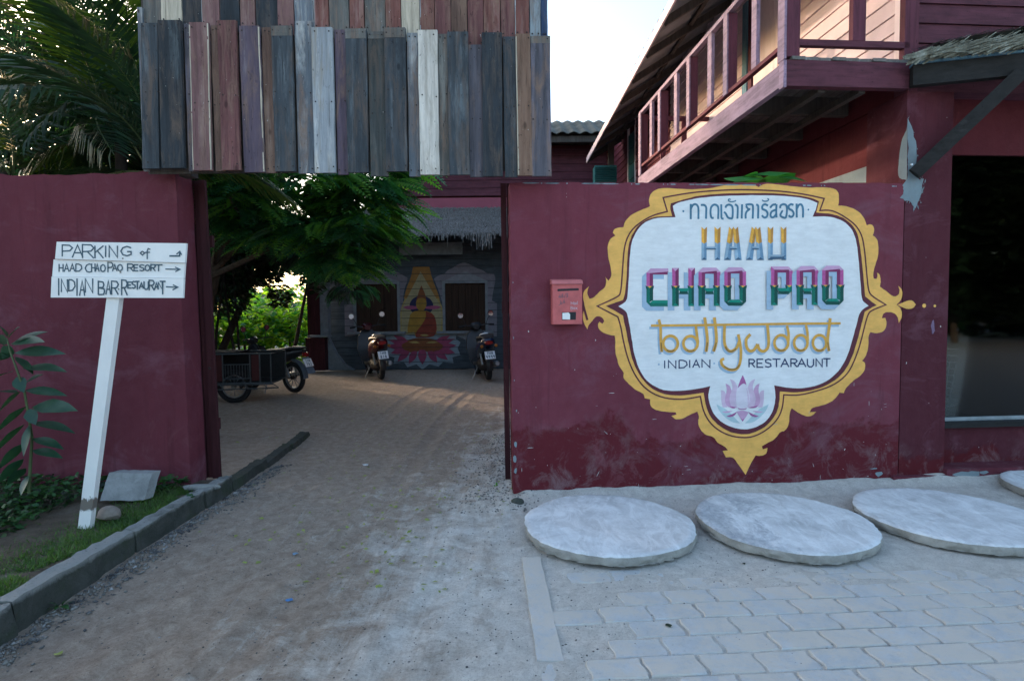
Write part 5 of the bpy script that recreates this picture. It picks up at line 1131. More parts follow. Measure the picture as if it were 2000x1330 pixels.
# thatch: blades lying down the slope, stepping up to the right, fringe at the edge
rs = np.random.RandomState(5); N = 5200
s0 = rs.rand(N)*4.1+.0; dep = rs.rand(N); n0 = -.10+dep*1.3; z0 = zA1+.035+.07*s0+dep*.55+.03*rs.rand(N)+.012*np.sin(s0*5); Lb = rs.uniform(.18, .42, N); ang = rs.normal(-.45, .35, N)
V = []
for i in range(N):
    c_ = A(s0[i], n0[i], z0[i]+.02*s0[i]*.0); dd = dirA*math.cos(ang[i])*-1.0+(-nA*.7+np.array([0,0,-.28]))*abs(math.sin(ang[i])); dd /= np.linalg.norm(dd); sd = np.cross(dd, [0,0,1]); sd /= np.linalg.norm(sd)+1e-9; w_ = .008+.010*rs.rand(); li = rs.uniform(-.01, .055)
    e = c_-dd*Lb[i]; V += [c_-sd*w_*.2+np.array([0,0,li-.02]), c_+sd*w_*.2+np.array([0,0,li-.02]), e+sd*w_+np.array([0,0,.03+li]), e-sd*w_+np.array([0,0,.03+li])]
for i in range(2600):   # cut ends and strands showing along the eave edge
    sE = rs.rand()*4.15; tk = .045+.05*min(sE, 1.6); zc = zA1+.03+rs.rand()*tk; an = rs.normal(.30, .22); l = rs.uniform(.08, .26); w_ = rs.uniform(.003, .009); nn = -.10+rs.uniform(-.04, .03)
    c_ = A(sE, nn, zc); dd = dirA*math.cos(an)+FZ*math.sin(an)*.7-nA*.15; up = FZ*math.cos(an)-dirA*math.sin(an); V += [c_-dd*l*.5-up*w_, c_+dd*l*.5-up*w_*.4, c_+dd*l*.5+up*w_*.4, c_-dd*l*.5+up*w_]
N = len(V)//4
V = np.array(V); o = fast_mesh('thatch', V, np.arange(4*N).reshape(-1, 4), M['thatch2'], parent=aw); o['kind'] = 'stuff'
b = MB(); b.quad(A(.02,-.06,zA1+.024), A(4.2,-.06,zA1+.30), A(4.2,1.2,zA1+.90), A(.02,1.2,zA1+.60)); b.build('thatch_base', M['joist'], aw)

# wicker chair inside the shop window
ch = thing('wicker_chair', 'white wicker chair standing behind the dark shop window', 'chair', F(4.55, .95, .10))
cw = simple('pale_wicker', L(.32,.34,.35), rough=.7)
b = MB(); cx_, cz_ = 4.55, .10
for i in range(15):
    a = math.pi*(.05+.9*i/14); top = 1.05-.25*abs(math.cos(a))**2; b.tube([F(cx_+.24*math.cos(a), 1.0+.24*math.sin(a), .52), F(cx_+.29*math.cos(a), 1.0+.30*math.sin(a), cz_+top*.8), F(cx_+.32*math.cos(a), 1.0+.33*math.sin(a), cz_+top)], .006, 5)
for k in range(8):
    h = .58+k*.07; b.tube([F(cx_+(.25+.01*k)*math.cos(a), 1.0+(.25+.01*k)*math.sin(a), h) for a in [math.pi*(.03+.94*j/14) for j in range(15)]], .0045, 4)
b.build('backrest', cw, ch)
b = MB(); b.lathe(F(cx_, .98, .50), (0,0,1), [(.27,0),(.29,.02),(.27,.045)], 20); b.build('seat', cw, ch)
b = MB(); b.lathe(F(cx_, .98, .32), (0,0,1), [(.29,0),(.28,.17)], 24); b.build('skirt', cw, ch)
for (du, dw) in ((-.19,-.17),(.19,-.17),(-.19,.17),(.19,.17)): MB().tube([F(cx_+du, .98+dw, .10), F(cx_+du*.95, .98+dw*.95, .5)], .018, 8).build('leg', cw, ch)
# ------------------------------------------------------------------ building at the back of the yard with the painted wall
BY = 15.2
bk = thing('mural_house', 'maroon two storey house with thatched eave and seated figure mural behind the yard', 'house', (-1.5, BY, 0))
bpx = lambda x, y, Y=BY: atY(x, y, Y)
XL = float(bpx(640, 600)[0]); XR = 3.0
mw = wood('blue_grey_siding', L(.075,.095,.112), c2=L(.11,.13,.15), wear=.1, bump=.3, axis='X')  # siding colour lowered, with the eave's shade put into it
wins = [(690.5, 781.5), (864.5, 953)]
xw = [(float(bpx(a, 600)[0]), float(bpx(c, 600)[0])) for a, c in wins]; zw0, zw1 = float(bpx(900, 641)[2]), float(bpx(900, 549)[2])
PH = .197; bands = []
for i in range(18):
    z0, z1 = .02+i*PH, .02+i*PH+PH-.011
    if z0 > 3.5: break
    segs = [(XL, XR)]
    if z1 > zw0-.07 and z0 < zw1: segs = [(XL, xw[0][0]), (xw[0][1], xw[1][0]), (xw[1][1], XR)]
    bands.append((z0, z1, segs))
    if z0 < zw1 < z1: bands.append((zw1+.002, z1, xw)); extra = [(a, c, zw1+.001, z1) for a, c in xw]
    elif z0 < zw0-.07 < z1: bands.append((z0, zw0-.072, xw)); extra = [(a, c, z0, zw0-.071) for a, c in xw]
    else: extra = []
    for a, c, q0, q1 in extra: MB().box((a+.001, BY, q0), (c-.001, BY+.03, q1)).build('siding_board', mw, bk)
    for a, c in segs:
        z1_ = min(z1, 3.6); MB().box((a, BY, z0), (c, BY+.03, z1_)).build('siding_board', mw, bk)
MB().box((XL, BY+.031, 0), (xw[0][0], BY+.12, 3.6)).build('wall_core', M['black_ink'], bk)
MB().box((xw[0][1], BY+.031, 0), (xw[1][0], BY+.12, 3.6)).build('wall_core', M['black_ink'], bk)
MB().box((xw[1][1], BY+.031, 0), (XR, BY+.12, 3.6)).build('wall_core', M['black_ink'], bk)
palef = simple('pale_window_trim', L(.20,.22,.235), rough=.6); brownsh = wood('brown_shutter_board', L(.045,.025,.016), c2=L(.08,.05,.035), wear=.1)
for k, (a, c) in enumerate(xw):
    w = MB().box((a, BY-.035, zw0-.07), (a+.07, BY+.03, zw1)).build('window', palef, bk)
    MB().box((c-.07, BY-.035, zw0-.07), (c, BY+.03, zw1)).build('frame_side', palef, w); MB().box((a+.071, BY-.034, zw1-.06), (c-.071, BY+.03, zw1)).build('frame_head', palef, w)
    MB().box((a-.15, BY-.13, zw0-.14), (c+.15, BY+.0, zw0-.071)).build('sill', palef, w)
    n = 6
    for i in range(n):
        q0 = a+.07+(c-a-.14)*i/n; MB().box((q0+.004, BY+.05-.02*((i+k)%2), zw0-.07), (q0+(c-a-.14)/n-.004, BY+.075, zw1-.06)).build('shutter_board', brownsh, w)
    MB().torus(((a+c)/2+.2, BY+.02, zw0+.55), (0,1,0), .05, .008, 16, 5).build('ring_handle', M['nail'], w)
# mural, cut along the board joints
def clipz(poly, z, keep_above):
    out = []
    for i in range(len(poly)):
        p, q = poly[i], poly[(i+1) % len(poly)]; a, b_ = (p[1]-z)*(1 if keep_above else -1), (q[1]-z)*(1 if keep_above else -1)
        if a >= 0: out.append(p)
        if (a > 0 and b_ < 0) or (a < 0 and b_ > 0): t_ = a/(a-b_); out.append((p[0]+(q[0]-p[0])*t_, z))
    return out
class Mural:
    def __init__(s): s.b = MB(); s.off = .002
    def poly(s, pts, mi, sm=1, sharp=60):
        P_ = []
        for p in pts: q = bpx(640+p[0]/4.433, 470+p[1]/4.433); P_.append((float(q[0]), float(q[2])))
        if sm: P_ = smooth_poly(P_, sm, sharp)
        for tr in tessellate_polygon([[Vector((p[0], p[1], 0)) for p in P_]]):
            T_ = [P_[i] for i in tr]
            for z0, z1, segs in bands:
                c0 = clipz(clipz(T_, z0+.001, True), z1-.001, False)
                if len(c0) < 3: continue
                for xa, xb in segs:
                    c = [(q[1], q[0]) for q in c0]; c = clipz(clipz(c, xa, True), xb, False); c = [(q[1], q[0]) for q in c]
                    if len(c) >= 3: s.b.add([(p[0], BY-s.off, p[1]) for p in c], [tuple(range(len(c)))], mi)
        s.off += .0009
mu = Mural(); MC = ['m_pale','m_orange','m_cream','m_navy','m_pink','m_ochre','m_red','m_rust','m_magenta','m_mauve','m_glow','m_yellow']
MM = [paintmat('mural_'+k, scl(c, .78), .15) for k, c in zip(MC, (L(.30,.32,.35), L(.40,.20,.05), L(.42,.37,.20), L(.03,.03,.10), L(.42,.10,.20), L(.42,.24,.04), L(.28,.05,.03), L(.26,.085,.03), L(.38,.07,.15), L(.25,.235,.27), L(.30,.37,.42), L(.48,.36,.12)))]  # palette scaled down, putting the eave's shade into the mural paint
mu.poly([(145,560),(182,548),(188,440),(165,370),(150,330),(200,300),(250,290),(300,262),(360,245),(420,215),(480,240),(540,262),(600,270),(650,300),(690,320),(690,350),(660,430),(650,540),(672,560),(672,800),(650,810),(560,800),(480,850),(430,870),(390,840),(300,800),(200,830),(150,830)], 9)
mu.poly([(920,330),(960,300),(1010,290),(1040,255),(1080,240),(1120,210),(1180,188),(1230,205),(1290,240),(1340,255),(1380,285),(1440,290),(1455,330),(1432,440),(1422,520),(1465,540),(1465,830),(1400,830),(1300,800),(1240,840),(1200,855),(1160,840),(1080,790),(985,780),(1000,560),(960,430)], 9)
mu.poly([(232,362),(415,283),(612,352)], 0, 0); mu.poly([(998,352),(1190,266),(1378,346)], 0, 0)
for sgx in (410, 1200): mu.poly([(sgx-150,790),(sgx+150,790),(sgx+60,830),(sgx+20,850),(sgx,870),(sgx-20,850),(sgx-70,830)], 0)
mu.poly([(490,790),(600,800),(700,820),(820,830),(940,815),(1060,800),(1115,810),(1110,850),(1150,880),(1125,930),(1150,990),(1080,1010),(1090,1060),(1000,1050),(960,1090),(880,1070),(820,1115),(770,1070),(690,1095),(660,1050),(570,1065),(580,1010),(500,990),(520,930),(480,880)], 10, 0)
mu.poly([(740,225),(880,225),(905,330),(965,480),(975,540),(660,500),(680,420),(720,320)], 1); mu.poly([(632,590),(670,500),(960,500),(1000,590),(1000,720),(1040,812),(592,812),(620,720)], 11)
mu.poly([(805,268),(975,560),(990,640),(975,812),(640,812),(640,590)], 2, 0)
mu.poly([(812+104*math.cos(a*.35), 565+88*math.sin(a*.35)) for a in range(18)], 3); mu.poly([(650,578),(700,560),(790,572),(790,588),(700,600)], 4); mu.poly([(845,572),(940,560),(985,575),(940,598),(850,590)], 4)
mu.poly([(775,490),(790,440),(812,388),(835,440),(852,490)], 7)
mu.poly([(620,905),(670,868),(760,842),(870,842),(960,865),(1010,900),(1000,950),(900,972),(815,950),(730,972),(640,955)], 7)
def petal(cx_, cy_, tx, ty, w_): 
    d = Vector((tx-cx_, ty-cy_)); n_ = Vector((-d.y, d.x)).normalized()*w_; m = Vector((cx_, cy_))+d*.45; mu.poly([(cx_-n_.x*.5, cy_-n_.y*.5), (m.x-n_.x, m.y-n_.y), (tx, ty), (m.x+n_.x, m.y+n_.y), (cx_+n_.x*.5, cy_+n_.y*.5)], 8, 2)
for a in ((690,880,570,818,28),(680,900,528,858,28),(660,920,505,912,30),(670,940,545,975,32),(700,950,605,1048,36),(760,955,705,1066,36),(940,880,1062,820,28),(950,900,1102,850,28),(970,920,1118,905,30),(965,940,1105,972,32),(930,950,1042,1032,36),(880,955,950,1058,36)): petal(*a)
petal(820, 940, 822, 1072, 44)
mu.poly([(640,900),(700,868),(790,850),(890,850),(950,870),(1000,905),(985,945),(900,960),(815,940),(730,962),(655,945)], 7)
mu.poly([(720,625),(790,600),(850,605),(920,635),(940,700),(945,790),(912,835),(765,835),(750,790),(700,800),(690,770),(705,690)], 5); mu.poly([(850,612),(918,636),(942,700),(946,792),(912,836),(768,836),(760,800),(815,730),(852,670)], 6)
mu.poly([(812+46*math.cos(a*.35), 545+64*math.sin(a*.35)) for a in range(18)], 5); mu.poly([(768,520),(780,478),(812,462),(846,478),(858,520),(835,498),(790,498)], 7)
mu.poly([(700,880),(760,868),(800,885),(750,890)], 11); mu.poly([(850,885),(900,868),(960,880),(900,890)], 11); mu.poly([(800,815),(850,808),(880,822),(830,830)], 11)
mu.b.build('painted_mural', MM, bk)
# corner columns, upper storey, soffit, roof
def bx_(n, x0, x1, y0, y1, Y0, Y1, mat, par=bk):
    a = bpx(x0, y1, Y0); c = bpx(x1, y0, Y0); return MB().box((float(a[0]), Y0, float(a[2])), (float(c[0]), Y1, float(c[2]))).build(n, mat, par)
bx_('corner_column', 603, 622, 540, 723, 14.7, 15.0, M['gate_wood']); bx_('pedestal', 598, 634, 660, 724, 14.45, 14.69, M['gate_wood']); bx_('pale_pilaster', 624, 638, 520, 657, 14.75, 15.0, palef); bx_('capital', 600, 640, 655, 659, 14.40, 14.74, palef)
a = bpx(655, 660, 14.9)
MB().prism([(float(bpx(x, y, 14.75)[0]), float(bpx(x, y, 14.75)[2])) for x, y in ((640,659),(655,690),(672,712),(690,723),(636,723))], lambda x, z, k: (x, 14.76+.2*k, z)).build('curved_buttress', palef, bk)
bx_('band_wall', 748, 1180, 384, 425, BY-.02, BY+.2, simple('pinkish_maroon_band', L(.30,.075,.11), rough=.7, var=.1, sc=2))
XL2 = float(bpx(748, 300)[0]); ZU = float(bpx(900, 384)[2])
for i in range(11): 
    z = ZU+.01+i*.205
    if z > 5.8: break
    b = MB(); b.hexa([(XL2,BY-.03,z),(3.4,BY-.03,z),(3.4,BY+.02,z),(XL2,BY+.02,z),(XL2,BY-.012,z+.2),(3.4,BY-.012,z+.2),(3.4,BY+.02,z+.2),(XL2,BY+.02,z+.2)]); b.build('upper_siding_board', M['m_woodx'], bk)
MB().box((XL2, BY+.021, ZU), (3.4, BY+3, 5.95)).build('upper_core', M['dark_maroon'], bk)
MB().box((XL-.0, BY+.121, 0), (3.4, BY+3, ZU-.3)).build('lower_core', M['black_ink'], bk)
e0 = bpx(1050, 262, 14.3); zE, zR = float(e0[2]), float(bpx(1050, 240, 15.9)[2])
b = MB(); vs = []; fs = []; x = XL2-.6; k = 0; n = 260
for i in range(n):
    x = XL2-.25+i*.035; wv = .055*abs(math.sin(x*math.pi/.29))**1.6*1.0
    vs += [(x, 14.3, zE+wv), (x, 15.9, zR+wv), (x, 18.4, zR-1.2+wv)]
for i in range(n-1): fs += [(i*3, i*3+3, i*3+4, i*3+1), (i*3+1, i*3+4, i*3+5, i*3+2)]
b.add(vs, fs); b.add([(p[0], p[1], p[2]-.014) for p in vs], fs); b.build('roof', M['moss_roof'], bk, recalc=False)
MB().box((XL2-.2, 14.42, zE-.17), (3.2, 14.46, zE-.02)).build('fascia_board', M['joist'], bk); MB().box((XL2-.2, 14.9, zE-.05), (3.2, 14.98, zE+.2)).build('purlin', M['joist'], bk)
bx_('hanging_panel', 780, 903, 473, 498, 14.9, 14.95, palef)
# thatched eave
x0, x1 = float(bpx(640, 430)[0]), 3.2; zt_, ze_ = float(bpx(900, 411, 15.1)[2]), float(bpx(900, 459, 13.9)[2])
MB().hexa([(x0,13.98,ze_-.02),(x1,13.98,ze_-.02),(x1,15.1,zt_-.10),(x0,15.1,zt_-.10),(x0,13.98,ze_+.05),(x1,13.98,ze_+.05),(x1,15.1,zt_-.03),(x0,15.1,zt_-.03)]).build('eave_base', M['joist'], bk)
rs = np.random.RandomState(9); N = 15000; s = rs.rand(N); row = np.floor(s*7)/7+rs.normal(0, .015, N); X = rs.uniform(x0, x1, N); Y = 15.1-(1.2)*row; Z = zt_-(zt_-ze_)*row; Ln = rs.uniform(.12, .30, N); w = rs.uniform(.006, .014, N)
dx = rs.normal(0, .28, N)*Ln; dy = -.72*Ln; dz = -.55*Ln-.08*Ln*rs.rand(N); lift = rs.uniform(.0, .05, N)
low_ = row > .8; dz = np.where(low_, dz-.06*rs.rand(N), dz)
V = np.stack([np.stack([X-w, Y, Z+lift+.03], -1), np.stack([X+w, Y, Z+lift+.03], -1), np.stack([X+dx+w*.6, Y+dy, Z+dz+lift+.045], -1), np.stack([X+dx-w*.6, Y+dy, Z+dz+lift+.045], -1)], 1).reshape(-1, 3)
o = fast_mesh('thatch', V, np.arange(4*N).reshape(-1, 4), M['thatch'], parent=bk); o['kind'] = 'stuff'
N = 420; X = rs.uniform(x0, x1, N); Ln = rs.uniform(.05, .22, N)*np.where(rs.rand(N) < .1, 1.8, 1); hz = ze_+.04; w = .007
cl = rs.rand(N) < .08; X[cl] = float(bpx(948, 470, 13.85)[0])+rs.normal(0, .09, cl.sum()); Ln[cl] = rs.uniform(.2, .42, cl.sum())
V = np.stack([np.stack([X-w, 0*X+13.86, 0*X+hz], -1), np.stack([X+w, 0*X+13.86, 0*X+hz], -1), np.stack([X+w*.5+rs.normal(0,.02,N), 0*X+13.84, hz-Ln], -1), np.stack([X-w*.5, 0*X+13.85, hz-Ln], -1)], 1).reshape(-1, 3)
o = fast_mesh('thatch_fringe', V, np.arange(4*N).reshape(-1, 4), M['thatch'], parent=bk); o['kind'] = 'stuff'

# ------------------------------------------------------------------ scooters, motorbike and cargo sidecar
rub = simple('black_rubber', L(.018,.018,.02), rough=.85, var=.3); met = simple('dull_metal', L(.30,.31,.32), rough=.45, metal=.7, bump=0); blk = simple('black_plastic', L(.018,.019,.022), rough=.4, spec=.4, bump=0); seatm = simple('black_vinyl_seat', L(.022,.022,.024), rough=.55, spec=.4)
redp = simple('dark_red_bike_paint', L(.05,.004,.007), rough=.25, spec=.6, bump=0, var=.1); bluep = simple('dark_blue_bike_paint', L(.006,.018,.05), rough=.25, spec=.6, bump=0, var=.1); platem = simple('white_number_plate', L(.72,.74,.76), rough=.4, bump=0, var=.04)
mirm = simple('mirror_glass', L(.85,.88,.9), rough=.05, metal=1.0, bump=0, var=0); lens = simple('red_tail_lens', L(.22,.01,.01), rough=.2, spec=.6, bump=0); silver = simple('silver_trim', L(.5,.52,.54), rough=.3, metal=.6, bump=0)
def loft(b, secs, n=14, mi=0):
    """secs: (x, z centre, half width, half height, power) -> rounded body along x"""
    vs = []; fs = []
    for (x, z, hw, hh, pw) in secs:
        for k in range(n):
            a = 2*math.pi*k/n; c, s_ = math.cos(a), math.sin(a); vs.append((x, math.copysign(abs(c)**pw, c)*hw, z+math.copysign(abs(s_)**pw, s_)*hh))
    for i in range(len(secs)-1):
        for k in range(n): fs.append((i*n+k, i*n+(k+1)%n, (i+1)*n+(k+1)%n, (i+1)*n+k))
    fs += [tuple(range(n))[::-1], tuple((len(secs)-1)*n+k for k in range(n))]; b.add(vs, fs, mi); return b
def make_wheel(root, x, r, w, disc=False):
    c = (x, 0, r); wh = MB().lathe((x, -.05, r), (0,1,0), [(.035,0),(.04,.02),(.04,.08),(.035,.10)], 14).build('wheel', M['nail'], root)
    MB().torus(c, (0,1,0), r-w, w, 36, 10, flat=1.0).build('tyre', rub, wh, smooth=True); MB().torus(c, (0,1,0), r-2*w, .012, 32, 6, flat=2.2).build('rim', met, wh, smooth=True)
    b = MB()
    for k in range(10):
        a = k*math.pi/5; b.bar((x, .0, r), (x+(r-2*w)*math.cos(a), (-1)**k*.015, r+(r-2*w)*math.sin(a)), .010, .012)
    b.build('spokes', met, wh)['kind'] = 'stuff'
    return wh
def plate(root, c, tilt, w, h, rows):
    """plate facing backwards (-x), tilted"""
    n = Vector((-math.cos(tilt), 0, math.sin(tilt))); up = Vector((math.sin(tilt), 0, math.cos(tilt))); c = Vector(c); sd = Vector((0, -1, 0))
    b = MB(); q = [c+sd*(-w/2)-up*(h/2), c+sd*(w/2)-up*(h/2), c+sd*(w/2)+up*(h/2), c+sd*(-w/2)+up*(h/2)]; b.hexa([p-n*.004 for p in q]+[p for p in q])
    pl_ = b.build('number_plate', platem, root); P = Paint(lambda u, z, o: c+sd*u+up*z+n*o, .0015)
    for txt, z, hh, xs in rows: write(P, txt, lambda p, z=z, hh=hh: (p[0], z-p[1]), [(x_, 0, w*.13, hh) for x_ in xs], .010)
    P.build('plate_lettering', M['ink'], pl_); return pl_
def make_scooter(name, label, paint, rows, trim=silver):
    t = thing(name, label, 'motor scooter', (0,0,0), 'parked motorbikes and scooters')
    make_wheel(t, -.60, .27, .048); make_wheel(t, .64, .27, .042)
    b = MB(); b.torus((-.60, 0, .30), (0,1,0), .30, .02, 20, 6, a0=math.pi*.9, a1=math.pi*1.6, flat=3.2); b.build('rear_mudguard', blk, t)
    b = MB(); loft(b, [(-.98,.74,.05,.03,.9),(-.92,.73,.115,.085,.8),(-.75,.68,.15,.13,.75),(-.5,.62,.165,.16,.75),(-.25,.55,.15,.17,.75),(-.1,.45,.12,.14,.8)]); b.build('tail_body', paint, t, smooth=True)
    b = MB(); loft(b, [(-.93,.815,.09,.02,.8),(-.75,.82,.14,.045,.8),(-.45,.79,.15,.05,.8),(-.2,.75,.12,.055,.8),(-.08,.72,.08,.03,.8)]); b.build('seat', seatm, t, smooth=True)
    b = MB(); loft(b, [(-.12,.30,.13,.06,.7),(.15,.27,.17,.045,.6),(.34,.30,.15,.06,.7)]); b.build('footboard', blk, t, smooth=True)
    b = MB(); vs = [(.34,.17,.25),(.34,-.17,.25),(.40,-.24,.55),(.46,-.20,.80),(.52,-.11,.92),(.52,.11,.92),(.46,.20,.80),(.40,.24,.55)]; b.prism([(0,0)]*0 or [(p[1], p[2]) for p in vs], lambda y, z, k: (.34+(z-.25)*.27+.09*k-abs(y)*.15, y, z)); b.build('leg_shield', blk, t)
    b = MB(); loft(b, [(.40,.98,.06,.05,.8),(.46,1.0,.12,.075,.8),(.55,.97,.11,.075,.8),(.60,.95,.06,.05,.8)]); b.build('headlight_cowl', blk if paint is not redp else redp, t, smooth=True)
    b = MB(); b.tube([(.36,-.36,1.0),(.42,-.22,1.02),(.45,0,.98),(.42,.22,1.02),(.36,.36,1.0)], .013, 8); b.build('handlebar', blk, t)
    for s_ in (-1, 1):
        MB().tube([(.37,s_*.26,1.01),(.36,s_*.36,1.0)], .02, 8).build('grip', rub, t)
        b = MB(); b.tube([(.42,s_*.20,1.02),(.40,s_*.25,1.14),(.38,s_*.30,1.20)], .007, 6); mr = b.build('mirror', blk, t); MB().lathe((.385,s_*.31,1.23), (1,0,.08), [(.02,-.0),(.058,.002),(.062,.014),(.04,.03)], 16).build('mirror_shell', blk, mr, smooth=True); MB().lathe((.378,s_*.31,1.23), (1,0,.08), [(.052,-.003),(.052,.004)], 16).build('mirror_glass', mirm, mr)
        MB().tube([(.46,s_*.07,.72),(.64,s_*.065,.27)], .019, 8).build('fork', met, t)
        MB().tube([(-.60,s_*.09,.30),(-.52,s_*.11,.60)], .022, 8).build('shock_absorber', met, t); MB().lathe((-.93, s_*.13, .66), (-1,0,0), [(.028,0),(.03,.02),(.015,.035)], 10).build('indicator', simple('amber_lens', L(.35,.12,.02), rough=.3, bump=0) if s_ == -1 else bpy.data.materials['amber_lens'], t)
    b = MB(); b.torus((.64,0,.28), (0,1,0), .285, .018, 18, 6, a0=-math.pi*.05, a1=math.pi*.62, flat=3.0); b.build('front_mudguard', paint, t)
    b = MB(); loft(b, [(-1.0,.72,.07,.028,.8),(-.97,.72,.085,.04,.8),(-.94,.72,.08,.04,.8)]); b.build('tail_light', lens, t, smooth=True)
    b = MB(); b.torus((-.80, 0, .86), (.25,0,1), .13, .012, 16, 6, a0=math.pi*.5, a1=math.pi*1.5); b.build('grab_rail', trim, t)
    b = MB(); b.hexa([(-.90,-.06,.60),(-1.04,-.075,.40),(-1.04,.075,.40),(-.90,.06,.60),(-.885,-.06,.605),(-1.02,-.075,.40),(-1.02,.075,.40),(-.885,.06,.605)]); b.build('plate_holder', blk, t)
    plate(t, (-1.0, 0, .50), R(30), .185, .155, rows)
    b = MB(); b.lathe((-.15,-.16,.24), (-1,0,.12), [(.02,0),(.045,.1),(.055,.35),(.05,.6),(.03,.62)], 12); b.build('exhaust', met, t, smooth=True)
    b = MB(); loft(b, [(-.62,.27,.07,.06,.8),(-.45,.27,.13,.11,.7),(-.2,.28,.13,.12,.7),(-.02,.30,.08,.08,.8)]); b.build('engine', M['nail'], t, smooth=True)
    MB().tube([(-.15,.12,.22),(-.25,.26,.0)], .01, 6).build('side_stand', met, t)
    return t
s1 = make_scooter('motor_scooter', 'dark red and black scooter parked below the left painted window', redp, [('818', -.008, .055, (-.055,-.012,.03)), ('1H8', .062, .045, (-.05,-.01,.03))])
s1.location = tuple(ground(752, 741)*np.array([1,1,0])+np.array([-.35, .55, .01])); s1.scale = (1.2,)*3; s1.rotation_euler = (R(-4), 0, R(90+24))
s2 = make_scooter('motor_scooter', 'dark blue scooter parked beside the right gatepost under the right painted window', bluep, [('9999', -.008, .055, (-.075,-.033,.01,.053)), ('7N8', .062, .045, (-.05,-.01,.03))])
s2.location = tuple(ground(966, 742)*np.array([1,1,0])+np.array([-.28, .58, .01])); s2.scale = (1.2,)*3; s2.rotation_euler = (R(-4), 0, R(90+12))
# underbone motorbike, seen from behind its right side
def make_motorbike():
    t = thing('motorbike', 'black motorbike standing side on behind the cargo sidecar, blue white plate at its tail', 'motorbike', (0,0,0), 'parked motorbikes and scooters')
    make_wheel(t, -.62, .30, .045); make_wheel(t, .62, .30, .040)
    b = MB(); loft(b, [(-.98,.82,.05,.03,.8),(-.8,.78,.10,.07,.8),(-.5,.70,.13,.11,.8),(-.2,.62,.12,.12,.8),(.0,.52,.09,.10,.8)]); b.build('tail_body', blk, t, smooth=True)
    b = MB(); loft(b, [(-.96,.875,.07,.02,.8),(-.7,.87,.12,.04,.8),(-.4,.82,.13,.045,.8),(-.1,.79,.11,.05,.8),(.05,.80,.07,.03,.8)]); b.build('seat', seatm, t, smooth=True)
    b = MB(); b.tube([(.05,0,.52),(.30,0,.66),(.44,0,.92)], [.06,.07,.05], 10); b.build('frame_tube', blk, t, smooth=True)
    b = MB(); b.prism([(-.16,.40),(-.22,.60),(-.17,.85),(0,.95),(.17,.85),(.22,.60),(.16,.40)], lambda y, z, k: (.30+(z-.4)*.28+.07*k-abs(y)*.4, y, z)); b.build('leg_shield', blk, t)
    b = MB(); loft(b, [(.38,1.0,.05,.05,.8),(.46,1.01,.10,.07,.8),(.55,.98,.08,.06,.8)]); b.build('headlight_cowl', blk, t, smooth=True)
    MB().tube([(.30,-.35,1.03),(.40,-.2,1.04),(.43,0,1.0),(.40,.2,1.04),(.30,.35,1.03)], .013, 8).build('handlebar', blk, t)
    for s_ in (-1, 1):
        mr = MB().tube([(.38,s_*.22,1.04),(.38,s_*.26,1.2)], .007, 6).build('mirror', blk, t); MB().lathe((.375,s_*.27,1.24), (1,0,0), [(.02,0),(.055,.002),(.058,.014),(.03,.028)], 16).build('mirror_shell', blk, mr, smooth=True); MB().lathe((.368,s_*.27,1.24), (1,0,0), [(.05,-.003),(.05,.004)], 16).build('mirror_glass', mirm, mr)
        MB().tube([(.45,s_*.07,.80),(.62,s_*.07,.30)], .018, 8).build('fork', met, t); MB().tube([(-.62,s_*.10,.32),(-.48,s_*.12,.68)], .024, 8).build('shock_absorber', met, t)
    MB().torus((-.62,0,.31), (0,1,0), .335, .016, 22, 6, a0=math.pi*.98, a1=math.pi*1.62, flat=4.0).build('rear_mudguard', simple('grey_mudguard', L(.10,.13,.17), rough=.5, bump=0), t)
    MB().torus((.62,0,.31), (0,1,0), .33, .014, 18, 6, a0=0, a1=math.pi*.62, flat=3.0).build('front_mudguard', blk, t)
    MB().box((-1.0,-.06,.72), (-.96,.06,.79)).build('tail_light', lens, t); b = MB(); b.hexa([(-.98,-.075,.70),(-1.13,-.085,.40),(-1.13,.085,.40),(-.98,.075,.70),(-.965,-.075,.70),(-1.11,-.085,.40),(-1.11,.085,.40),(-.965,.075,.70)]); b.build('mud_flap', bpy.data.materials['grey_mudguard'], t)
    plate(t, (-1.05, 0, .60), R(28), .19, .16, [('782', -.005, .06, (-.055,-.012,.03)), ('1N8', .066, .05, (-.05,-.01,.03))])
    MB().lathe((.0,-.14,.30), (-1,0,.08), [(.018,0),(.02,.25),(.045,.35),(.05,.75),(.03,.77)], 12).build('exhaust', met, t, smooth=True); b = MB(); loft(b, [(-.25,.34,.09,.11,.7),(.0,.36,.12,.14,.7),(.25,.38,.08,.10,.8)]); b.build('engine', M['nail'], t, smooth=True)
    MB().bar((-.62,-.07,.32), (-.05,-.09,.36), .025, .045).build('swing_arm', M['nail'], t); MB().tube([(-.05,.12,.28),(-.1,.26,.0)], .01, 6).build('side_stand', met, t)
    return t
mb_ = make_motorbike(); p = ground(592, 768); mb_.location = (float(p[0])-.72, float(p[1])+.32, .01); mb_.rotation_euler = (R(-3), 0, R(180-28))
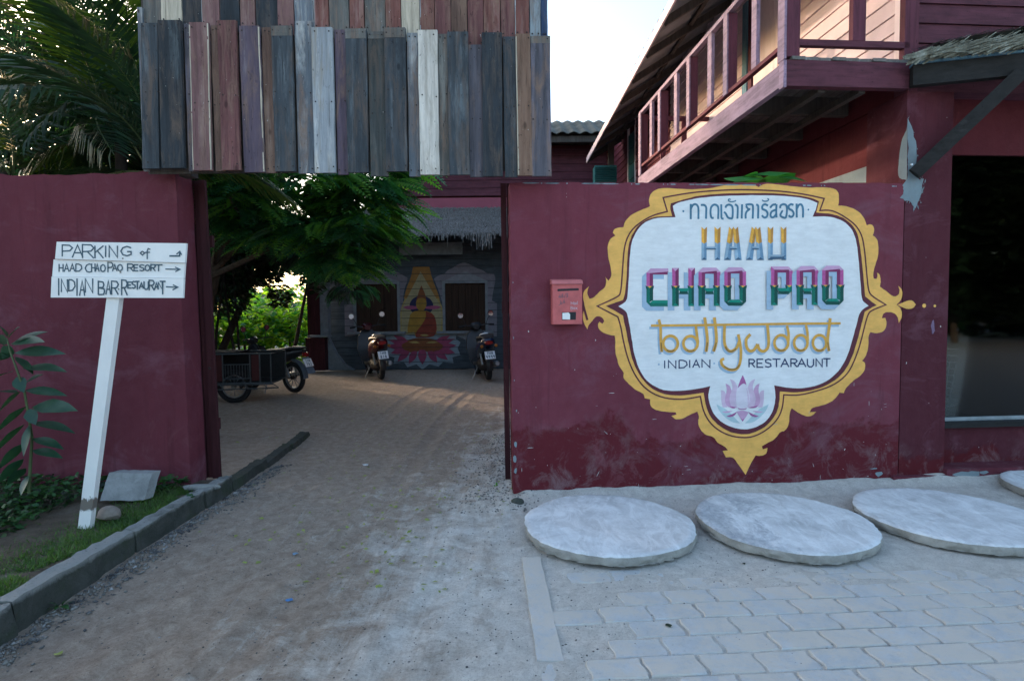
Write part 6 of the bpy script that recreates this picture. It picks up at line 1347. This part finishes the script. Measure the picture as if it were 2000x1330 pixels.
# cargo sidecar
cs = thing('cargo_sidecar', 'dark three sided tube frame cargo sidecar with red panels in front of the motorbike', 'sidecar', (0,0,0))
fr_ = simple('painted_grey_tube', L(.07,.08,.085), rough=.5, metal=.3); rp_ = simple('faded_red_panel', L(.06,.012,.012), rough=.6); dk_ = simple('dark_panel', L(.012,.013,.014), rough=.7)
b = MB()
for z in (.36, .86):
    b.tube([(-.6,-.40,z),(.62,-.40,z),(.62,.45,z),(-.6,.45,z),(-.6,-.40,z)], .014, 6)
for x in (-.6,-.32,-.16,.28,.44,.62): b.tube([(x,-.40,.36),(x,-.40,.86)], .011, 6)
for x in (-.6,.62): b.tube([(x,.45,.36),(x,.45,.86)], .012, 6)
b.tube([(-.16,-.402,.68),(.28,-.402,.68)], .010, 6); b.tube([(-.16,-.402,.44),(.28,-.402,.44)], .010, 6)
b.build('frame', fr_, cs)
for i in range(9): MB().tube([(-.12+i*.046,-.402,.44),(-.12+i*.046,-.402,.68)], .006, 5).build('slat', fr_, cs)
b = MB(); b.tube([(-.62,-.42,.34),(.66,-.42,.34),(.80,-.60,.30),(-.45,-.60,.28),(-.62,-.42,.34)], .012, 6)
for x in (-.2,.2,.5): b.tube([(x,-.42,.34),(x+.12,-.60,.29)], .010, 6)
b.build('step_rack', fr_, cs)
for (a, c) in ((-.30,-.18),(.30,.42)): MB().box((a,-.385,.40), (c,-.375,.84)).build('side_panel', rp_, cs)
MB().box((-.59,-.36,.34), (.61,.44,.36)).build('floor_panel', dk_, cs); MB().box((-.59,.43,.37), (.61,.44,.85)).build('back_panel', dk_, cs); MB().box((-.60,-.38,.865), (.0,.44,.885)).build('lid_panel', rub, cs)
wh = MB().lathe((-.05,-.28,.29), (0,1,0), [(.03,0),(.035,.1),(.03,.12)], 12).build('wheel', met, cs); MB().torus((-.05,-.22,.29), (0,1,0), .245, .045, 32, 8).build('tyre', rub, wh, smooth=True); MB().torus((-.05,-.22,.29), (0,1,0), .19, .012, 28, 6, flat=2).build('rim', met, wh, smooth=True)
b = MB(); 
for k in range(12): a = k*math.pi/6; b.bar((-.05,-.22,.29), (-.05+.19*math.cos(a),-.22,.29+.19*math.sin(a)), .006, .006)
b.build('spokes', met, wh)['kind'] = 'stuff'
p = ground(468, 786); cs.location = (float(p[0])-.02, float(p[1])+.15, 0.0); cs.rotation_euler = (0, 0, R(6))
# ------------------------------------------------------------------ vegetation
def rotmats(az, el, roll):
    """columns: forward x, side y, up z ; az about z, el up"""
    ca, sa, ce, se, cr, sr = np.cos(az), np.sin(az), np.cos(el), np.sin(el), np.cos(roll), np.sin(roll)
    fx_ = np.stack([ca*ce, sa*ce, se], -1); sx = np.stack([-sa, ca, 0*ca], -1); ux = np.cross(fx_, sx)
    s2_ = sx*cr[:, None]+ux*sr[:, None]; u2 = ux*cr[:, None]-sx*sr[:, None]
    return np.stack([fx_, s2_, u2], -1)
def instance_quads(name, tv, tf, pos, az, el, roll, sc, mats, parent=None, mi=None, tag_=None):
    Rm = rotmats(az, el, roll); V = np.einsum('nij,vj->nvi', Rm, tv)*np.asarray(sc)[:, None, None]+np.asarray(pos)[:, None, :]
    F_ = (tf[None]+len(tv)*np.arange(len(pos))[:, None, None]).reshape(-1, tf.shape[1])
    m = None if mi is None else np.repeat(mi, len(tf))
    return fast_mesh(name, V.reshape(-1, 3), F_, mats, parent=parent, mi=m)
def feather(n=11, Lf=1.0, pl=.25, pw=.05, droop=.35):
    v = []; f = []
    for i in range(n+1):
        t = .12+.88*i/n; x = Lf*t; z = -droop*t*t*Lf; l = pl*Lf*(math.sin(math.pi*min(1, t*.86+.12)))**.7
        for s_ in (-1, 1):
            b_ = len(v); ex, ey = x+l*.45, s_*l*.9; ez = z-.18*l
            v += [(x, 0, z), (x+l*.10+pw*.2, s_*l*.45, z+.01), (ex, ey, ez), (x+l*.38+pw, s_*l*.42, z-.02)]; f.append((b_, b_+1, b_+2, b_+3))
    b_ = len(v); v += [(0, -.006, 0), (0, .006, 0), (Lf*.97, .003, -droop*.95*Lf), (Lf*.97, -.003, -droop*.95*Lf)]; f.append((b_, b_+1, b_+2, b_+3))
    return np.array(v), np.array(f)
FEv, FEf = feather()
LFv = np.array([(0,0,0),(.45,.26,.05),(1,0,-.12),(.45,-.26,.05)]); LFf = np.array([(0,1,2,3)])
BRv = np.array([(0,0,0),(.30,.33,.04),(.65,.26,.02),(1,0,-.15),(.65,-.26,.02),(.30,-.33,.04)]); BRf = np.array([(0,1,2,3),(0,3,4,5)])
def blob(n, c, r, rs, shell=.0):
    d = rs.normal(size=(n, 3)); d /= np.linalg.norm(d, axis=1)[:, None]; rad = rs.rand(n)**(1/3); rad = shell+(1-shell)*rad
    return np.array(c)+d*rad[:, None]*np.array(r), d
def trunkmesh(b, pts, r0, r1, n=8): m = len(pts); b.tube(pts, [r0+(r1-r0)*i/(m-1) for i in range(m)], n); return b
def branchy(b, base, top, clumps, r0, rs, n=8):
    base = np.array(base, float); top = np.array(top, float); mid = (base+top)/2+rs.normal(0, .12, 3)*[1,1,0]
    trunkmesh(b, [base, mid, top], r0, r0*.6, n)
    for c in clumps:
        c = np.array(c, float); s_ = base+(top-base)*rs.uniform(.55, 1.0); m = (s_+c)/2+np.array([0,0,.15])+rs.normal(0, .1, 3); trunkmesh(b, [s_, m, c], r0*.42, r0*.10, 6)
    return b
def tree(name, label, base, top, clumps, per, leafset, mats, r0=.12, group=None, seed=1, scale=(.5,.8), bark='bark', droop=(-.5,.35), shell=.35, cat='tree'):
    rs = np.random.RandomState(seed); t = thing(name, label, cat, base, group)
    b = MB(); branchy(b, base, top, [c for c, r in clumps], r0, rs); b.build('trunk', M[bark], t, smooth=True)
    P_, D_ = [], []
    for c, r in clumps:
        n = int(per*(r[0]*r[1]*r[2])**(.62)); p, d = blob(n, c, r, rs, shell); P_.append(p); D_.append(d)
    p = np.concatenate(P_); d = np.concatenate(D_); az = np.arctan2(d[:,1], d[:,0])+rs.normal(0, .7, len(p)); el = rs.uniform(droop[0], droop[1], len(p))
    mi = (rs.rand(len(p)) < .4).astype(int) if len(mats) > 1 else None
    o = instance_quads('crown', leafset[0], leafset[1], p, az, el, rs.normal(0, .35, len(p)), rs.uniform(scale[0], scale[1], len(p)), [M[m] for m in mats], parent=t, mi=mi)
    return t
FE = (FEv, FEf); LFS = (LFv, LFf); BRS = (BRv, BRf)
# big feathery tree that hangs over the yard
tree('feathery_tree', 'broad feathery leaved tree hanging over the yard behind the gateway', (-6.6, 11.4, 0), (-5.2, 10.6, 3.9),
     [((-3.3,8.8,3.55),(1.4,1.0,.28)), ((-4.4,8.8,3.2),(1.0,1.0,.26)), ((-2.5,9.4,3.35),(.7,.7,.22)), ((-2.35,9.0,2.95),(.55,.6,.12)), ((-3.1,9.0,2.85),(.9,.7,.16)), ((-2.3,9.3,4.0),(.75,.8,.30)), ((-2.15,8.8,3.5),(.4,.5,.10)), ((-3.0,8.6,4.5),(1.4,1.4,.3)), ((-3.0,9.8,2.45),(.62,.6,.16)), ((-4.0,9.4,2.95),(.8,.6,.2)), ((-5.4,9.0,4.3),(.9,1.4,.4)), ((-2.6,9.6,2.65),(.5,.5,.12))],
     330, FE, ['feather','tip'], .14, seed=4, scale=(.42,.70), droop=(-.35,.12), shell=.0)
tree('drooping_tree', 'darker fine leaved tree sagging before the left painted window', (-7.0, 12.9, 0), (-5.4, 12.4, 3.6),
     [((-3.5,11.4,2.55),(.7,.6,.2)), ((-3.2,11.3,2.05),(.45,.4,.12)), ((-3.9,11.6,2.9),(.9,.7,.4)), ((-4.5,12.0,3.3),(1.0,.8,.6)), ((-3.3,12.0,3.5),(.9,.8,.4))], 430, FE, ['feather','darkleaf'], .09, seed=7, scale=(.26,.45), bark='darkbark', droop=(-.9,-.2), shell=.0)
# dark mass behind, parted where the low sun comes through
for k, (x, y, h, cl, sd, lab) in enumerate((
    (-7.6, 12.5, 3.2, [((-7.3,12.2,3.2),(1.5,1.3,1.3)), ((-6.6,12.4,2.2),(.8,.9,.75)), ((-8.3,12,4.6),(1.6,1.4,1.2)), ((-6.2,12.6,3.6),(.85,.9,.85)), ((-5.55,12.9,2.75),(.75,.6,.42)), ((-6.5,12.6,1.95),(.6,.6,.5))], 21, 'dense dark bamboo like tree left of the low sun behind the sidecar'),
    (-8.4, 14.4, 4.2, [((-7.0,14.2,4.3),(1.0,1.2,.5)), ((-6.3,14.2,3.1),(.7,.8,.55)), ((-5.2,14.2,3.55),(.6,.7,.45)), ((-5.55,13.6,2.75),(.5,.5,.30)), ((-6.3,13.6,2.55),(.5,.5,.35))], 22, 'dark tree behind the yard just right of the low sun'),
    (-10.8, 14.5, 4.0, [((-10.5,14,3.0),(1.8,1.5,1.5)), ((-9.6,14.2,4.6),(1.8,1.5,1.3)), ((-11.8,14,5.0),(1.8,1.5,1.2))], 23, 'dark tree standing behind the palms at far left'))):
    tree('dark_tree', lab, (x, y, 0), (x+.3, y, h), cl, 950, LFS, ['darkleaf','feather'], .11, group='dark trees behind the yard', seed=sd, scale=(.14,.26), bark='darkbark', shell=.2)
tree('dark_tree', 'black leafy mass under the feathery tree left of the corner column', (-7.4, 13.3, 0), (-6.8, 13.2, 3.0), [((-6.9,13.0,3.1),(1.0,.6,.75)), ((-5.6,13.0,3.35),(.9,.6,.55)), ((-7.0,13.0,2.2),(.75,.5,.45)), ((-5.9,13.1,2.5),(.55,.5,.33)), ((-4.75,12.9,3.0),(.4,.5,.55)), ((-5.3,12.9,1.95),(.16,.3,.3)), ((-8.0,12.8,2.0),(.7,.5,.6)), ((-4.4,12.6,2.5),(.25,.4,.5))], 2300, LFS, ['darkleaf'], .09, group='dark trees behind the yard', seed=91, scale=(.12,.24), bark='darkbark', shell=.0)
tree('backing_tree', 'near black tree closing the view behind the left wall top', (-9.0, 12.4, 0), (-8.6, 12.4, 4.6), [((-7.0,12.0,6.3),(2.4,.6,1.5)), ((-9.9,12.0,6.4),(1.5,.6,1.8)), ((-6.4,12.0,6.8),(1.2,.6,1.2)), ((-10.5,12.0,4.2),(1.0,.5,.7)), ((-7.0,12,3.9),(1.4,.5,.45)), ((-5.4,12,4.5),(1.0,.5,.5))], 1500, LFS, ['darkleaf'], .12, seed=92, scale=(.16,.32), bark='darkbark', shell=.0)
tree('dark_tree', 'unseen low dark tree row added to shade the yard, behind the left wall', (-9.6, 11.5, 0), (-9.6, 11.6, 1.6), [((-9.6,9.0,1.6),(.7,1.3,1.5)), ((-9.6,11.2,1.7),(.7,1.3,1.6)), ((-9.7,13.4,1.7),(.7,1.3,1.6)), ((-9.8,15.4,1.7),(.6,1.2,1.6)), ((-8.3,8.2,1.6),(.7,.9,1.4)), ((-7.2,7.2,1.4),(.7,.8,1.2))], 900, BRS, ['darkleaf'], .08, group='dark trees behind the yard', seed=95, scale=(.25,.42), bark='darkbark', shell=.0)  # unseen row added to keep the low sun off the yard ground
# bamboo like stems seen against the light
bs = thing('bamboo_clump', 'thin dark bamboo stems against the bright leaves behind the sidecar', 'bamboo', (-6.3, 11.3, 0)); rs = np.random.RandomState(2)
for k in range(11):
    x = -6.9+rs.rand()*1.5; y = 11.2+rs.rand()*.9; lx, ly = rs.normal(.12, .35), rs.normal(0, .2); MB().tube([(x,y,-.02),(x+lx*.35,y,1.2),(x+lx,y+ly,3.2)], [.028,.024,.014], 6).build('stem', M['darkbark'], bs)
n = 1500; pp = np.stack([rs.uniform(-7.3,-5.4,n), rs.uniform(11.0,12.3,n), 1.45+rs.rand(n)**.8*2.2], -1); o = instance_quads('foliage', LFv*np.array([1,.5,1]), LFf, pp, rs.rand(n)*6.28, rs.uniform(-1.1,.1,n), rs.normal(0,.4,n), rs.uniform(.10,.22,n), [M['darkleaf']], parent=bs); o['kind'] = 'stuff'
# sunlit shrubs beyond the yard
for k, (x, y, r, h, sd, lab, mats) in enumerate((
    (-8.7, 18.4, 1.3, 1.45, 31, 'bright yellow green shrub beyond the yard, behind the bamboo stems', ['bright','tip']),
    (-7.1, 18.0, 1.05, 1.55, 32, 'broad leaved sunlit shrub beyond the yard left of the corner column', ['bright','lily']),
    (-9.9, 17.5, 1.3, 1.3, 33, 'sunlit shrub beyond the yard at the left edge of the gap', ['bright','feather']),
    (-8.2, 21.0, 1.8, 1.9, 34, 'tall lit shrub farthest back beyond the yard', ['tip','bright']))):
    tree('sunlit_shrub', lab, (x, y, 0), (x, y, h), [((x,y,h),(r,.8,.75)), ((x-.7*r,y-.2,h*.7),(r*.7,.7,.6)), ((x+.6*r,y-.3,h*.75),(r*.6,.7,.6)), ((x,y-.3,.4),(r,.6,.45))], 520, BRS, mats, .05, group='sunlit shrubs beyond the yard', seed=sd, scale=(.15,.30), cat='shrub', droop=(-.6,.5))
    MB
MB().tube([(-5.35,13.4,.0),(-5.1,13.3,.9),(-4.75,13.2,2.3)], [.05,.045,.03], 8).build('leaning_pole', M['darkbark']); tag(bpy.data.objects['leaning_pole'], 'dark leaning pole against the bright leaves left of the corner column', 'pole')
rs = np.random.RandomState(8)   # far wood that closes the horizon
n = 22000; th_ = rs.uniform(-1.25, 5.03, n); rr = rs.uniform(34, 46, n); hh = np.where((th_ > -.50) & (th_ < -.22), 2.6, 4.4)+1.2*np.sin(th_*9)+.7*np.sin(th_*23)
pp = np.stack([rr*np.sin(th_), rr*np.cos(th_), rs.rand(n)**.8*hh], -1); o = instance_quads('far_wood', BRv, BRf, pp, rs.rand(n)*6.28, rs.uniform(-.8,.6,n), rs.normal(0,.5,n), rs.uniform(.5,1.3,n), [M['feather'],M['darkleaf']], mi=(rs.rand(n)<.6).astype(int)); tag(o, 'low far wood closing the view beyond the yard', kind='stuff')

tree('street_tree', 'leafy tree across the street behind the camera', (22.5, -12, 0), (22.6, -12, 3.5), [((22.5,-12,7.0),(2.6,1.5,3.2)), ((24.8,-11.5,7.5),(2.6,1.5,3.2)), ((21.5,-12.5,3.2),(2.6,1.5,2.4)), ((24.5,-12,3.6),(2.6,1.5,2.8))], 420, BRS, ['darkleaf'], .14, group='trees across the street', seed=71, scale=(.45,.8), shell=.1)
tree('street_tree', 'leafy tree across the street farther right', (28, -12, 0), (28, -12, 3.5), [((27.5,-12,6.6),(2.6,1.5,3.4)), ((28,-12,3.0),(3,1.5,2.4))], 420, BRS, ['darkleaf'], .14, group='trees across the street', seed=72, scale=(.45,.8), shell=.1)
# palms over the left wall
def frond_mesh(name, seed, Lr=2.3, mat='palm', nleaf=40):
    rs = np.random.RandomState(seed); v = []; f = []; mi = []
    def rach(t): return np.array([Lr*(t-.10*t*t), .12*math.sin(t*2+seed), Lr*(.30*t-.62*t*t)])
    for i in range(14):
        p, q = rach(i/14), rach((i+1)/14); w = .018*(1-i/15); b_ = len(v); v += [p+[0,-w,0], p+[0,w,0], q+[0,w*.93,0], q+[0,-w*.93,0], p+[0,0,-w*1.2], q+[0,0,-w*1.2]]
        f += [(b_,b_+1,b_+2,b_+3), (b_,b_+3,b_+5,b_+4), (b_+1,b_+4,b_+5,b_+2)]; mi += [1,1,1]
    for i in range(nleaf):
        t = .14+.84*i/nleaf; p = rach(t); d = rach(min(1,t+.02))-p; d /= np.linalg.norm(d); l = Lr*.27*math.sin(math.pi*(.16+.76*t))**.8*rs.uniform(.85,1.08); w = .017
        for s_ in (-1, 1):
            ang = .95-.35*t+rs.normal(0,.08); out = np.array([0, s_, .10+rs.normal(0,.10)]); dirv = d*math.cos(ang)+out*math.sin(ang); dirv /= np.linalg.norm(dirv); m1_ = p+dirv*l*.55+np.array([0,0,-.05*l]); tip_ = p+dirv*l+np.array([0,0,-.34*l-.05*rs.rand()*l]); sw = np.cross(dirv, [0,0,1]); sw /= np.linalg.norm(sw)+1e-9
            b_ = len(v); v += [p-sw*w*.5, p+sw*w*.5, m1_+sw*w, m1_-sw*w, tip_+sw*.002, tip_-sw*.002]; f += [(b_,b_+1,b_+2,b_+3), (b_+3,b_+2,b_+4,b_+5)]; mi += [0,0]
    me = bpy.data.meshes.new(name); me.from_pydata([tuple(k) for k in v], [], f); me.materials.append(M[mat]); me.materials.append(M['rachis']); me.polygons.foreach_set('material_index', mi); return me
FR = [frond_mesh('frond', 1), frond_mesh('frond', 2), frond_mesh('frond', 3, 2.0), frond_mesh('frond', 4, 2.2, 'palm2')]
def palm(x, y, h, label, seed, nf=13, s=1.0, yel=0.15, curve=.2):
    rs = np.random.RandomState(seed); t = thing('palm_tree', label, 'palm', (x, y, 0), 'palms behind the left wall')
    pts = [(x+curve*math.sin(k/6*1.5)*.5, y, h*k/6-.02) for k in range(7)]; MB().tube(pts, [.10,.085,.08,.075,.07,.07,.06], 10).build('trunk', M['darkbark'], t, smooth=True); tx = pts[-1]
    for k in range(nf):
        o = bpy.data.objects.new('frond', FR[3] if rs.rand() < yel else FR[rs.randint(3)]); col.objects.link(o); o.parent = t; o.location = (tx[0]-x, 0, tx[2]-.03)
        el = [.95, .55, .25, -.05, -.35][k % 5]+rs.normal(0, .1); o.rotation_euler = (rs.normal(0, .3), -el, 2*math.pi*k/nf*2.0+rs.normal(0, .2)); sc_ = s*rs.uniform(.85, 1.1); o.scale = (sc_,)*3; ORG[o.name] = ORG[t.name]
for a in ((-4.15, 6.5, 3.15, 'dark palm nearest the plank signboard behind the left wall', 1, 13, .85, .35), (-5.0, 7.2, 3.9, 'tall palm arching over the middle of the left wall', 2, 14, 1.0, .15), (-6.3, 7.0, 3.3, 'palm leaning over the far left of the wall', 3, 12, .9, .1),
          (-5.7, 8.6, 4.6, 'tallest palm behind the left wall near the signboard', 5, 14, 1.1, .1), (-7.6, 9.2, 4.9, 'tall palm at the upper left corner behind the others', 6, 14, 1.15, .0), (-6.6, 10.2, 4.2, 'palm farthest back behind the left wall', 8, 14, 1.1, .0), (-4.75, 7.5, 4.3, 'palm half hidden by the plank signboard', 9, 12, .9, .2)): palm(*a)
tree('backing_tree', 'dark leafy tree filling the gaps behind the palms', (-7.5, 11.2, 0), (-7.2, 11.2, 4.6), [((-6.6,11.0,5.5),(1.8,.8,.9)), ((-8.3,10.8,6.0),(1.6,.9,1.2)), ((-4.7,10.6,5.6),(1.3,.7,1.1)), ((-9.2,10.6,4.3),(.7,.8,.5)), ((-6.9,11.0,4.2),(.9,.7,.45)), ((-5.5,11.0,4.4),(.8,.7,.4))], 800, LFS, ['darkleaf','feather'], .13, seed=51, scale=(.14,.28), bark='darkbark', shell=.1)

# tall leafy plant left of the signpost, each leaf a piece
pt0 = ground(50, 958, .12); LY = 4.0
tp = thing('tall_leafy_plant', 'tall plant with long dark green leaves against the left wall at the picture edge', 'plant', atY(55, 962, LY))
cpx = lambda x, y: (x/3.023, 640+y/3.023)
st = [cpx(*p) for p in ((170,975),(180,800),(190,650),(165,500),(145,380),(100,250),(60,140),(40,60))]; sp3 = [atY(x, y, LY+.02*math.sin(i)) for i, (x, y) in enumerate(st)]
MB().tube([Vector(p) for p in sp3], [.011,.010,.009,.008,.008,.007,.006,.004], 7).build('stem', M['rachis'], tp, smooth=True)
def leaf_blade(a, d_, L_, W_, seed, cup=.18, droop=.25, roll=0.0):
    """a base point, d_ direction"""
    a = Vector(a); d_ = Vector(d_).normalized(); sd = d_.cross(Vector((0,0,1))); sd = sd.normalized() if sd.length > .05 else Vector((1,0,0)); up = sd.cross(d_).normalized(); sd = (Matrix.Rotation(roll, 3, d_) @ sd); up = (Matrix.Rotation(roll, 3, d_) @ up)
    r = random.Random(seed); vs = []; fs = []; n = 8; wp = [0.02,.45,.82,1.0,.97,.85,.62,.33,.0]
    for i in range(n+1):
        t = i/n; c = a+d_*L_*t+Vector((0,0,-1))*droop*L_*t*t; w = W_/2*wp[i]*r.uniform(.95,1.05); vs += [tuple(c-sd*w+up*cup*w), tuple(c), tuple(c+sd*w+up*cup*w)]
    for i in range(n):
        for k in (0, 1): fs.append((i*3+k, i*3+k+1, i*3+4+k, i*3+3+k))
    b = MB(); b.add(vs, fs); return b
lv = [((90,95),(290,20)),((80,95),(262,85)),((100,150),(382,156)),((150,240),(388,262)),((110,170),(185,268)),((150,330),(262,272)),((150,370),(386,402)),((95,290),(135,372)),((205,470),(452,490)),((165,480),(205,562)),((190,560),(430,622)),((190,655),(366,716)),((185,725),(362,770)),
      ((150,465),(0,605)),((110,375),(12,482)),((60,260),(-40,310)),((130,570),(-10,725)),((130,680),(10,822)),((175,575),(145,732)),((115,775),(8,905)),((135,830),(55,922)),((160,870),(130,975)),((90,390),(-30,380)),((60,160),(-60,200)),((50,90),(-40,60)),((60,60),(120,-10)),((40,55),(-10,-20)),((70,110),(20,175))]
for i, (a, c) in enumerate(lv):
    rr = random.Random(i); dy = rr.uniform(-.10, .06); A_ = atY(*cpx(*a), LY); C_ = atY(*cpx(*c), LY+dy); A2 = min(sp3, key=lambda q: abs(q[2]-A_[2])); A_ = A_*.6+(np.array(A2)+[0,0,A_[2]-A2[2]])*.4
    d_ = Vector(C_-A_); L_ = d_.length; short = L_ < .13
    leaf_blade(A_, d_+Vector((0,0,.16*L_)), L_*1.04, max(.075, L_*.33) if not short else .085, i, roll=rr.uniform(-.5,.5)+(.9 if short else .3), droop=.16).build('leaf', M['broad'], tp, smooth=True)
# big leaves over the right wall
tl = thing('big_leaf_plant', 'plant with big bright green leaves showing over the right wall', 'plant', F(2.15, .55, 0))
MB().tube([F(2.15,.55,0), F(2.12,.55,1.4), F(2.12,.5,2.45)], [.03,.025,.015], 8).build('stem', M['rachis'], tl)
for i, (x, dx_, dw, z_) in enumerate(((1462,-.75,-.6,2.715),(1492,-.1,-1.0,2.75),(1518,.75,-.6,2.72),(1480,-.9,.1,2.73),(1505,.6,.5,2.74),(1485,-.3,.8,2.73))):
    u, z = onW(x, 345, .42); leaf_blade(F(u, .42, z_), FU*dx_+FW*dw+FZ*.12, .25, .36, 60+i, cup=-.12, droop=.45, roll=(-.2,.05,.2,.1,-.1,0)[i]).build('leaf', M['lily'], tl, smooth=True)
# weeds beside the kerb
def weed(x, y, z, n, L_, lab, seed, mat='cover', name='weed'):
    p = ground(x, y, z); t = thing(name, lab, 'plant', (p[0], p[1], z)); r = random.Random(seed)
    for i in range(n):
        a = r.uniform(0, 6.28); e = r.uniform(.3, 1.1); d_ = (math.cos(a)*math.cos(e), math.sin(a)*math.cos(e), math.sin(e)); st_ = Vector((p[0], p[1], z))+Vector((math.cos(a), math.sin(a), 0))*.01*r.random()
        leaf_blade(st_, d_, L_*r.uniform(.6,1.1), L_*.38, i+seed, droop=.35, roll=r.uniform(-.4,.4)).build('leaf', M[mat], t, smooth=True)
weed(350, 945, .13, 9, .13, 'small green weed at the foot of the left wall corner', 3); weed(372, 975, .13, 7, .075, 'tiny low weed on the kerb edge below the wall corner', 4); weed(120, 1182, .02, 8, .07, 'small weed growing from the gravel below the kerb', 5); weed(970, 948, .02, 6, .05, 'tiny bright weed on the drive beside the right wall corner', 6, 'tip')
# countless low plants and grass on the bed
rs = np.random.RandomState(11)
def bedpt(n, xr, yr): 
    x = rs.uniform(*xr, n); y = rs.uniform(*yr, n); return x, y, bed_z(x, y)
n = 5200; x, y, z = bedpt(n, (-5.2,-2.75), (3.4,4.55)); keep = (vnoise(x, y, 1.3, 61) > -.06-.35*sstep(3.9,4.4,y)) & ((x < -3.25) | (y > 4.28)); x, y, z = x[keep], y[keep], z[keep]; h = rs.rand(len(x))*.11*(1+vnoise(x, y, 3, 62))
o = instance_quads('ground_cover', LFv, LFf, np.stack([x, y, z+h], -1), rs.rand(len(x))*6.28, rs.uniform(-.4,.7,len(x)), rs.normal(0,.5,len(x)), rs.uniform(.035,.075,len(x)), [M['cover'],M['darkleaf']], mi=(rs.rand(len(x))<.3).astype(int)); tag(o, 'low leafy ground cover along the foot of the left wall', kind='stuff')
n = 26000; x = -2.49-np.abs(rs.normal(0, .22, n)); y = rs.uniform(1.2, 4.5, n); x2 = rs.uniform(-4.6,-2.6, n//3); y2 = rs.uniform(1.6,3.2,n//3); x = np.concatenate([x, x2]); y = np.concatenate([y, y2]); keep = vnoise(x, y, 2.2, 63) > -.03; x, y = x[keep], y[keep]; z = bed_z(x, y); n = len(x)
BLv = np.array([(0,-.07,0),(0,.07,0),(.55,.05,.06),(1,0,-.15),(.55,-.05,.06)]); BLf = np.array([(0,1,2,4),(4,2,3,3)]); BLv = np.array([(0,-.07,0),(0,.07,0),(1,.01,-.1),(1,-.01,-.1)]); BLf = np.array([(0,1,2,3)])
o = instance_quads('grass', BLv, BLf, np.stack([x, y, z-.004], -1), rs.rand(n)*6.28, rs.uniform(.25,1.3,n), rs.normal(0,.5,n), rs.uniform(.018,.05,n), [M['grass']]); tag(o, 'short grass growing on the bed behind the kerb', kind='stuff')
# fallen leaves and scraps
n = 420; y = np.exp(rs.uniform(np.log(3.0), np.log(13), n)); x = rs.normal(-.16, .14, n)*y-.3; z = np.where(x < -2.55, np.where(y < 7.2, .095, .01), dirt_z(x, y)+.006); k = (x > -3.6) & (x < 0); o = instance_quads('fallen_leaves', LFv, LFf, np.stack([x, y, z], -1)[k], rs.rand(k.sum())*6.28, rs.uniform(-.1,.2,k.sum()), rs.normal(0,.3,k.sum()), rs.uniform(.02,.05,k.sum()), [M['litter']]); tag(o, 'small yellow green leaves fallen over the drive', kind='stuff')
def scrap(name, x, y, s_, c, lab, seed, cat):
    p = ground(x, y, .0); p[2] = float(dirt_z(p[0], p[1]))+.006; r = random.Random(seed); b = MB(); m = 9; vs = [(p[0], p[1], p[2]+s_*.25)]+[(p[0]+s_*r.uniform(.5,1)*math.cos(6.28*i/m), p[1]+s_*r.uniform(.5,1)*math.sin(6.28*i/m), p[2]+s_*r.uniform(-.05,.3)) for i in range(m)]
    b.add(vs, [(0, 1+i, 1+(i+1)%m) for i in range(m)]); o = b.build(name, c); tag(o, lab, cat)
pw_ = simple('dusty_white_paper', L(.5,.5,.5)); pb_ = simple('blue_plastic_scrap', L(.06,.18,.38), rough=.4); 
scrap('paper_scrap', 715, 909, .045, pw_, 'crumpled white scrap in the middle of the drive inside the gateway', 1, 'litter'); scrap('plastic_scrap', 565, 1167, .022, pb_, 'blue scrap on the sandy drive, nearer the camera', 2, 'litter'); scrap('plastic_scrap', 577, 1083, .025, simple('pale_blue_scrap', L(.2,.33,.45)), 'pale blue grey flake on the drive above the other blue scrap', 3, 'litter')
scrap('fallen_leaf', 115, 1275, .022, M['litter'], 'yellow green leaf lying on the sand at the lower left', 4, 'leaf'); scrap('fallen_leaf', 772, 991, .022, M['litter'], 'pale green leaf lying on the drive in front of the gateway', 5, 'leaf'); scrap('dark_leaf', 1306, 1224, .020, M['darkleaf'], 'dark dry leaf on the pavers below the second round slab', 6, 'leaf'); scrap('dark_leaf', 1452, 1100, .018, M['darkleaf'], 'dark dry leaf on the sand just under the stained round slab', 7, 'leaf')
